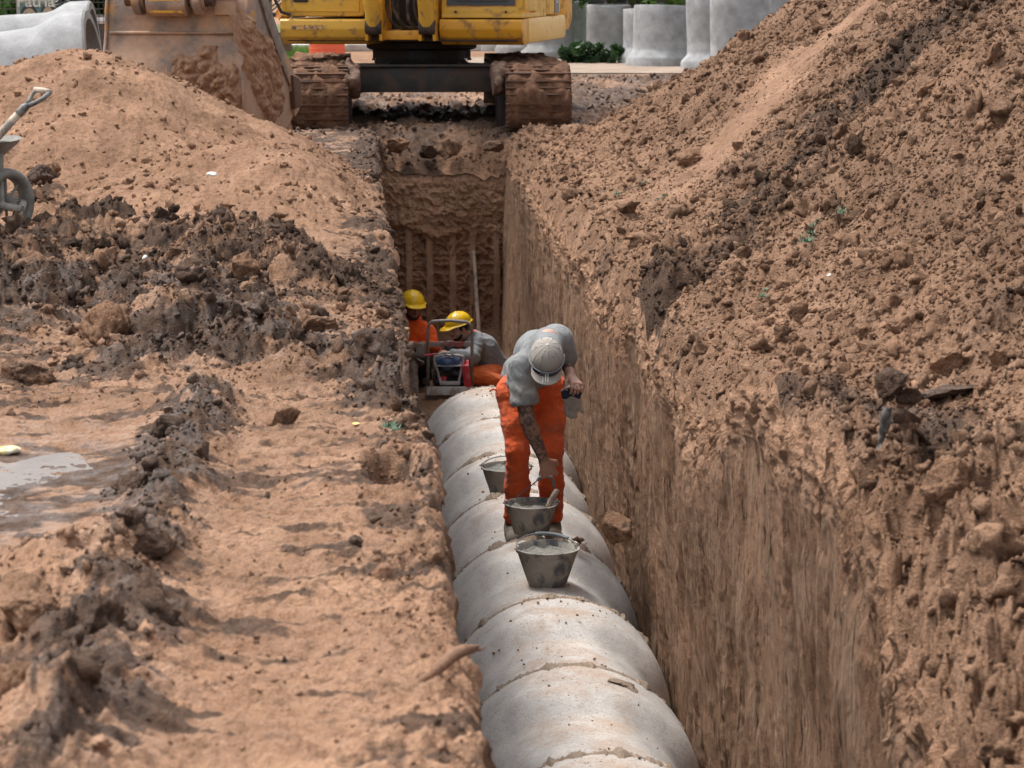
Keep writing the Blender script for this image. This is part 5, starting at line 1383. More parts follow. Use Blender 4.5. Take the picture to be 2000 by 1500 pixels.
for i, (x, y, z) in enumerate([(-.16, -1.30, 1.62), (-.11, -1.32, 1.62), (.10, -1.36, 1.64), (.16, -1.36, 1.64), (.22, -1.34, 1.60), (-.05, -1.2, 1.62)]):
    mb = MB(); dx = .05 * math.sin(i * 2.1)
    mb.tube([(x, y + .1, z + .45), (x, y, z), (x + dx * .4, y - .04, 1.40), (x + dx + .03, y, 1.25), (x + .10 + dx, y + .05, 1.17), (x + .2, y + .12, 1.15)], .020, 10); mb.build('hydraulic_hose', M_HOSE, hs, smooth=True)
# boom (gooseneck), arm and linkage, all above the picture except the bucket
def beam(pts, w, mat, name, parent):
    """box-section girder: list of (y, z, height)"""
    mb = MB(); V = []; F = []; n = len(pts)
    for i, (y, z, h) in enumerate(pts):
        a = pts[max(i - 1, 0)]; b = pts[min(i + 1, n - 1)]; d = Vector((b[0] - a[0], b[1] - a[1])).normalized(); nx, nz = -d[1], d[0]
        for sx, sg in ((-1, 1), (1, 1), (1, -1), (-1, -1)): V.append((sx * w / 2, y + nx * h / 2 * sg, z + nz * h / 2 * sg))
    for i in range(n - 1):
        for k in range(4): l = (k + 1) % 4; F.append((i * 4 + k, i * 4 + l, (i + 1) * 4 + l, (i + 1) * 4 + k))
    F += [(0, 1, 2, 3), tuple((n - 1) * 4 + k for k in (3, 2, 1, 0))]; mb.add(V, F); return mb.build(name, mat, parent)
boom = beam([(-.75, 1.75, .34), (-1.3, 2.3, .60), (-2.1, 3.1, .72), (-3.0, 3.65, .80), (-4.0, 3.75, .66), (-5.2, 3.45, .50), (-6.0, 3.2, .36)], .36, M_YEL, 'boom', hs); boom.location.x = .02
arm = beam([(-5.55, 3.95, .30), (-6.0, 3.25, .62), (-6.55, 2.4, .44), (-6.9, 1.75, .30)], .30, M_YEL, 'arm', hs); arm.location.x = .02
mb = MB(); mb.tube([(.02, -4.2, 4.15), (.02, -5.0, 4.22)], .08, 16); mb.tube([(.02, -5.0, 4.22), (.02, -5.55, 4.05)], .045, 12); mb.build('arm_cylinder', M_YEL, hs)
mb = MB(); mb.tube([(.02, -6.0, 3.65), (.02, -6.55, 2.95)], .07, 16); mb.tube([(.02, -6.55, 2.95), (.02, -7.05, 2.25)], .04, 12); mb.build('bucket_cylinder', M_YEL, hs)
# cab
mb = MB(); X0, X1, Y0, Y1 = .46, 1.36, -1.38, .35
mb.box(((X0 + X1) / 2, (Y0 + Y1) / 2, 1.305), (X1 - X0, Y1 - Y0, .05), bev=.008)
mb.box(((X0 + X1) / 2, (Y0 + Y1) / 2, 2.86), (X1 - X0, Y1 - Y0, .10), bev=.04)
for x in (X0 + .035, X1 - .035):
    for y in (Y0 + .035, -.40, Y1 - .04): mb.box((x, y, 2.08), (.07, .07, 1.54), bev=.012)
mb.box(((X0 + X1) / 2, Y0 + .02, 1.36), (X1 - X0 - .13, .04, .08), bev=.006)
mb.box((X1 - .02, .0, 1.62), (.04, .75, .62), bev=.01); mb.box((X0 + .02, -.5, 1.5), (.04, 1.7, .40), bev=.01); mb.box(((X0 + X1) / 2, Y1 - .03, 1.6), (.8, .04, .6), bev=.01)
cab = mb.build('cab', M_YEL, hs)
def rrect(w, h, r, n=6):
    o = []
    for cx, cz, a0 in ((w / 2 - r, h / 2 - r, 0), (-w / 2 + r, h / 2 - r, 90), (-w / 2 + r, -h / 2 + r, 180), (w / 2 - r, -h / 2 + r, 270)):
        for i in range(n + 1): a = R(a0 + 90 * i / n); o.append((cx + r * math.cos(a), cz + r * math.sin(a)))
    return o
mb = MB(); mb.prism(rrect(.76, .50, .01), .02, Matrix.Translation((.90, Y0 - .004, 1.66))); wf = mb.build('windscreen', M_SEAL, cab)
mb = MB(); mb.prism(rrect(.66, .42, .09), .012, Matrix.Translation((.90, Y0 - .018, 1.68))); mb.build('glass', M_GLASSD, wf)
mb = MB(); mb.tube([(.90 + p[0], Y0 - .024, 1.68 + p[1]) for p in rrect(.67, .43, .09)], .007, 6, closed=True); mb.build('seal', M_SEAL, wf)
mb = MB(); mb.prism(rrect(.78, .86, .03), .016, Matrix.Translation((.91, Y0 + .01, 2.38))); mb.build('upper_glass', M_GLASSD, wf)
for x in (.62, 1.18): 
    mb = MB(); mb.tube([(x, Y0 - .01, 1.345), (x, Y0 - .03, 1.345)], .014, 12); mb.build('bolt', M_BLKR, cab)
# door with window on the cab's side
mb = MB(); mb.box((X1 + .012, -.92, 1.55), (.03, .84, .40), bev=.012); dr = mb.build('cab_door', M_YEL, cab)
mb = MB(); mb.box((X1 + .012, -.92, 2.25), (.02, .80, .95), bev=.02); mb.build('door_glass', M_GLASSD, dr)
mb = MB(); mb.tube([(X1 + .03, -1.2, 1.50), (X1 + .075, -1.2, 1.53), (X1 + .075, -1.16, 1.66), (X1 + .03, -1.15, 1.75)], .014, 8); mb.build('door_handle', M_BLKR, dr)
# side panels behind the cab, with number decal
mb = MB(); mb.box((1.16, .95, 1.78), (.42, 1.06, .98), bev=.04); sp = mb.build('side_panel', M_YEL, hs)
mb = MB(); mb.box((1.36 + .012, 1.10, 1.55), (.012, .34, .48)); dc = mb.build('decal', M_DECAL, sp)
def text_obj(body, size, mat, parent, loc, rot, name='lettering', ext=.001, off=0.0, align='CENTER', font_sx=1.0):
    cu = bpy.data.curves.new(name, 'FONT'); cu.body = body; cu.size = size; cu.extrude = ext; cu.align_x = align; cu.align_y = 'CENTER'; cu.offset = off
    to = bpy.data.objects.new("tmp", cu); C.objects.link(to); bpy.context.view_layer.update()
    me = bpy.data.meshes.new_from_object(to.evaluated_get(bpy.context.evaluated_depsgraph_get())); bpy.data.objects.remove(to, do_unlink=True)
    o = link(name, me, mat, parent, smooth=False); o.location = loc; o.rotation_euler = rot; o.scale = (font_sx, 1, 1); return o
M_WHT = pm("white_paint", (0.75, 0.75, 0.74), 0.5)
text_obj("220", .17, M_WHT, dc, (1.36 + .020, 1.10, 1.64), (R(90), 0, R(90)), off=.003)
text_obj("LC", .10, M_WHT, dc, (1.36 + .020, 1.10, 1.46), (R(90), 0, R(90)), off=.002)
# engine hood and counterweight
mb = MB(); mb.box((0, 1.25, 1.80), (2.5, 1.2, .95), bev=.08); mb.build('engine_hood', M_YEL, hs)
mb = MB(); mb.prism([(-1.36, 0), (1.36, 0), (1.36, .9), (-1.36, .9)], .9, Matrix.Translation((0, 2.25, 1.05)), .18); mb.build('counterweight', M_GOLD, hs)
mb = MB()
for a, b in (((-1.32, -1.3, 2.15), (-1.32, -1.3, 2.75)), ((-1.32, -1.3, 2.75), (-1.32, .2, 2.75)), ((-1.32, .2, 2.75), (-1.32, .2, 2.1))): mb.tube([a, b], .018, 8)
mb.build('handrail', M_YEL, hs)

# ---- bucket of the excavator, resting on the left heap's flank
BY = 19.55
bl = WY(350, 238, BY); bl = Vector((bl.x, BY, .22))
bk = bpy.data.objects.new('x', None); bpy.data.objects.remove(bk)
BW = 1.20
# side profile in (y forward away from camera = +, z up), origin at the heel on the ground
prof = [(.20, 1.34), (.09, 1.28), (.01, 1.10), (-.02, .86), (-.11, .60), (-.13, .40), (-.06, .16), (.10, .01), (.36, -.06), (.62, -.05), (.88, .01), (1.10, .08), (1.27, .17)]
th = .035
def bucket_shell():
    mb = MB(); V = []; F = []; n = len(prof)
    P2 = [Vector((0, a, b)) for a, b in prof]
    # smooth resample
    fine = []
    for i in range(n - 1):
        p0, p1, p2, p3 = P2[max(i - 1, 0)], P2[i], P2[i + 1], P2[min(i + 2, n - 1)]
        for k in range(6):
            t = k / 6; fine.append(0.5 * ((2 * p1) + (-p0 + p2) * t + (2 * p0 - 5 * p1 + 4 * p2 - p3) * t * t + (-p0 + 3 * p1 - 3 * p2 + p3) * t ** 3))
    fine.append(P2[-1]); m = len(fine)
    for lay in (0, 1):
        for i, p in enumerate(fine):
            a = fine[max(i - 1, 0)]; b = fine[min(i + 1, m - 1)]; d = (b - a).normalized(); nn = Vector((0, -d.z, d.y)) * (1 if True else -1)
            q = p + nn * (th * lay)
            for x in (-BW / 2, BW / 2): V.append((x, q.y, q.z))
    for lay in (0, 1):
        o = lay * m * 2
        for i in range(m - 1): F.append((o + 2 * i, o + 2 * i + 1, o + 2 * i + 3, o + 2 * i + 2))
    o = 2 * m
    for i in range(m - 1):
        F.append((2 * i, 2 * i + 2, o + 2 * i + 2, o + 2 * i)); F.append((2 * i + 1, 2 * i + 3, o + 2 * i + 3, o + 2 * i + 1))
    F.append((0, 1, o + 1, o)); F.append((2 * m - 2, 2 * m - 1, o + 2 * m - 1, o + 2 * m - 2)); mb.add(V, F)
    return mb, fine
mb, fine = bucket_shell()
exM = Matrix.Translation((exX + .05, exY, gz)) @ Matrix.Rotation(HR, 4, 'Z')
bkt = mb.build('bucket', M_BKT, ex, angle=40)
bkt.rotation_euler = (0, 0, HR - R(2)); bkt.location = bl - Vector((exX, exY, gz))
lip_pts = [(p.y, p.z) for p in fine]
side = lip_pts + [(1.15, .45), (.84, .70), (.52, 1.0), (.30, 1.24), (.22, 1.36)]
for s in (-1, 1):
    mb = MB(); M = Matrix(((0, 1, 0, s * (BW / 2 + .014)), (1, 0, 0, 0), (0, 0, 1, 0), (0, 0, 0, 1))); mb.prism(side, .028, M, .004); sd_ = mb.build('side_plate', M_BKT, bkt)
    mb = MB(); edge = [(1.27, .17), (1.15, .45), (.84, .70), (.52, 1.0), (.30, 1.24)]
    for i in range(len(edge) - 1):
        a, b = Vector((s * (BW / 2 + .030), *edge[i])), Vector((s * (BW / 2 + .030), *edge[i + 1])); d = b - a; an = math.atan2(d.z, d.y)
        mb.box((a + b) / 2, (.04, d.length + .02, .15), Matrix.Rotation(an, 3, 'X'), .006)
    mb.build('side_cutter', M_BKT, sd_)
    mb = MB(); mb.prism([(1.14, .20), (1.36, .22), (1.28, .46), (1.08, .50)], .05, Matrix(((0, 1, 0, s * (BW / 2 + .05)), (1, 0, 0, 0), (0, 0, 1, 0), (0, 0, 0, 1))), .01); mb.build('side_tooth', M_TRACKD, sd_)
    # flange down the back edge
    mb = MB(); pts = [Vector((s * (BW / 2 + .012), p.y - .012, p.z)) for p in fine[:40]]; mb.tube(pts, .016, 6); mb.build('edge_flange', M_BKT, sd_, smooth=True)
for k in range(5):
    x = -BW / 2 + .10 + k * (BW - .2) / 4
    mb = MB(); mb.box((x, 1.34, .20), (.10, .26, .09), Matrix.Rotation(R(22), 3, 'X'), .015, .8); mb.box((x, 1.50, .26), (.07, .16, .05), Matrix.Rotation(R(22), 3, 'X'), .012, .6); mb.build('tooth', M_TRACKD, bkt)
mb = MB(); mb.tube([(-BW / 2 + .02, -.030, .885), (BW / 2 - .02, -.030, .885)], .014, 8); mb.build('weld_seam', M_BKT, bkt, smooth=True)
# wear strips and id plate
for x, z0, z1 in ((-.02, .30, .62),):
    mb = MB(); mb.box((x, -.135, .48), (.05, .03, .34), Matrix.Rotation(R(0), 3, 'X'), .006); mb.build('wear_strip', M_BKT, bkt)
mb = MB(); mb.box((.44, -.028, 1.10), (.21, .012, .14), bev=.006); pl_ = mb.build('id_plate', M_BKT, bkt)
mb = MB(); mb.tube([(.44 + a, -.036, 1.10 + b) for a, b in ((-.095, -.06), (.095, -.06), (.095, .06), (-.095, .06))], .008, 6, closed=True); mb.build('plate_rim', M_BKT, pl_)
# lugs, pins, arm end
for x in (-.28, .24):
    mb = MB(); M = Matrix(((0, 1, 0, x), (1, 0, 0, 0), (0, 0, 1, 0), (0, 0, 0, 1)))
    o_ = [(-.10 + .13 * math.cos(a), 1.16 + .13 * math.sin(a)) for a in [PI * (1.05 + .75 * i / 10) for i in range(11)]]
    mb.prism([(.06, 1.62), (-.06, 1.50), (-.20, 1.28)] + o_ + [(.04, 1.00), (.10, 1.1), (.25, 1.6)], .06, M, .01); lg = mb.build('lug', M_BKT, bkt)
    mb = MB(); mb.tube([(x - .055, -.10, 1.16), (x + .055, -.10, 1.16)], .085, 20); mb.build('pin_collar', M_BKT, lg)
mb = MB(); mb.tube([(-.40, -.10, 1.16), (.36, -.10, 1.16)], .058, 20); mb.build('pin', M_TRACKD, bkt)
mb = MB(); mb.prism([(-.20, 1.05), (-.24, 1.22), (-.14, 1.62), (.02, 2.15), (.22, 2.15), (.12, 1.5), (.02, 1.10), (-.08, 1.02)], .30, Matrix(((0, 1, 0, -.02), (1, 0, 0, 0), (0, 0, 1, 0), (0, 0, 0, 1))), .02); mb.build('arm_tip', M_YEL, bkt)
mb = MB(); mb.tube([(-.19, -.12, 1.13), (.15, -.12, 1.13)], .105, 22); mb.build('arm_boss', M_BKT, bkt)
# soil packed on the back and caked over the side
def caked(name, cx, cz, rx, rz, yfun, amp, seed, mat, axis='back'):
    n = 90; A = np.linspace(-1, 1, n); U, Vv = np.meshgrid(A, A, indexing='ij')
    rad = np.sqrt(U ** 2 + Vv ** 2); edge = sstep(1.0, .72, rad + .22 * fbm(U * 2 + seed, Vv * 2, 4, seed))
    th_ = edge * (amp + amp * .55 * billow(U * 3.2 + seed, Vv * 3.2, 5, seed)) - .012
    return U, Vv, th_
U, Vv, t_ = caked('a', 0, 0, 1, 1, None, .085, 7, None)
zz = .36 + Vv * .42; xx = .24 + U * .38
ps = np.array([(p.y, p.z) for p in fine[:60]])[::-1]
yy_ = np.interp(zz, ps[:, 1], ps[:, 0]) if np.all(np.diff(ps[:, 1]) > 0) else np.interp(zz, np.sort(ps[:, 1]), ps[:, 0][np.argsort(ps[:, 1])])
mb = MB(); V = np.stack([xx, yy_ - t_, zz], 2).reshape(-1, 3); mb.add(V.tolist(), grid_faces(90, 90).tolist()); mb.build('caked_soil', CLOD_BROWN, bkt, smooth=True)
U, Vv, t_ = caked('b', 0, 0, 1, 1, None, .055, 19, None)
zz = .52 + Vv * .52; yy2 = .40 + U * .52 - .34 * Vv
mb = MB(); V = np.stack([BW / 2 + .02 + t_, yy2, zz], 2).reshape(-1, 3); mb.add(V.tolist(), grid_faces(90, 90).tolist()); mb.build('caked_soil', CLOD_BROWN, bkt, smooth=True)
S = SDF((-.62, -.1, 0), (.62, 1.2, 1.3), .03); S.ell((0, .45, .45), (.62, .50, .42), None, .05); S.disp(lambda x, y, z: .10 * n3(x, y, z, 3, 3) + .04 * n3(x, y, z, 9, 5)); S.mesh('soil_load', CLOD_BROWN, bkt)
# ------------------------------------------------------------------ lying and standing pipes behind
def big_pipe(name, loc, rot, Rb, Rt, L_, bell, mat, label, group, seed, wall=.09):
    """bell at local z = 0, plain end at z = L_"""
    prof = [(Rb - .02, 0), (Rb, .02), (Rb, bell * .55), (Rb - .02, bell * .70), (Rt + .015, bell * 1.02), (Rt, bell * 1.2)] + [(Rt, bell * 1.2 + (L_ - bell * 1.2) * t) for t in (.2, .4, .6, .8, .98)] + [(Rt - .01, L_), (Rt - wall, L_), (Rt - wall, bell), (Rb - wall, bell * .5), (Rb - wall, 0), (Rb - .02, 0)]
    mb = MB(); mb.lathe(prof, 72, jit=lambda i, a: .004 * math.sin(3 * a + seed) + .003 * math.sin(8 * a + i + seed)); o = mb.build(name, mat, None, angle=40)
    o.location = loc; o.rotation_euler = rot; tag(o, label, 'pipe', group); return o
# lying pipe left: bell end towards the bucket
e1, e0 = WY(192, 148, 20.9), WY(-60, 184, 20.92)
d = (e0 - e1).normalized()
lp = big_pipe('concrete_pipe', e1, d.to_track_quat('Z', 'Y').to_euler(), .60, .50, 2.6, .42, CONC_L, 'large pale concrete pipe', 'concrete pipes stored around the site', 3)
tag(lp, 'large pale concrete pipe lying behind the left soil heap, bell end by the digger bucket')
e1 = WY(188, 112, 25.0); e0 = WY(60, 120, 25.0); d = (e0 - e1).normalized()
big_pipe('concrete_pipe', e1, d.to_track_quat('Z', 'Y').to_euler(), .60, .50, 2.4, .4, CONC_L, 'concrete pipe lying further back, only its top edge showing behind the pale one', 'concrete pipes stored around the site', 4)
# standing pipes, bell down
ST = [(1020, 101, 53, .62, .50, 1.12, 'standing concrete pipe just visible under the excavator body, left of its neighbours'),
      (985, 100, 55.5, .62, .50, 1.12, 'standing concrete pipe furthest left, all but its bell hidden behind the excavator'),
      (1076, 104, 50, .66, .50, 1.20, 'standing concrete pipe directly behind the right end of the excavator body'),
      (1108, 96, 55, .64, .50, 1.22, 'standing concrete pipe peeking out behind the one at the excavator\'s end'),
      (1188, 107, 49, .60, .47, 1.18, 'standing concrete pipe alone in green weeds, a leafy twig over its rim'),
      (1262, 118, 46.5, .58, .46, 1.12, 'standing concrete pipe mostly hidden behind the wide one near the sandy path, left of it'),
      (1290, 121, 45, .68, .55, 1.20, 'wide standing concrete pipe beside the sandy path, pale and unstained'),
      (1398, 126, 43.5, .66, .53, 1.42, 'tall standing concrete pipe at the left of the pair rising behind the right heap'),
      (1448, 129, 42, .68, .56, 1.42, 'tall standing concrete pipe in the middle of the group behind the right heap'),
      (1500, 124, 44, .68, .56, 1.50, 'tall standing concrete pipe furthest right, partly covered by the heap')]
random.seed(4)
for i, (px, py, Y, rb_, rt_, L_, lab) in enumerate(ST):
    p = WY(px, py, Y); p.z = -0.10
    big_pipe('concrete_pipe', p, (R(random.uniform(-1.2, 1.2)), R([1, 0, 1.5, 2, -1.5, 2.5, 2.5, -3, -1.5, -2][i]), random.uniform(0, 6)), rb_, rt_, L_, .30, CONC if i < 5 else CONC_L, lab, 'concrete pipes stored around the site', i)
# ------------------------------------------------------------------ ground cover sheets
def sheet(name, poly, z, mat, kind='structure', thick=None, bank_follow=False):
    mb = MB(); mb.add([(x, y, z) for x, y in poly], [tuple(range(len(poly)))]); o = mb.build(name, mat, None); tag(o, kind=kind); return o
M_ROAD = pm("pale_concrete_road", (0.50, 0.49, 0.47), 0.85, 0, 0.08, .8, (0.34, 0.30, 0.26), .9, 0.25, 0.2, 20)
M_SAND = pm("sandy_path", (0.23, 0.17, 0.125), 0.95, 0, 0.15, 1.2, (0.30, 0.23, 0.175), 1.5, 0.4, 0.4, 20, 0.01)
M_GRASSB = pm("grass_soil", (0.075, 0.12, 0.03), 0.95, 0, 0.4, 1.2, (0.17, 0.13, 0.07), 1.3, 0.35, 0.5, 30, 0.02)
sheet('path', [(3.0, 41.2), (12, 40.2), (12, 44.5), (6.5, 45.5), (3.0, 50.5), (1.5, 50)], -0.045, M_SAND)
sheet('grass_verge', [(-14, 45.0), (-1.6, 46.2), (-1.0, 54), (-14, 53)], -0.04, M_GRASSB)
sheet('grass_verge', [(4.4, 50.5), (8.0, 46.5), (24, 46), (24, 70), (4.4, 70)], -0.041, M_GRASSB)
sheet('road', [(-16, 55.5), (30, 55.5), (30, 64.5), (-16, 64.5)], -0.015, M_ROAD)
mb = MB(); mb.box((0, 55.4, .02), (46, .18, .16), bev=.02); kerb = mb.build('kerb', M_ROAD, None); tag(kerb, kind='structure')
sheet('grass_verge', [(-60, 66), (60, 66), (60, 90), (-60, 90)], -0.02, M_GRASSB)
# ------------------------------------------------------------------ leaves
def leaf_mat(name, c1, c2):
    m, nt, b = nodes(name); a = N(nt, "ShaderNodeAttribute"); a.attribute_name = "tone"
    nt.links.new(mixc(nt, a.outputs["Fac"], c1, c2), b.inputs["Base Color"]); b.inputs["Roughness"].default_value = 0.5
    t = N(nt, "ShaderNodeBsdfTranslucent"); nt.links.new(mixc(nt, a.outputs["Fac"], c1, c2), t.inputs[0]); ms = N(nt, "ShaderNodeMixShader"); ms.inputs[0].default_value = .35
    nt.links.new(b.outputs[0], ms.inputs[1]); nt.links.new(t.outputs[0], ms.inputs[2]); nt.links.new(ms.outputs[0], nt.nodes["Material Output"].inputs[0]); return m
LEAF = leaf_mat("leaves_green", (0.025, 0.075, 0.015), (0.12, 0.26, 0.045))
LEAF_D = leaf_mat("leaves_dark", (0.012, 0.035, 0.012), (0.045, 0.10, 0.025))
LEAF_L = leaf_mat("leaves_light", (0.05, 0.12, 0.02), (0.22, 0.36, 0.07))
def leaves(name, centre, rad, n, size, mat, seed, parent=None, clumps=40, flat=0.0):
    rs = np.random.RandomState(seed); rad = np.array(rad, float)
    u = rs.normal(size=(clumps, 3)); u /= np.linalg.norm(u, axis=1)[:, None]; cc = u * (rs.rand(clumps, 1) ** .45) * rad
    cr = rad.mean() * rs.uniform(.16, .34, clumps); ct = rs.uniform(0, 1, clumps)
    k = rs.randint(0, clumps, n); v = rs.normal(size=(n, 3)); v /= np.linalg.norm(v, axis=1)[:, None]
    P_ = cc[k] + v * (cr[k] * rs.rand(n) ** .4)[:, None]
    a = rs.normal(size=(n, 3)); a /= np.linalg.norm(a, axis=1)[:, None]; b_ = np.cross(a, rs.normal(size=(n, 3))); b_ /= np.linalg.norm(b_, axis=1)[:, None]
    s = size * rs.uniform(.6, 1.3, n)[:, None]
    V = np.stack([P_ - a * s, P_ + b_ * s * .42, P_ + a * s, P_ - b_ * s * .42], 1).reshape(-1, 3)
    F = np.arange(4 * n).reshape(-1, 4); me = np_mesh(name, V, F)
    attr(me, "tone", np.repeat(np.clip(ct[k] * .7 + rs.uniform(-.2, .4, n), 0, 1), 4))
    o = link(name, me, mat, parent, smooth=False); o.location = centre; return o
M_BARK = pm("grey_bark", (0.20, 0.17, 0.14), 0.9, 0, 0.3, 6, (0.07, 0.055, 0.045), 5, 0.5, 0.8, 25, 0.02)
def tree(loc, h, cr, n, label, mat, seed, lean=(0, 0), tr=.16, size=.14, group='trees behind the site'):
    t = empty('tree', loc, 0, label, 'tree', group)
    mb = MB(); top = Vector((lean[0], lean[1], h * .55)); mb.tube([Vector((0, 0, -.1)), top * .35 + Vector((.04, 0, 0)), top * .7, top], [tr * 1.2, tr, tr * .85, tr * .7], 12)
    rs = random.Random(seed)
    for i in range(6):
        a = rs.uniform(0, 6.28); e = top + Vector((math.cos(a) * cr[0] * .6, math.sin(a) * cr[1] * .6, cr[2] * rs.uniform(.1, .9))); mb.tube([top * .9, (top + e) / 2 + Vector((0, 0, .15)), e], [tr * .45, tr * .3, tr * .1], 8)
    mb.build('trunk', M_BARK, t, smooth=True)
    leaves('crown', (lean[0], lean[1], h * .55 + cr[2] * .55), cr, n, size, mat, seed, t, clumps=70); return t
tree(WY(1238, 90, 52).xy.to_3d(), 7.0, (2.6, 2.4, 2.0), 9000, 'tree with a pale grey trunk between the standing pipes', LEAF, 11, tr=.20)
tree(Vector((WY(1310, 90, 50).x, 50, 0)), 2.9, (1.7, 1.5, 1.6), 8000, 'bright green leafy tree above the wide standing pipe', LEAF_L, 12, tr=.10, size=.12)
TL = ['tree with low twigs hanging over the pipe in the weeds', 'dense green tree far left behind the poster', 'dark leafy tree left of the digger bucket', 'tree behind the small orange digger', 'round tree beyond the road behind the excavator', 'tall tree beyond the road, right of the excavator', 'tree beyond the road at the far right, behind the heap', 'broad tree beyond the road at the far left']
for i, (px, Y, h, c_, n, m) in enumerate([(1195, 51.5, 2.8, (1.5, 1.2, 1.35), 6500, LEAF), (40, 46, 5.5, (2.6, 2, 2.4), 9000, LEAF), (190, 44, 4.6, (1.6, 1.6, 2.0), 8000, LEAF_D), (520, 72, 8, (3.4, 3, 3), 6000, LEAF), (760, 74, 8, (3.6, 3, 3), 6000, LEAF_D), (1130, 78, 9, (3.8, 3, 3.4), 7000, LEAF), (1500, 74, 9, (4, 3, 3.4), 7000, LEAF_D), (-150, 70, 9, (4, 3, 3.4), 7000, LEAF)]):
    tree(Vector((WY(px, 60, Y).x, Y, 0)), h, c_, n, TL[i], m, 20 + i, size=.13)
# hedge at left behind the poster
hx = WY(15, 40, 33)
hd = leaves('hedge', (hx.x - .3, 33.2, .85), (1.1, .5, 1.0), 9000, .075, LEAF, 31, None, 60); tag(hd, 'overgrown green hedge left of the election poster', 'hedge')
hx = WY(190, 30, 36); hd = leaves('bush', (hx.x, 36, 1.0), (.75, .5, 1.1), 7000, .08, LEAF_D, 32, None, 50); tag(hd, 'dark green bush between the fence and the digger bucket', 'bush')
wd = WY(1160, 103, 46.5); w_ = leaves('weeds', (wd.x, 46.6, .10), (.75, .5, .22), 2600, .085, LEAF_D, 33, None, 30); tag(w_, 'low dark green weeds at the foot of a standing pipe', 'weeds', kind='stuff')
def grass(name, x0, x1, y0, y1, n, h, seed, mat=LEAF_L, z0=-.03):
    rs = np.random.RandomState(seed); x = rs.uniform(x0, x1, n); y = rs.uniform(y0, y1, n); a = rs.uniform(0, 6.28, n); hh = h * rs.uniform(.5, 1.3, n); w = .012
    P0 = np.stack([x, y, np.full(n, z0 - .02)], 1); dx = np.stack([np.cos(a) * w, np.sin(a) * w, 0 * a], 1); tip = P0 + np.stack([rs.normal(0, .03, n), rs.normal(0, .03, n), hh], 1)
    V = np.stack([P0 - dx, P0 + dx, tip], 1).reshape(-1, 3); me = np_mesh(name, V, np.arange(3 * n).reshape(-1, 3)); attr(me, "tone", np.repeat(rs.rand(n), 3)); o = link(name, me, mat, None, smooth=False); tag(o, kind='stuff'); return o
grass('grass', -4.8, -.9, 46, 54.5, 16000, .16, 1); grass('grass', 4.6, 12, 47, 54, 16000, .14, 2)
# ------------------------------------------------------------------ poster and fence
pc_ = WY(72, 26, 29.0)
po = empty('poster', Vector((pc_.x, 29.0, -.05)), 0, 'weathered election poster with two portraits, tied to the fence at the left', 'poster')
PL = lambda px, py, dy=0: WY(px, py, 29.0 + dy) - Vector((pc_.x, 29.0, -.05))
M_PST = pm("poster_paper", (0.36, 0.38, 0.32), 0.6, 0, 0.12, 4, (0.25, 0.27, 0.22), 4, .3, 0.05)
M_PBG = pm("poster_teal", (0.12, 0.22, 0.22), 0.6, 0, 0.15, 5)
M_PSK = pm("poster_skin", (0.42, 0.33, 0.23), 0.6, 0, 0.15, 7, (0.30, 0.22, 0.15), 9, .3, 0.02)
M_PHR = pm("poster_hair", (0.045, 0.045, 0.045), 0.6, 0, 0.2, 7)
M_PWH = pm("poster_lettering", (0.62, 0.60, 0.52), 0.6)
a_, b_ = PL(34, 58), PL(108, 50)
mb = MB(); mb.box(((a_.x + b_.x) / 2, 0, (PL(70, 55).z + 1.75) / 2), (b_.x - a_.x, .02, 1.75 - PL(70, 55).z)); mb.build('board', M_PST, po)
mb = MB(); mb.box((PL(73, 30).x, -.014, PL(73, 33).z), ((PL(107, 0) - PL(40, 0)).x, .006, (PL(0, 7) - PL(0, 60)).z)); mb.build('picture_field', M_PBG, po)
for k, (cx, w, top, bot) in enumerate(((57, 30, 12, 52), (94, 26, 9, 52))):
    def oval(cx, cy, rx, ry, y, n=28, sq=1.0): return [PL(cx + rx * math.copysign(abs(math.cos(2 * PI * i / n)) ** sq, math.cos(2 * PI * i / n)), cy + ry * math.sin(2 * PI * i / n)) + Vector((0, y, 0)) for i in range(n)]
    mb = MB(); cy = (top + bot) / 2
    mb.add(oval(cx, cy - 4, w / 2 + 1.5, (bot - top) / 2 - 1, -.020), [tuple(range(28))]); pt_ = mb.build('portrait', M_PHR, po)
    mb = MB(); mb.add(oval(cx + .5, cy + 2, w / 2 - 1.5, (bot - top) / 2 - 2, -.024), [tuple(range(28))]); mb.build('face', M_PSK, pt_)
    for q in (-5.5, 5.5):
        mb = MB(); mb.add(oval(cx + q, cy - 3, 2.6, .8, -.028, 12), [tuple(range(12))]); mb.build('eye', M_PHR, pt_)
        mb = MB(); mb.add(oval(cx + q, cy - 6, 3.2, .6, -.028, 12), [tuple(range(12))]); mb.build('eyebrow', M_PHR, pt_)
    mb = MB(); mb.add(oval(cx, cy + 11, 4.4, .8, -.028, 12), [tuple(range(12))]); mb.build('mouth', pm("poster_lip", (0.25, 0.10, 0.08), .6), pt_)
    mb = MB(); mb.add(oval(cx, cy + 5, 1.8, .6, -.028, 12), [tuple(range(12))]); mb.build('nose', pm("poster_nose", (0.25, 0.17, 0.12), .6), pt_)
text_obj("Patria", .20, M_PWH, po, PL(70, 3, 0) + Vector((0, -.03, 0)), (R(90), 0, 0), off=.004)
M_RUST = pm("rusty_dark_post", (0.045, 0.030, 0.025), 0.7, 0, 0.3, 8, (0.10, 0.05, 0.03), 8, .4)
fn = empty('fence', Vector((WY(130, 30, 29.5).x, 29.5, -.05)), 0, 'dark wire mesh fence behind the election poster', 'fence')
fx = fn.location.x
mb = MB()
for i in range(0, 46): mb.tube([(-1.7 + i * .06, 0, .0), (-1.7 + i * .06, 0, 1.9)], .004, 4)
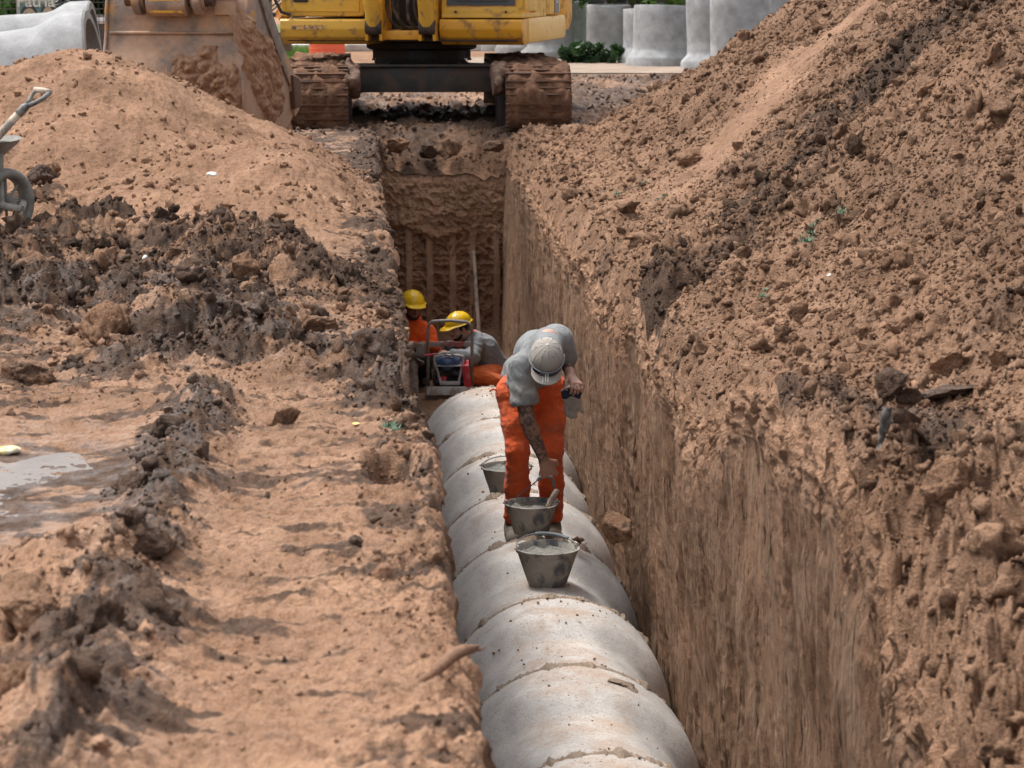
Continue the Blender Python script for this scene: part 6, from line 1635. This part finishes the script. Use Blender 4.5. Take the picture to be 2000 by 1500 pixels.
for i in range(0, 24): mb.tube([(-1.7, 0, .05 + i * .08), (1.0, 0, .05 + i * .08)], .004, 4)
mb.build('wire_mesh', M_RUST, fn)
for x in (-1.7, .10, 1.0):
    mb = MB(); mb.box((x, -.03, .95), (.09, .07, 2.0), bev=.01); mb.build('post', M_RUST, fn)
S = SDF((-.3, -.25, -.3), (.3, .25, .35), .012); S.ell((0, 0, 0), (.19, .16, .20), None, .02); S.cap((0, 0, .18), (.02, 0, .28), .03, .05, .03)
S.disp(lambda x, y, z: -.03 * np.clip(1 - np.abs(perlin(x * 12 + z * 8, y * 12 + z * 16, 3)) * 3, 0, 1) + .03 * n3(x, y, z, 8, 4))
gb = S.mesh('rubbish_bag', pm("black_plastic_film", (0.012, 0.012, 0.013), 0.18, 0, 0, bmp=.5, bscale=30, bdist=.01, spec=.8), None); gb.location = WY(118, 33, 29.2); tag(gb, 'shiny black rubbish bag hanging on the fence beside the poster', 'bag')
tk_ = WY(158, 25, 31.5)
mb = MB(); mb.lathe([(0, 1.15), (.30, 1.15), (.34, 1.10), (.34, .98), (.33, .97), (.33, .04), (.31, 0), (0, 0)], 40); ba = mb.build('barrel', pm("brown_plastic", (0.055, 0.032, 0.024), 0.5), None); ba.location = (tk_.x, 31.5, -.05); tag(ba, 'dark brown barrel with a pale lid behind the fence post', 'barrel')
mb = MB(); mb.lathe([(.345, 1.04), (.352, 1.06), (.352, 1.10), (.345, 1.12)], 40); mb.build('lid_rim', M_WHT, ba)
mb = MB(); mb.tube([WY(x, y, 28.9) - Vector((0, 0, 0)) for x, y in ((20, 54), (45, 53), (70, 52.5), (84, 53))], .010, 6)
# ------------------------------------------------------------------ small digger (backhoe loader) far behind
bh = empty('backhoe_loader', Vector((WY(545, 80, 48).x - .9, 48.5, 0)), R(0), 'small orange and black backhoe digger far behind the yellow bucket', 'digger')
M_ORG = pm("orange_machine_paint", (0.75, 0.24, 0.02), 0.4, 0, 0.08, 2, (0.3, 0.16, 0.08), 4, .25)
bx, by = bh.location.x, 48.5
BL = lambda px, py, dy=0: WY(px, py, 48.5 + dy) - bh.location
mb = MB(); mb.box((-1.0, 1.6, 1.15), (1.7, 2.6, .8), bev=.08); mb.box((-1.0, 3.4, 1.1), (1.1, 1.4, .7), bev=.08); mb.build('body', M_ORG, bh)
mb = MB()
for x in (-1.75, -.25):
    for y in (.5, 1.9): mb.box((x, y, 2.0), (.07, .07, 1.4))
mb.box((-1.0, 1.2, 2.72), (1.7, 1.7, .10), bev=.03); mb.build('cab_frame', M_BLKR, bh)
mb = MB(); mb.box((-1.0, 1.2, 2.05), (1.45, 1.35, 1.2)); mb.build('cab_glass', pm("pale_glass", (0.35, 0.38, 0.40), .1, bmp=0), bh)
for x, y, r_ in ((-1.95, .8, .62), (-.05, .8, .62), (-1.7, 3.4, .42), (-.3, 3.4, .42)):
    mb = MB(); mb.lathe([(r_ * .5, -.18), (r_ * .95, -.18), (r_, -.12), (r_, .12), (r_ * .95, .18), (r_ * .5, .18)], 36, Matrix.Translation((x, y, r_)) @ Matrix.Rotation(R(90), 4, 'Y')); wl = mb.build('wheel', M_BLKR, bh)
    mb = MB(); mb.lathe([(0, -.1), (r_ * .52, -.12), (r_ * .52, .12), (0, .1)], 24, Matrix.Translation((x, y, r_)) @ Matrix.Rotation(R(90), 4, 'Y')); mb.build('rim', M_ORG, wl)
mb = MB()
q = [BL(592, -40), BL(565, 8), BL(540, 42), BL(556, 50), BL(572, 30), BL(598, -20)]
mb.tube([BL(600, -60), BL(575, 0), BL(545, 38)], [.22, .20, .14], 4); mb.build('dipper_arm', M_ORG, bh)
mb = MB(); mb.tube([BL(520, 27), BL(560, 32)], .045, 8); mb.tube([BL(528, 27), BL(524, 70)], .08, 8); mb.tube([BL(515, 30), BL(512, 66)], .05, 8); mb.build('linkage', M_BLKR, bh)
for k in (0, 1):
    mb = MB(); mb.tube([BL(520 + 10 * k, 22), BL(556 + 10 * k, -8)], .02, 8); mb.build('piston_rod', M_CHROME, bh)
mb = MB(); pr = [BL(585, 18), BL(565, 38), BL(560, 52), BL(572, 62), BL(592, 64), BL(597, 30)]
mb.prism([(p.x, p.z) for p in pr], .7, Matrix.Translation((0, 0, 0)), .03); mb.build('rear_bucket', M_BLKR, bh)
mb = MB(); pr = [BL(556, 58), BL(534, 68), BL(526, 86), BL(540, 96), BL(573, 98), BL(564, 66)]
mb.prism([(p.x, p.z) for p in pr], 1.0, Matrix.Translation((0, -.4, 0)), .03); mb.build('loader_bucket', pm("rusty_brown_steel", (0.15, 0.085, 0.055), .8, 0, .3, 3), bh)
# orange mesh barrier
ob = WY(639, 104, 44); mb = MB(); mb.lathe([(.345, 0), (.33, .62), (.31, .62), (.325, 0)], 28); M_ORB = pm("orange_barrier_plastic", (0.74, 0.12, 0.045), .5, 0, .15, 30)
bo = mb.build('barrel_barrier', M_ORB, None); bo.location = (ob.x, 44, -.02); tag(bo, 'orange plastic site barrier standing behind the excavator\'s left track', 'barrier')
mb = MB()
for k in range(5): mb.lathe([(.352 - k * .003, .08 + k * .12), (.356 - k * .003, .09 + k * .12), (.352 - k * .003, .10 + k * .12)], 28)
mb.build('rib', M_ORB, bo)
sw = WY(596, 103, 43); S = SDF((-.2, -.2, -.15), (.2, .2, .2), .015); S.ell((0, 0, .02), (.09, .08, .08), None, .02); S.disp(lambda x, y, z: .025 * n3(x, y, z, 14, 4)); wbg = S.mesh('plastic_bag', M_WHT, None); wbg.location = (sw.x, 43, .05); tag(wbg, 'crumpled white plastic bag lying left of the orange barrier', 'litter')
# tyres, red tank, dark car, wall behind the pipes
for k, (px, py, Y, r_) in enumerate(((1160, 8, 57.5, .33), (1158, 0, 57.6, .30))):
    mb = MB(); mb.lathe([(r_ * .55, -.12), (r_ * .95, -.12), (r_, -.06), (r_, .06), (r_ * .95, .12), (r_ * .55, .12)], 32, Matrix.Rotation(R([20, 12][k]), 4, 'X')); ty = mb.build('tyre', M_BLKR, None, smooth=True); ty.location = WY(px, py + 7, Y); ty.location.z = [.93, 1.18][k]; tag(ty, ['black tyre in the stack behind the standing pipes, lower one', 'black tyre on top of the stack behind the standing pipes'][k], 'tyre', 'stacked tyres')
mb = MB(); mb.box((0, 0, .42), (.62, .62, .84), bev=.03); stb = mb.build('concrete_block', CONC, None); stb.location = (WY(1160, 0, 57.6).x, 57.6, .0); tag(stb, 'dark concrete block under the tyres behind the standing pipes', 'block')
mb = MB(); mb.box((0, 0, .95), (1.6, 1.0, .9), bev=.08); mb.box((0, 0, .3), (1.3, .8, .5)); rt = mb.build('metal_tank', pm("red_tank_paint", (0.30, 0.03, 0.03), .5), None); rt.location = (WY(1122, 5, 59).x, 59, 0); tag(rt, 'dark red metal tank behind the right end of the excavator', 'tank')
cr = empty('parked_car', Vector((WY(1262, 40, 60).x + .6, 60, .07)), R(0), 'dark parked car behind the tree trunk between the standing pipes', 'car')
M_CAR = pm("dark_car_paint", (0.03, 0.033, 0.038), .25, 0, .05, coat=.5)
mb = MB(); mb.prism([(-2.1, .25), (2.1, .25), (2.15, .55), (2.0, .85), (1.1, .95), (.6, 1.40), (-1.2, 1.42), (-1.75, .95), (-2.1, .85)], 1.65, None, .08); cb_ = mb.build('body', M_CAR, cr)
mb = MB(); mb.prism([(-1.55, .98), (1.0, .98), (.55, 1.34), (-1.15, 1.36)], 1.68, None, .02); mb.build('window', M_GLASSD, cr)
for x in (-1.3, 1.35):
    for y in (-.75, .75):
        mb = MB(); mb.lathe([(.15, -.1), (.30, -.1), (.32, 0), (.30, .1), (.15, .1)], 28, Matrix.Translation((x, y, .32)) @ Matrix.Rotation(R(90), 4, 'X')); wl = mb.build('wheel', M_BLKR, cr); mb = MB(); mb.lathe([(0, -.08), (.16, -.105), (.16, .105), (0, .08)], 20, Matrix.Translation((x, y, .32)) @ Matrix.Rotation(R(90), 4, 'X')); mb.build('rim', M_TUBE, wl)
# house row beyond the road
bw = empty('house', (6, 84, 0), 0, 'pale low house beyond the road, behind the standing pipes', 'house')
M_WALL = pm("pale_render", (0.46, 0.43, 0.40), .9, 0, .08, .5); M_ROOF = pm("clay_roof", (0.25, 0.10, 0.06), .85)
mb = MB(); mb.box((0, 0, 1.6), (16, 7, 3.2)); mb.build('wall', M_WALL, bw); mb = MB(); mb.prism([(-8.6, 0), (8.6, 0), (8.2, .3), (0, 1.6), (-8.2, .3)], 8, Matrix.Translation((0, 0, 3.2))); mb.build('roof', M_ROOF, bw)
for x in (-5.5, -2, 2.5, 5.5):
    mb = MB(); mb.box((x, -3.52, 1.6), (1.3, .08, 1.1)); wn__ = mb.build('window', M_WHT, bw); mb = MB(); mb.box((x, -3.57, 1.6), (1.1, .04, .9)); mb.build('pane', M_GLASSD, wn__)
bw = empty('house', (-14, 82, 0), 0, 'grey house beyond the road, behind the small orange digger', 'house')
mb = MB(); mb.box((0, 0, 1.7), (13, 7, 3.4)); mb.build('wall', pm("grey_render", (0.36, 0.37, 0.37), .9), bw); mb = MB(); mb.box((0, 0, 3.5), (13.6, 7.6, .2)); mb.build('roof', M_ROOF, bw)
for x in (-4, 0, 4.0):
    mb = MB(); mb.box((x, -3.52, 1.7), (1.3, .08, 1.1)); wn__ = mb.build('window', M_WHT, bw); mb = MB(); mb.box((x, -3.57, 1.7), (1.1, .04, .9)); mb.build('pane', M_GLASSD, wn__)
# ------------------------------------------------------------------ wheelbarrow and spade at the left edge
M_GALV = pm("cement_splashed_steel", (0.17, 0.16, 0.142), 0.7, 0.1, 0.15, 14, (0.26, 0.245, 0.22), 14, .45, .4, 50, .004)
wY = 12.6
wb0 = W(-60, 455, bank_z(-2.2, wY)); wb0 = Vector((WY(-62, 440, wY).x, wY, 0)); wb0.z = WY(5, 462, wY).z
wbr = empty('wheelbarrow', wb0, 0, 'mortar-splashed grey wheelbarrow cut off by the left edge of the picture', 'wheelbarrow')
Lw = lambda px, py, dy=0: WY(px, py, wY + dy) - wb0
tc = Lw(4, 415); hub = Vector((Lw(-3, 0).x, 0, .185))
mb = MB(); mb.lathe([(.135, -.042), (.165, -.045), (.182, -.028), (.186, 0), (.182, .028), (.165, .045), (.135, .042), (.13, 0), (.135, -.042)], 44, Matrix.Translation(hub) @ Matrix.Rotation(R(52), 4, 'Z') @ Matrix.Rotation(R(90), 4, 'X')); wh = mb.build('wheel', M_GALV, wbr, smooth=True)
mb = MB()
Mh = Matrix.Translation(hub) @ Matrix.Rotation(R(52), 4, 'Z')
for k in range(4):
    a = k * PI / 4; mb.tube([Mh @ Vector((.135 * math.cos(a), 0, .135 * math.sin(a))), Mh @ Vector((-.135 * math.cos(a), 0, -.135 * math.sin(a)))], .008, 8)
mb.tube([Mh @ Vector((0, -.06, 0)), Mh @ Vector((0, .06, 0))], .022, 12); mb.build('rim', M_GALV, wh)
mb = MB()
fr = hub + Vector((.135, -.08, .04))
mb.tube([Lw(42, 409, -.10), Lw(15, 404, -.10), Lw(-40, 392, -.05), Lw(-160, 350, 0), Lw(-260, 322, .1)], .021, 12)
mb.tube([Lw(42, 409, -.10) + Vector((-.02, .22, .02)), Lw(-40, 388, .3), Lw(-260, 318, .5)], .021, 12)
mb.tube([Lw(42, 409, -.10), Lw(42, 409, -.10) + Vector((-.02, .22, .02))], .021, 12)
mb.tube([Lw(2, 300, -.05), Lw(2, 345, -.05), Lw(4, 400, -.09)], .014, 8); mb.tube([Lw(-150, 350), Lw(-155, 430), Lw(-150, 470)], .018, 8); mb.build('frame', M_GALV, wbr)
mb = MB(); tx1, tx0 = Lw(29, 280).x, Lw(-230, 280).x; zt, zb = Lw(0, 277).z, Lw(0, 322).z
cx_ = (tx1 + tx0) / 2; hw = (tx1 - tx0) / 2
def ringp(hx_, hy_, z, n=40): return [Vector((cx_ + hx_ * math.copysign(abs(math.cos(2 * PI * i / n)) ** .6, math.cos(2 * PI * i / n)), .12 + hy_ * math.copysign(abs(math.sin(2 * PI * i / n)) ** .6, math.sin(2 * PI * i / n)), z)) for i in range(n)]
R_ = [ringp(hw * .62, .15, zb), ringp(hw * .70, .18, zb + .02), ringp(hw * .97, .29, zt - .02), ringp(hw, .30, zt), ringp(hw + .012, .312, zt + .006), ringp(hw, .30, zt + .012), ringp(hw * .95, .285, zt - .01), ringp(hw * .68, .17, zb + .03)]
V = [v for r in R_ for v in r]; n = 40; F = [(i * n + k, i * n + (k + 1) % n, (i + 1) * n + (k + 1) % n, (i + 1) * n + k) for i in range(len(R_) - 1) for k in range(n)]; F.append(tuple(range(n - 1, -1, -1))); F.append(tuple(7 * n + k for k in range(n)))
mb.add(V, F); mb.build('tray', M_GALV, wbr)
mb = MB(); V = ringp(hw * .93, .275, zt - .03); c__ = len(V); V.append(Vector((cx_, .12, zt + .02))); mb.add(V, [(i, (i + 1) % n, n) for i in range(n)]); 
sh0 = WY(90, 180, 12.5)
sp = empty('spade', sh0, 0, 'spade with worn wooden shaft and D-handle sticking up out of the wheelbarrow', 'spade')
Ls = lambda px, py, dy=0: WY(px, py, 12.5 + dy) - sh0
mb = MB(); mb.tube([Ls(42, 216), Ls(0, 262), Ls(-50, 318, .05), Ls(-70, 340, .05)], [.021, .022, .022, .020], 14); mb.build('shaft', M_WOOD, sp, smooth=True)
M_SPD = pm("dark_grimy_steel", (0.085, 0.088, 0.095), .45, .3, .2, 20, (0.30, 0.29, 0.27), 14, .5)
mb = MB(); mb.tube([Ls(36, 223), Ls(48, 210), Ls(55, 204)], [.024, .023, .016], 12); mb.tube([Ls(52, 207), Ls(58, 195, .02), Ls(64, 183, .03), Ls(70, 176, .03)], [.012, .011, .010, .012], 10); mb.tube([Ls(52, 208), Ls(66, 202, -.02), Ls(84, 193, -.03), Ls(98, 180, -.03)], [.014, .013, .012, .014], 10); mb.build('handle_fork', M_SPD, sp, smooth=True)
mb = MB(); mb.tube([Ls(68, 175, .03), Ls(83, 177, 0), Ls(99, 180, -.03)], [.0145, .017, .0145], 14); mb.build('grip', M_WOOD, sp, smooth=True)
mb = MB(); mb.box(Ls(-82, 352, .05), (.2, .012, .28), Matrix.Rotation(R(-45), 3, 'Y')); mb.build('blade', M_SPD, sp)

# ------------------------------------------------------------------ single rocks and clods
def rock(loc, dims, rz, mat, seed, label, cat='clod', name='soil_clod', amp=.30, sub=5, chip=14, tilt=0, group=None):
    V, F = ico(sub); rs = np.random.RandomState(seed); out = V.copy()
    for _ in range(chip):
        n = rs.normal(size=3); n /= np.linalg.norm(n); d = rs.uniform(.42, .82); k = out @ n; m = k > d; out[m] -= np.outer(k[m] - d, n) * .95
    a, b, c = out[:, 0] + seed, out[:, 1], out[:, 2]
    nn = n3(a, b, c, 2.0, seed % 30) * amp - np.abs(n3(a, b, c, 4.5, seed % 30)) * amp * .8 - np.abs(n3(a, b, c, 10, seed % 21)) * amp * .45 + n3(a, b, c, 22, 3) * amp * .18 + n3(a, b, c, 45, 5) * amp * .10
    out = out * (1 + nn)[:, None] * np.array(dims)
    soil = isinstance(mat, float)
    me = np_mesh(name, out, F); o = link(name, me, SOIL if soil else mat, None); o.location = loc; o.rotation_euler = (tilt, R(rs.uniform(-8, 8)), rz)
    if soil:
        q = fbm(a * 1.3 + c, b * 1.3, 3, seed % 17)
        attr(me, "dark", np.full(len(out), mat) + .22 * q); attr(me, "wet", np.full(len(out), max(0, mat - .2) * .9)); attr(me, "tone", .08 * q - .03); attr(me, "scrape", np.zeros(len(out)))
    return tag(o, label, cat, group)
CB, CD, CK = 0.12, 0.42, 0.85
def on_bank(px, py):
    z = 0.0
    for _ in range(14):
        p = W(px, py, z); zn = bank_z(p.x, p.y); z = z + .6 * (zn - z)
    return W(px, py, z)
RK = [ # px, py, width px, height px, material, label
 (552, 815, 66, 52, CD, 'ragged dark brown clod standing alone on the smooth left bank'),
 (605, 632, 110, 40, CD, 'flat dark clod near the trench edge, beside the man in orange'),
 (480, 515, 78, 72, CB, 'big angular brown boulder of clay at the right end of the clod ridge'),
 (80, 510, 98, 62, CD, 'dark overhanging clod perched on the ridge at the far left'),
 (205, 495, 60, 50, CB, 'brown clod in the ridge below the left heap'),
 (345, 488, 44, 40, CD, 'dark crumbly clod in the middle of the ridge left'),
 (500, 548, 34, 32, CB, 'small round brown clod in front of the big angular boulder'),
 (205, 630, 130, 100, CB, 'large tilted slab of brown clay on the left bank'),
 (395, 600, 90, 80, CD, 'large dark clay lump with smeared flank on the left bank'),
 (60, 720, 120, 70, CD, 'wide dark clod at the left edge above the puddle'),
 (325, 830, 80, 60, CK, 'black wet lump at the top of the mud berm'),
 (255, 940, 90, 60, CK, 'glossy black mud lump halfway down the berm'),
 (175, 1200, 130, 120, CK, 'large blurred black mud lump low on the berm'),
 (300, 1060, 90, 60, CK, 'black mud lump beside the flat path'),
 (60, 1160, 170, 150, CB, 'big rounded brown clod in the blurred foreground at left'),
 (45, 1330, 150, 120, CB, 'brown clod in the lower left corner, nearest the camera'),
 (1355, 308, 84, 44, CB, 'long flat slab of clay lying on the right heap\'s lower slope'),
 (1443, 279, 32, 22, CB, 'small clod right of the flat slab on the heap'),
 (1797, 285, 36, 26, CB, 'rounded brown stone-like clod high on the right heap'),
 (1850, 682, 84, 62, CB, 'big rounded brown clod at the foot of the right heap'),
 (1960, 690, 66, 54, CB, 'brown clod at the right edge at the foot of the heap'),
 (1760, 628, 60, 40, CB, 'brown clod left of the big one at the heap\'s foot'),
 (1690, 640, 50, 36, CB, 'medium brown clod in the row at the heap\'s foot, third from the big one'),
 (1560, 600, 50, 40, CB, 'clod beside the small green sprig on the lower heap'),
 (1490, 600, 44, 30, CD, 'dark clod left of the small green sprig'),
 (1480, 352, 60, 30, CD, 'dark wet clod in the dark band of the right heap'),
 (1530, 340, 50, 30, CD, 'elongated dark clod above the wet one in the dark band'),
 (1312, 470, 28, 26, CD, 'small dark clod on the lip below the flat slab'),
 (1650, 130, 46, 30, CB, 'reddish clod at the upper edge of the dark band'),
 (1840, 940, 110, 100, CB, 'bulging brown clod on the near right bank beside the black mud'),
 (1950, 1010, 120, 110, CB, 'broken brown clod at the right edge of the near bank'),
 (1740, 745, 72, 62, CK, 'black clod sitting on top of the grey stub at right'),
 (1775, 770, 60, 46, CK, 'second black clod on the grey stub, leaning to the right'),
 (1850, 760, 130, 34, CK, 'long row of black crumbs on the ledge at right'),
 (1975, 735, 50, 60, CK, 'black wet clod at the right edge of the ledge'),
 (1770, 950, 80, 90, CD, 'dark clod below the grey stub, white lime spots on it'),
 (885, 292, 46, 44, CD, 'dark clod hanging over the end wall below the excavator'),
 (835, 300, 44, 30, CK, 'black clod on the brink of the end wall, left of centre'),
 (960, 290, 50, 26, CD, 'dark clod on the brink beside the right track'),
 (775, 290, 50, 30, CB, 'brown clod on the brink at the left corner of the end wall'),
 (540, 270, 60, 34, CK, 'black clod under the digger bucket\'s right corner'),
 (590, 300, 50, 34, CD, 'dark clod in front of the left track'),
 (365, 205, 30, 14, CB, 'tan clod on the crest of the left heap'),
 (72, 340, 70, 40, CK, 'dark lump in the wet patch on the left heap'),
 (497, 886, 30, 18, CD, 'small dark clod on the flat path below the lone clod'),
 (1240, 262, 44, 26, CB, 'brown clod at the toe of the right heap near the track'),
 (110, 323, 24, 22, CB, 'small round clod at the edge of the wet patch on the left heap'),
]
ST_P = on_bank(1722, 870)
for i, (px, py, w_, h_, m, lab) in enumerate(RK):
    p = on_bank(px, py + h_ * .30)
    if 'grey stub,' in lab or 'on top of the grey stub' in lab or 'on the grey stub' in lab:
        if 'below' not in lab: p = WY(px, py + h_ * .2, ST_P.y + .02)
    if 700 < px < 1000 and 240 < py < 340: p = WY(px, py, 24.15)
    depth = (p - cam.location).length; s = depth / FPX
    rock(p + Vector((0, 0, h_ * s * .12)), (w_ * s * .60, w_ * s * .52, h_ * s * .68), i * 1.3, m, 100 + i, lab, group=None)
# stone jammed between the pipe and the right wall
sp_ = WY(1206, 1038, 11.9); rock(sp_, (.092, .10, .125), .4, 0.42, 9, 'brown stone jammed between the pipes and the right trench wall', 'stone', 'stone', .16, 4, 16)
# mortar lump on the pipe in front of the held bucket
ml = WY(1125, 1057, 12.45); rock(ml, (.055, .05, .032), 0, CD, 41, 'dark crumbly lump on the pipe between the two front buckets', 'clod', 'mortar_lump', .4)
ml = on_crown(1060, 1048, BELL_R); ml.y = 12.55; rock(ml + Vector((0.02, -.02, -.008)), (.17, .07, .022), 0, JOINT, 43, 'flat smear of brown mortar at the pipe joint under the held bucket', 'mortar', 'mortar_smear', .4)
ml = on_crown(1215, 1345, BELL_R - .06); aa = math.asin(min(.95, (ml.x - AX_X) / BELL_R)); ml = Vector((AX_X + (BELL_R + .002) * math.sin(aa), ml.y, AX_Z + (BELL_R + .002) * math.cos(aa)))
mo = rock(ml, (.085, .10, .016), 0, JOINT, 44, 'brown mortar patch on the shoulder of the second nearest pipe', 'mortar', 'mortar_smear', .3); mo.rotation_euler = (0, aa, 0)
for i, (px, py, r_) in enumerate(((933, 890, .022), (944, 948, .016), (1113, 1106, .014), (1110, 1138, .012), (1127, 1200, .011), (1065, 1090, .0))):
    if r_: 
        p = on_crown(px, py, BAR_R if i not in (1, 4) else BELL_R); dx = p.x - AX_X; Rr = BAR_R if i not in (1, 4) else BELL_R; p.z = AX_Z + math.sqrt(max(Rr * Rr - dx * dx, .01)) + r_ * .3
        rock(p, (r_, r_ * .9, r_ * .6), i, CD, 60 + i, ['brown crumb on the third pipe, left of the half-hidden bucket', 'dark crumb left of the bending man\'s legs, below the half-hidden bucket', 'reddish crumb right of the nearest bucket\'s rim', 'small dark crumb right of the nearest bucket\'s base', 'tiny crumb on the pipe before the nearest bucket'][i], 'crumb', 'soil_crumb', .3, 3)
# grey stub
st = on_bank(1722, 870); S = SDF((-.12, -.12, -.1), (.12, .12, .42), .007); S.cap((0, 0, -.06), (.012, 0, .10), .020, .016, .02); S.disp(lambda x, y, z: .014 * n3(x, y, z * .4, 22, 3) + .006 * n3(x, y, z, 60, 4))
stub = S.mesh('pipe_stub', pm("shiny_grey_clay", (0.05, 0.042, 0.037), .3, 0, .4, 12, (0.30, 0.29, 0.27), 14, .4, .4, 40, .005), None); stub.location = st; tag(stub, 'shiny grey clay-covered stub sticking up from the right bank', 'stub')
# root at the near left edge
rp = [(812, 1338), (838, 1322), (862, 1300), (882, 1282), (905, 1270), (922, 1268)]
r0 = W(870, 1300, .05); pts = []
for i, (a, b) in enumerate(rp):
    p = W(a, b, .0 + .045 * math.sin(i / 5 * PI * .8)); pts.append(p - r0)
mb = MB(); mb.tube(pts, [.008, .012, .014, .015, .014, .010], 12); mb.tube([pts[4], pts[5] + Vector((.0, 0, .004)), pts[5] + Vector((.016, .0, .006))], [.010, .008, .003], 8); mb.tube([pts[5], pts[5] + Vector((.018, .0, -.002)), pts[5] + Vector((.034, 0, .006))], [.008, .003, .001], 8)
ro = mb.build('root', plain_soil("root_bark", (0.24, 0.13, 0.08), (0.38, 0.23, 0.15), .8, 60), None, smooth=True); ro.location = r0; tag(ro, 'broken brown root poking out of the near left trench edge', 'root')
# conifer sprigs
M_NEED = pm("conifer_needles", (0.045, 0.11, 0.055), .6, 0, .3, 30); M_TWIG = pm("twig_bark", (0.12, 0.085, 0.06), .8)
def sprig(pxs, label, tufts, seed, size):
    rs = random.Random(seed); P0 = [on_bank(a, b) + Vector((0, 0, .02)) for a, b in pxs]; o0 = P0[0]; e = empty('conifer_sprig', o0, 0, label, 'sprig', 'green conifer sprigs on the banks')
    mb = MB(); mb.tube([p - o0 for p in P0], size * .06, 6); mb.build('twig', M_TWIG, e)
    mb = MB()
    for p in P0[tufts:] + P0[:1]:
        for k in range(26):
            a = rs.uniform(0, 6.28); d = Vector((math.cos(a), math.sin(a), rs.uniform(-.1, .8))).normalized(); q = p - o0 + Vector((rs.uniform(-.3, .3), rs.uniform(-.3, .3), 0)) * size; w = d.cross(Vector((0, 0, 1))).normalized() * size * .05
            mb.add([q - w, q + w, q + d * size * rs.uniform(.5, 1)], [(0, 1, 2)])
    mb.build('needles', M_NEED, e); return e
sprig([(1575, 480), (1582, 464), (1592, 450), (1606, 438), (1622, 430), (1642, 423)], 'long curved conifer sprig lying in the middle of the right heap', 0, 1, .07)
sprig([(1490, 588), (1494, 575)], 'small green sprig tucked beside a clod low on the right heap', 0, 2, .045)
sprig([(758, 845), (772, 850)], 'small green sprig on the left trench edge above the notch', 0, 3, .05)
sprig([(1205, 385), (1235, 372), (1260, 362)], 'faint green sprig on the far right bank near the lip', 0, 4, .06)
sprig([(1286, 395), (1296, 388)], 'tiny green sprig below the flat clay slab', 0, 5, .04)
# litter
M_WRAP = pm("yellow_wrapper_film", (0.75, 0.52, 0.03), .35, 0, .1, 30, (0.7, 0.68, 0.62), 22, .5)
wr = on_bank(14, 884); S = SDF((-.08, -.05, -.03), (.08, .05, .05), .003); S.ell((0, 0, .008), (.045, .024, .012), None, .01); S.disp(lambda x, y, z: .010 * n3(x, y, z, 28, 4) - .004 * np.abs(n3(x, y, z, 70, 8))); o = S.mesh('wrapper', M_WRAP, None); o.location = wr; tag(o, 'crumpled yellow and white wrapper beside the puddle at the left edge', 'litter')
lf = on_bank(695, 830); S = SDF((-.03, -.03, -.02), (.03, .03, .03), .002); S.ell((0, 0, .004), (.014, .010, .004), None, .004); S.disp(lambda x, y, z: .004 * n3(x, y, z, 60, 4)); o = S.mesh('wrapper_scrap', M_WRAP, None); o.location = lf; tag(o, 'tiny yellow scrap on the left bank near the trench edge', 'litter')
M_WSTONE = pm("pale_stone", (0.52, 0.50, 0.46), .8, 0, .15, 20)
for i, (px, py, w_, lab) in enumerate(((1620, 540, 14, 'small white stone in the middle of the right heap'), (1679, 320, 14, 'pale chip in the dark band of the right heap'), (284, 507, 24, 'pale stone in the hollow of the clod ridge'), (415, 345, 24, 'flat pale stone on the left heap'), (405, 295, 10, 'pale chip high on the left heap'), (575, 215, 14, 'white scrap at the digger bucket\'s tooth'))):
    p = on_bank(px, py) if i != 5 else WY(578, 213, 20.6); s = (p - cam.location).length / FPX; rock(p + Vector((0, 0, w_ * s * .15)), (w_ * s * .55, w_ * s * .45, w_ * s * .28), i, M_WSTONE, 70 + i, lab, 'stone', 'stone', .15, 3)
# puddle left of the berm
pw = W(45, 935, 0); mb = MB(); V = []; nP = 60
for i in range(nP):
    a = 2 * PI * i / nP; r_ = 1 + .25 * math.sin(3 * a) + .12 * math.sin(7 * a + 1); V.append((pw.x - .12 + 0.29 * r_ * math.cos(a), pw.y + .52 * r_ * math.sin(a), 0))
zs = np.percentile(bank(np.array([v[0] for v in V]) * .5 + pw.x * .5, np.array([v[1] for v in V]) * .5 + pw.y * .5)[0], 60)
mb.add([(v[0], v[1], float(zs)) for v in V], [tuple(range(nP))]); M_WAT = pm("muddy_water", (0.12, 0.085, 0.062), .22, 0, .1, 5, bmp=.15, bscale=12, bdist=.01, spec=.6); pu = mb.build('puddle_water', M_WAT, None); tag(pu, kind='structure')
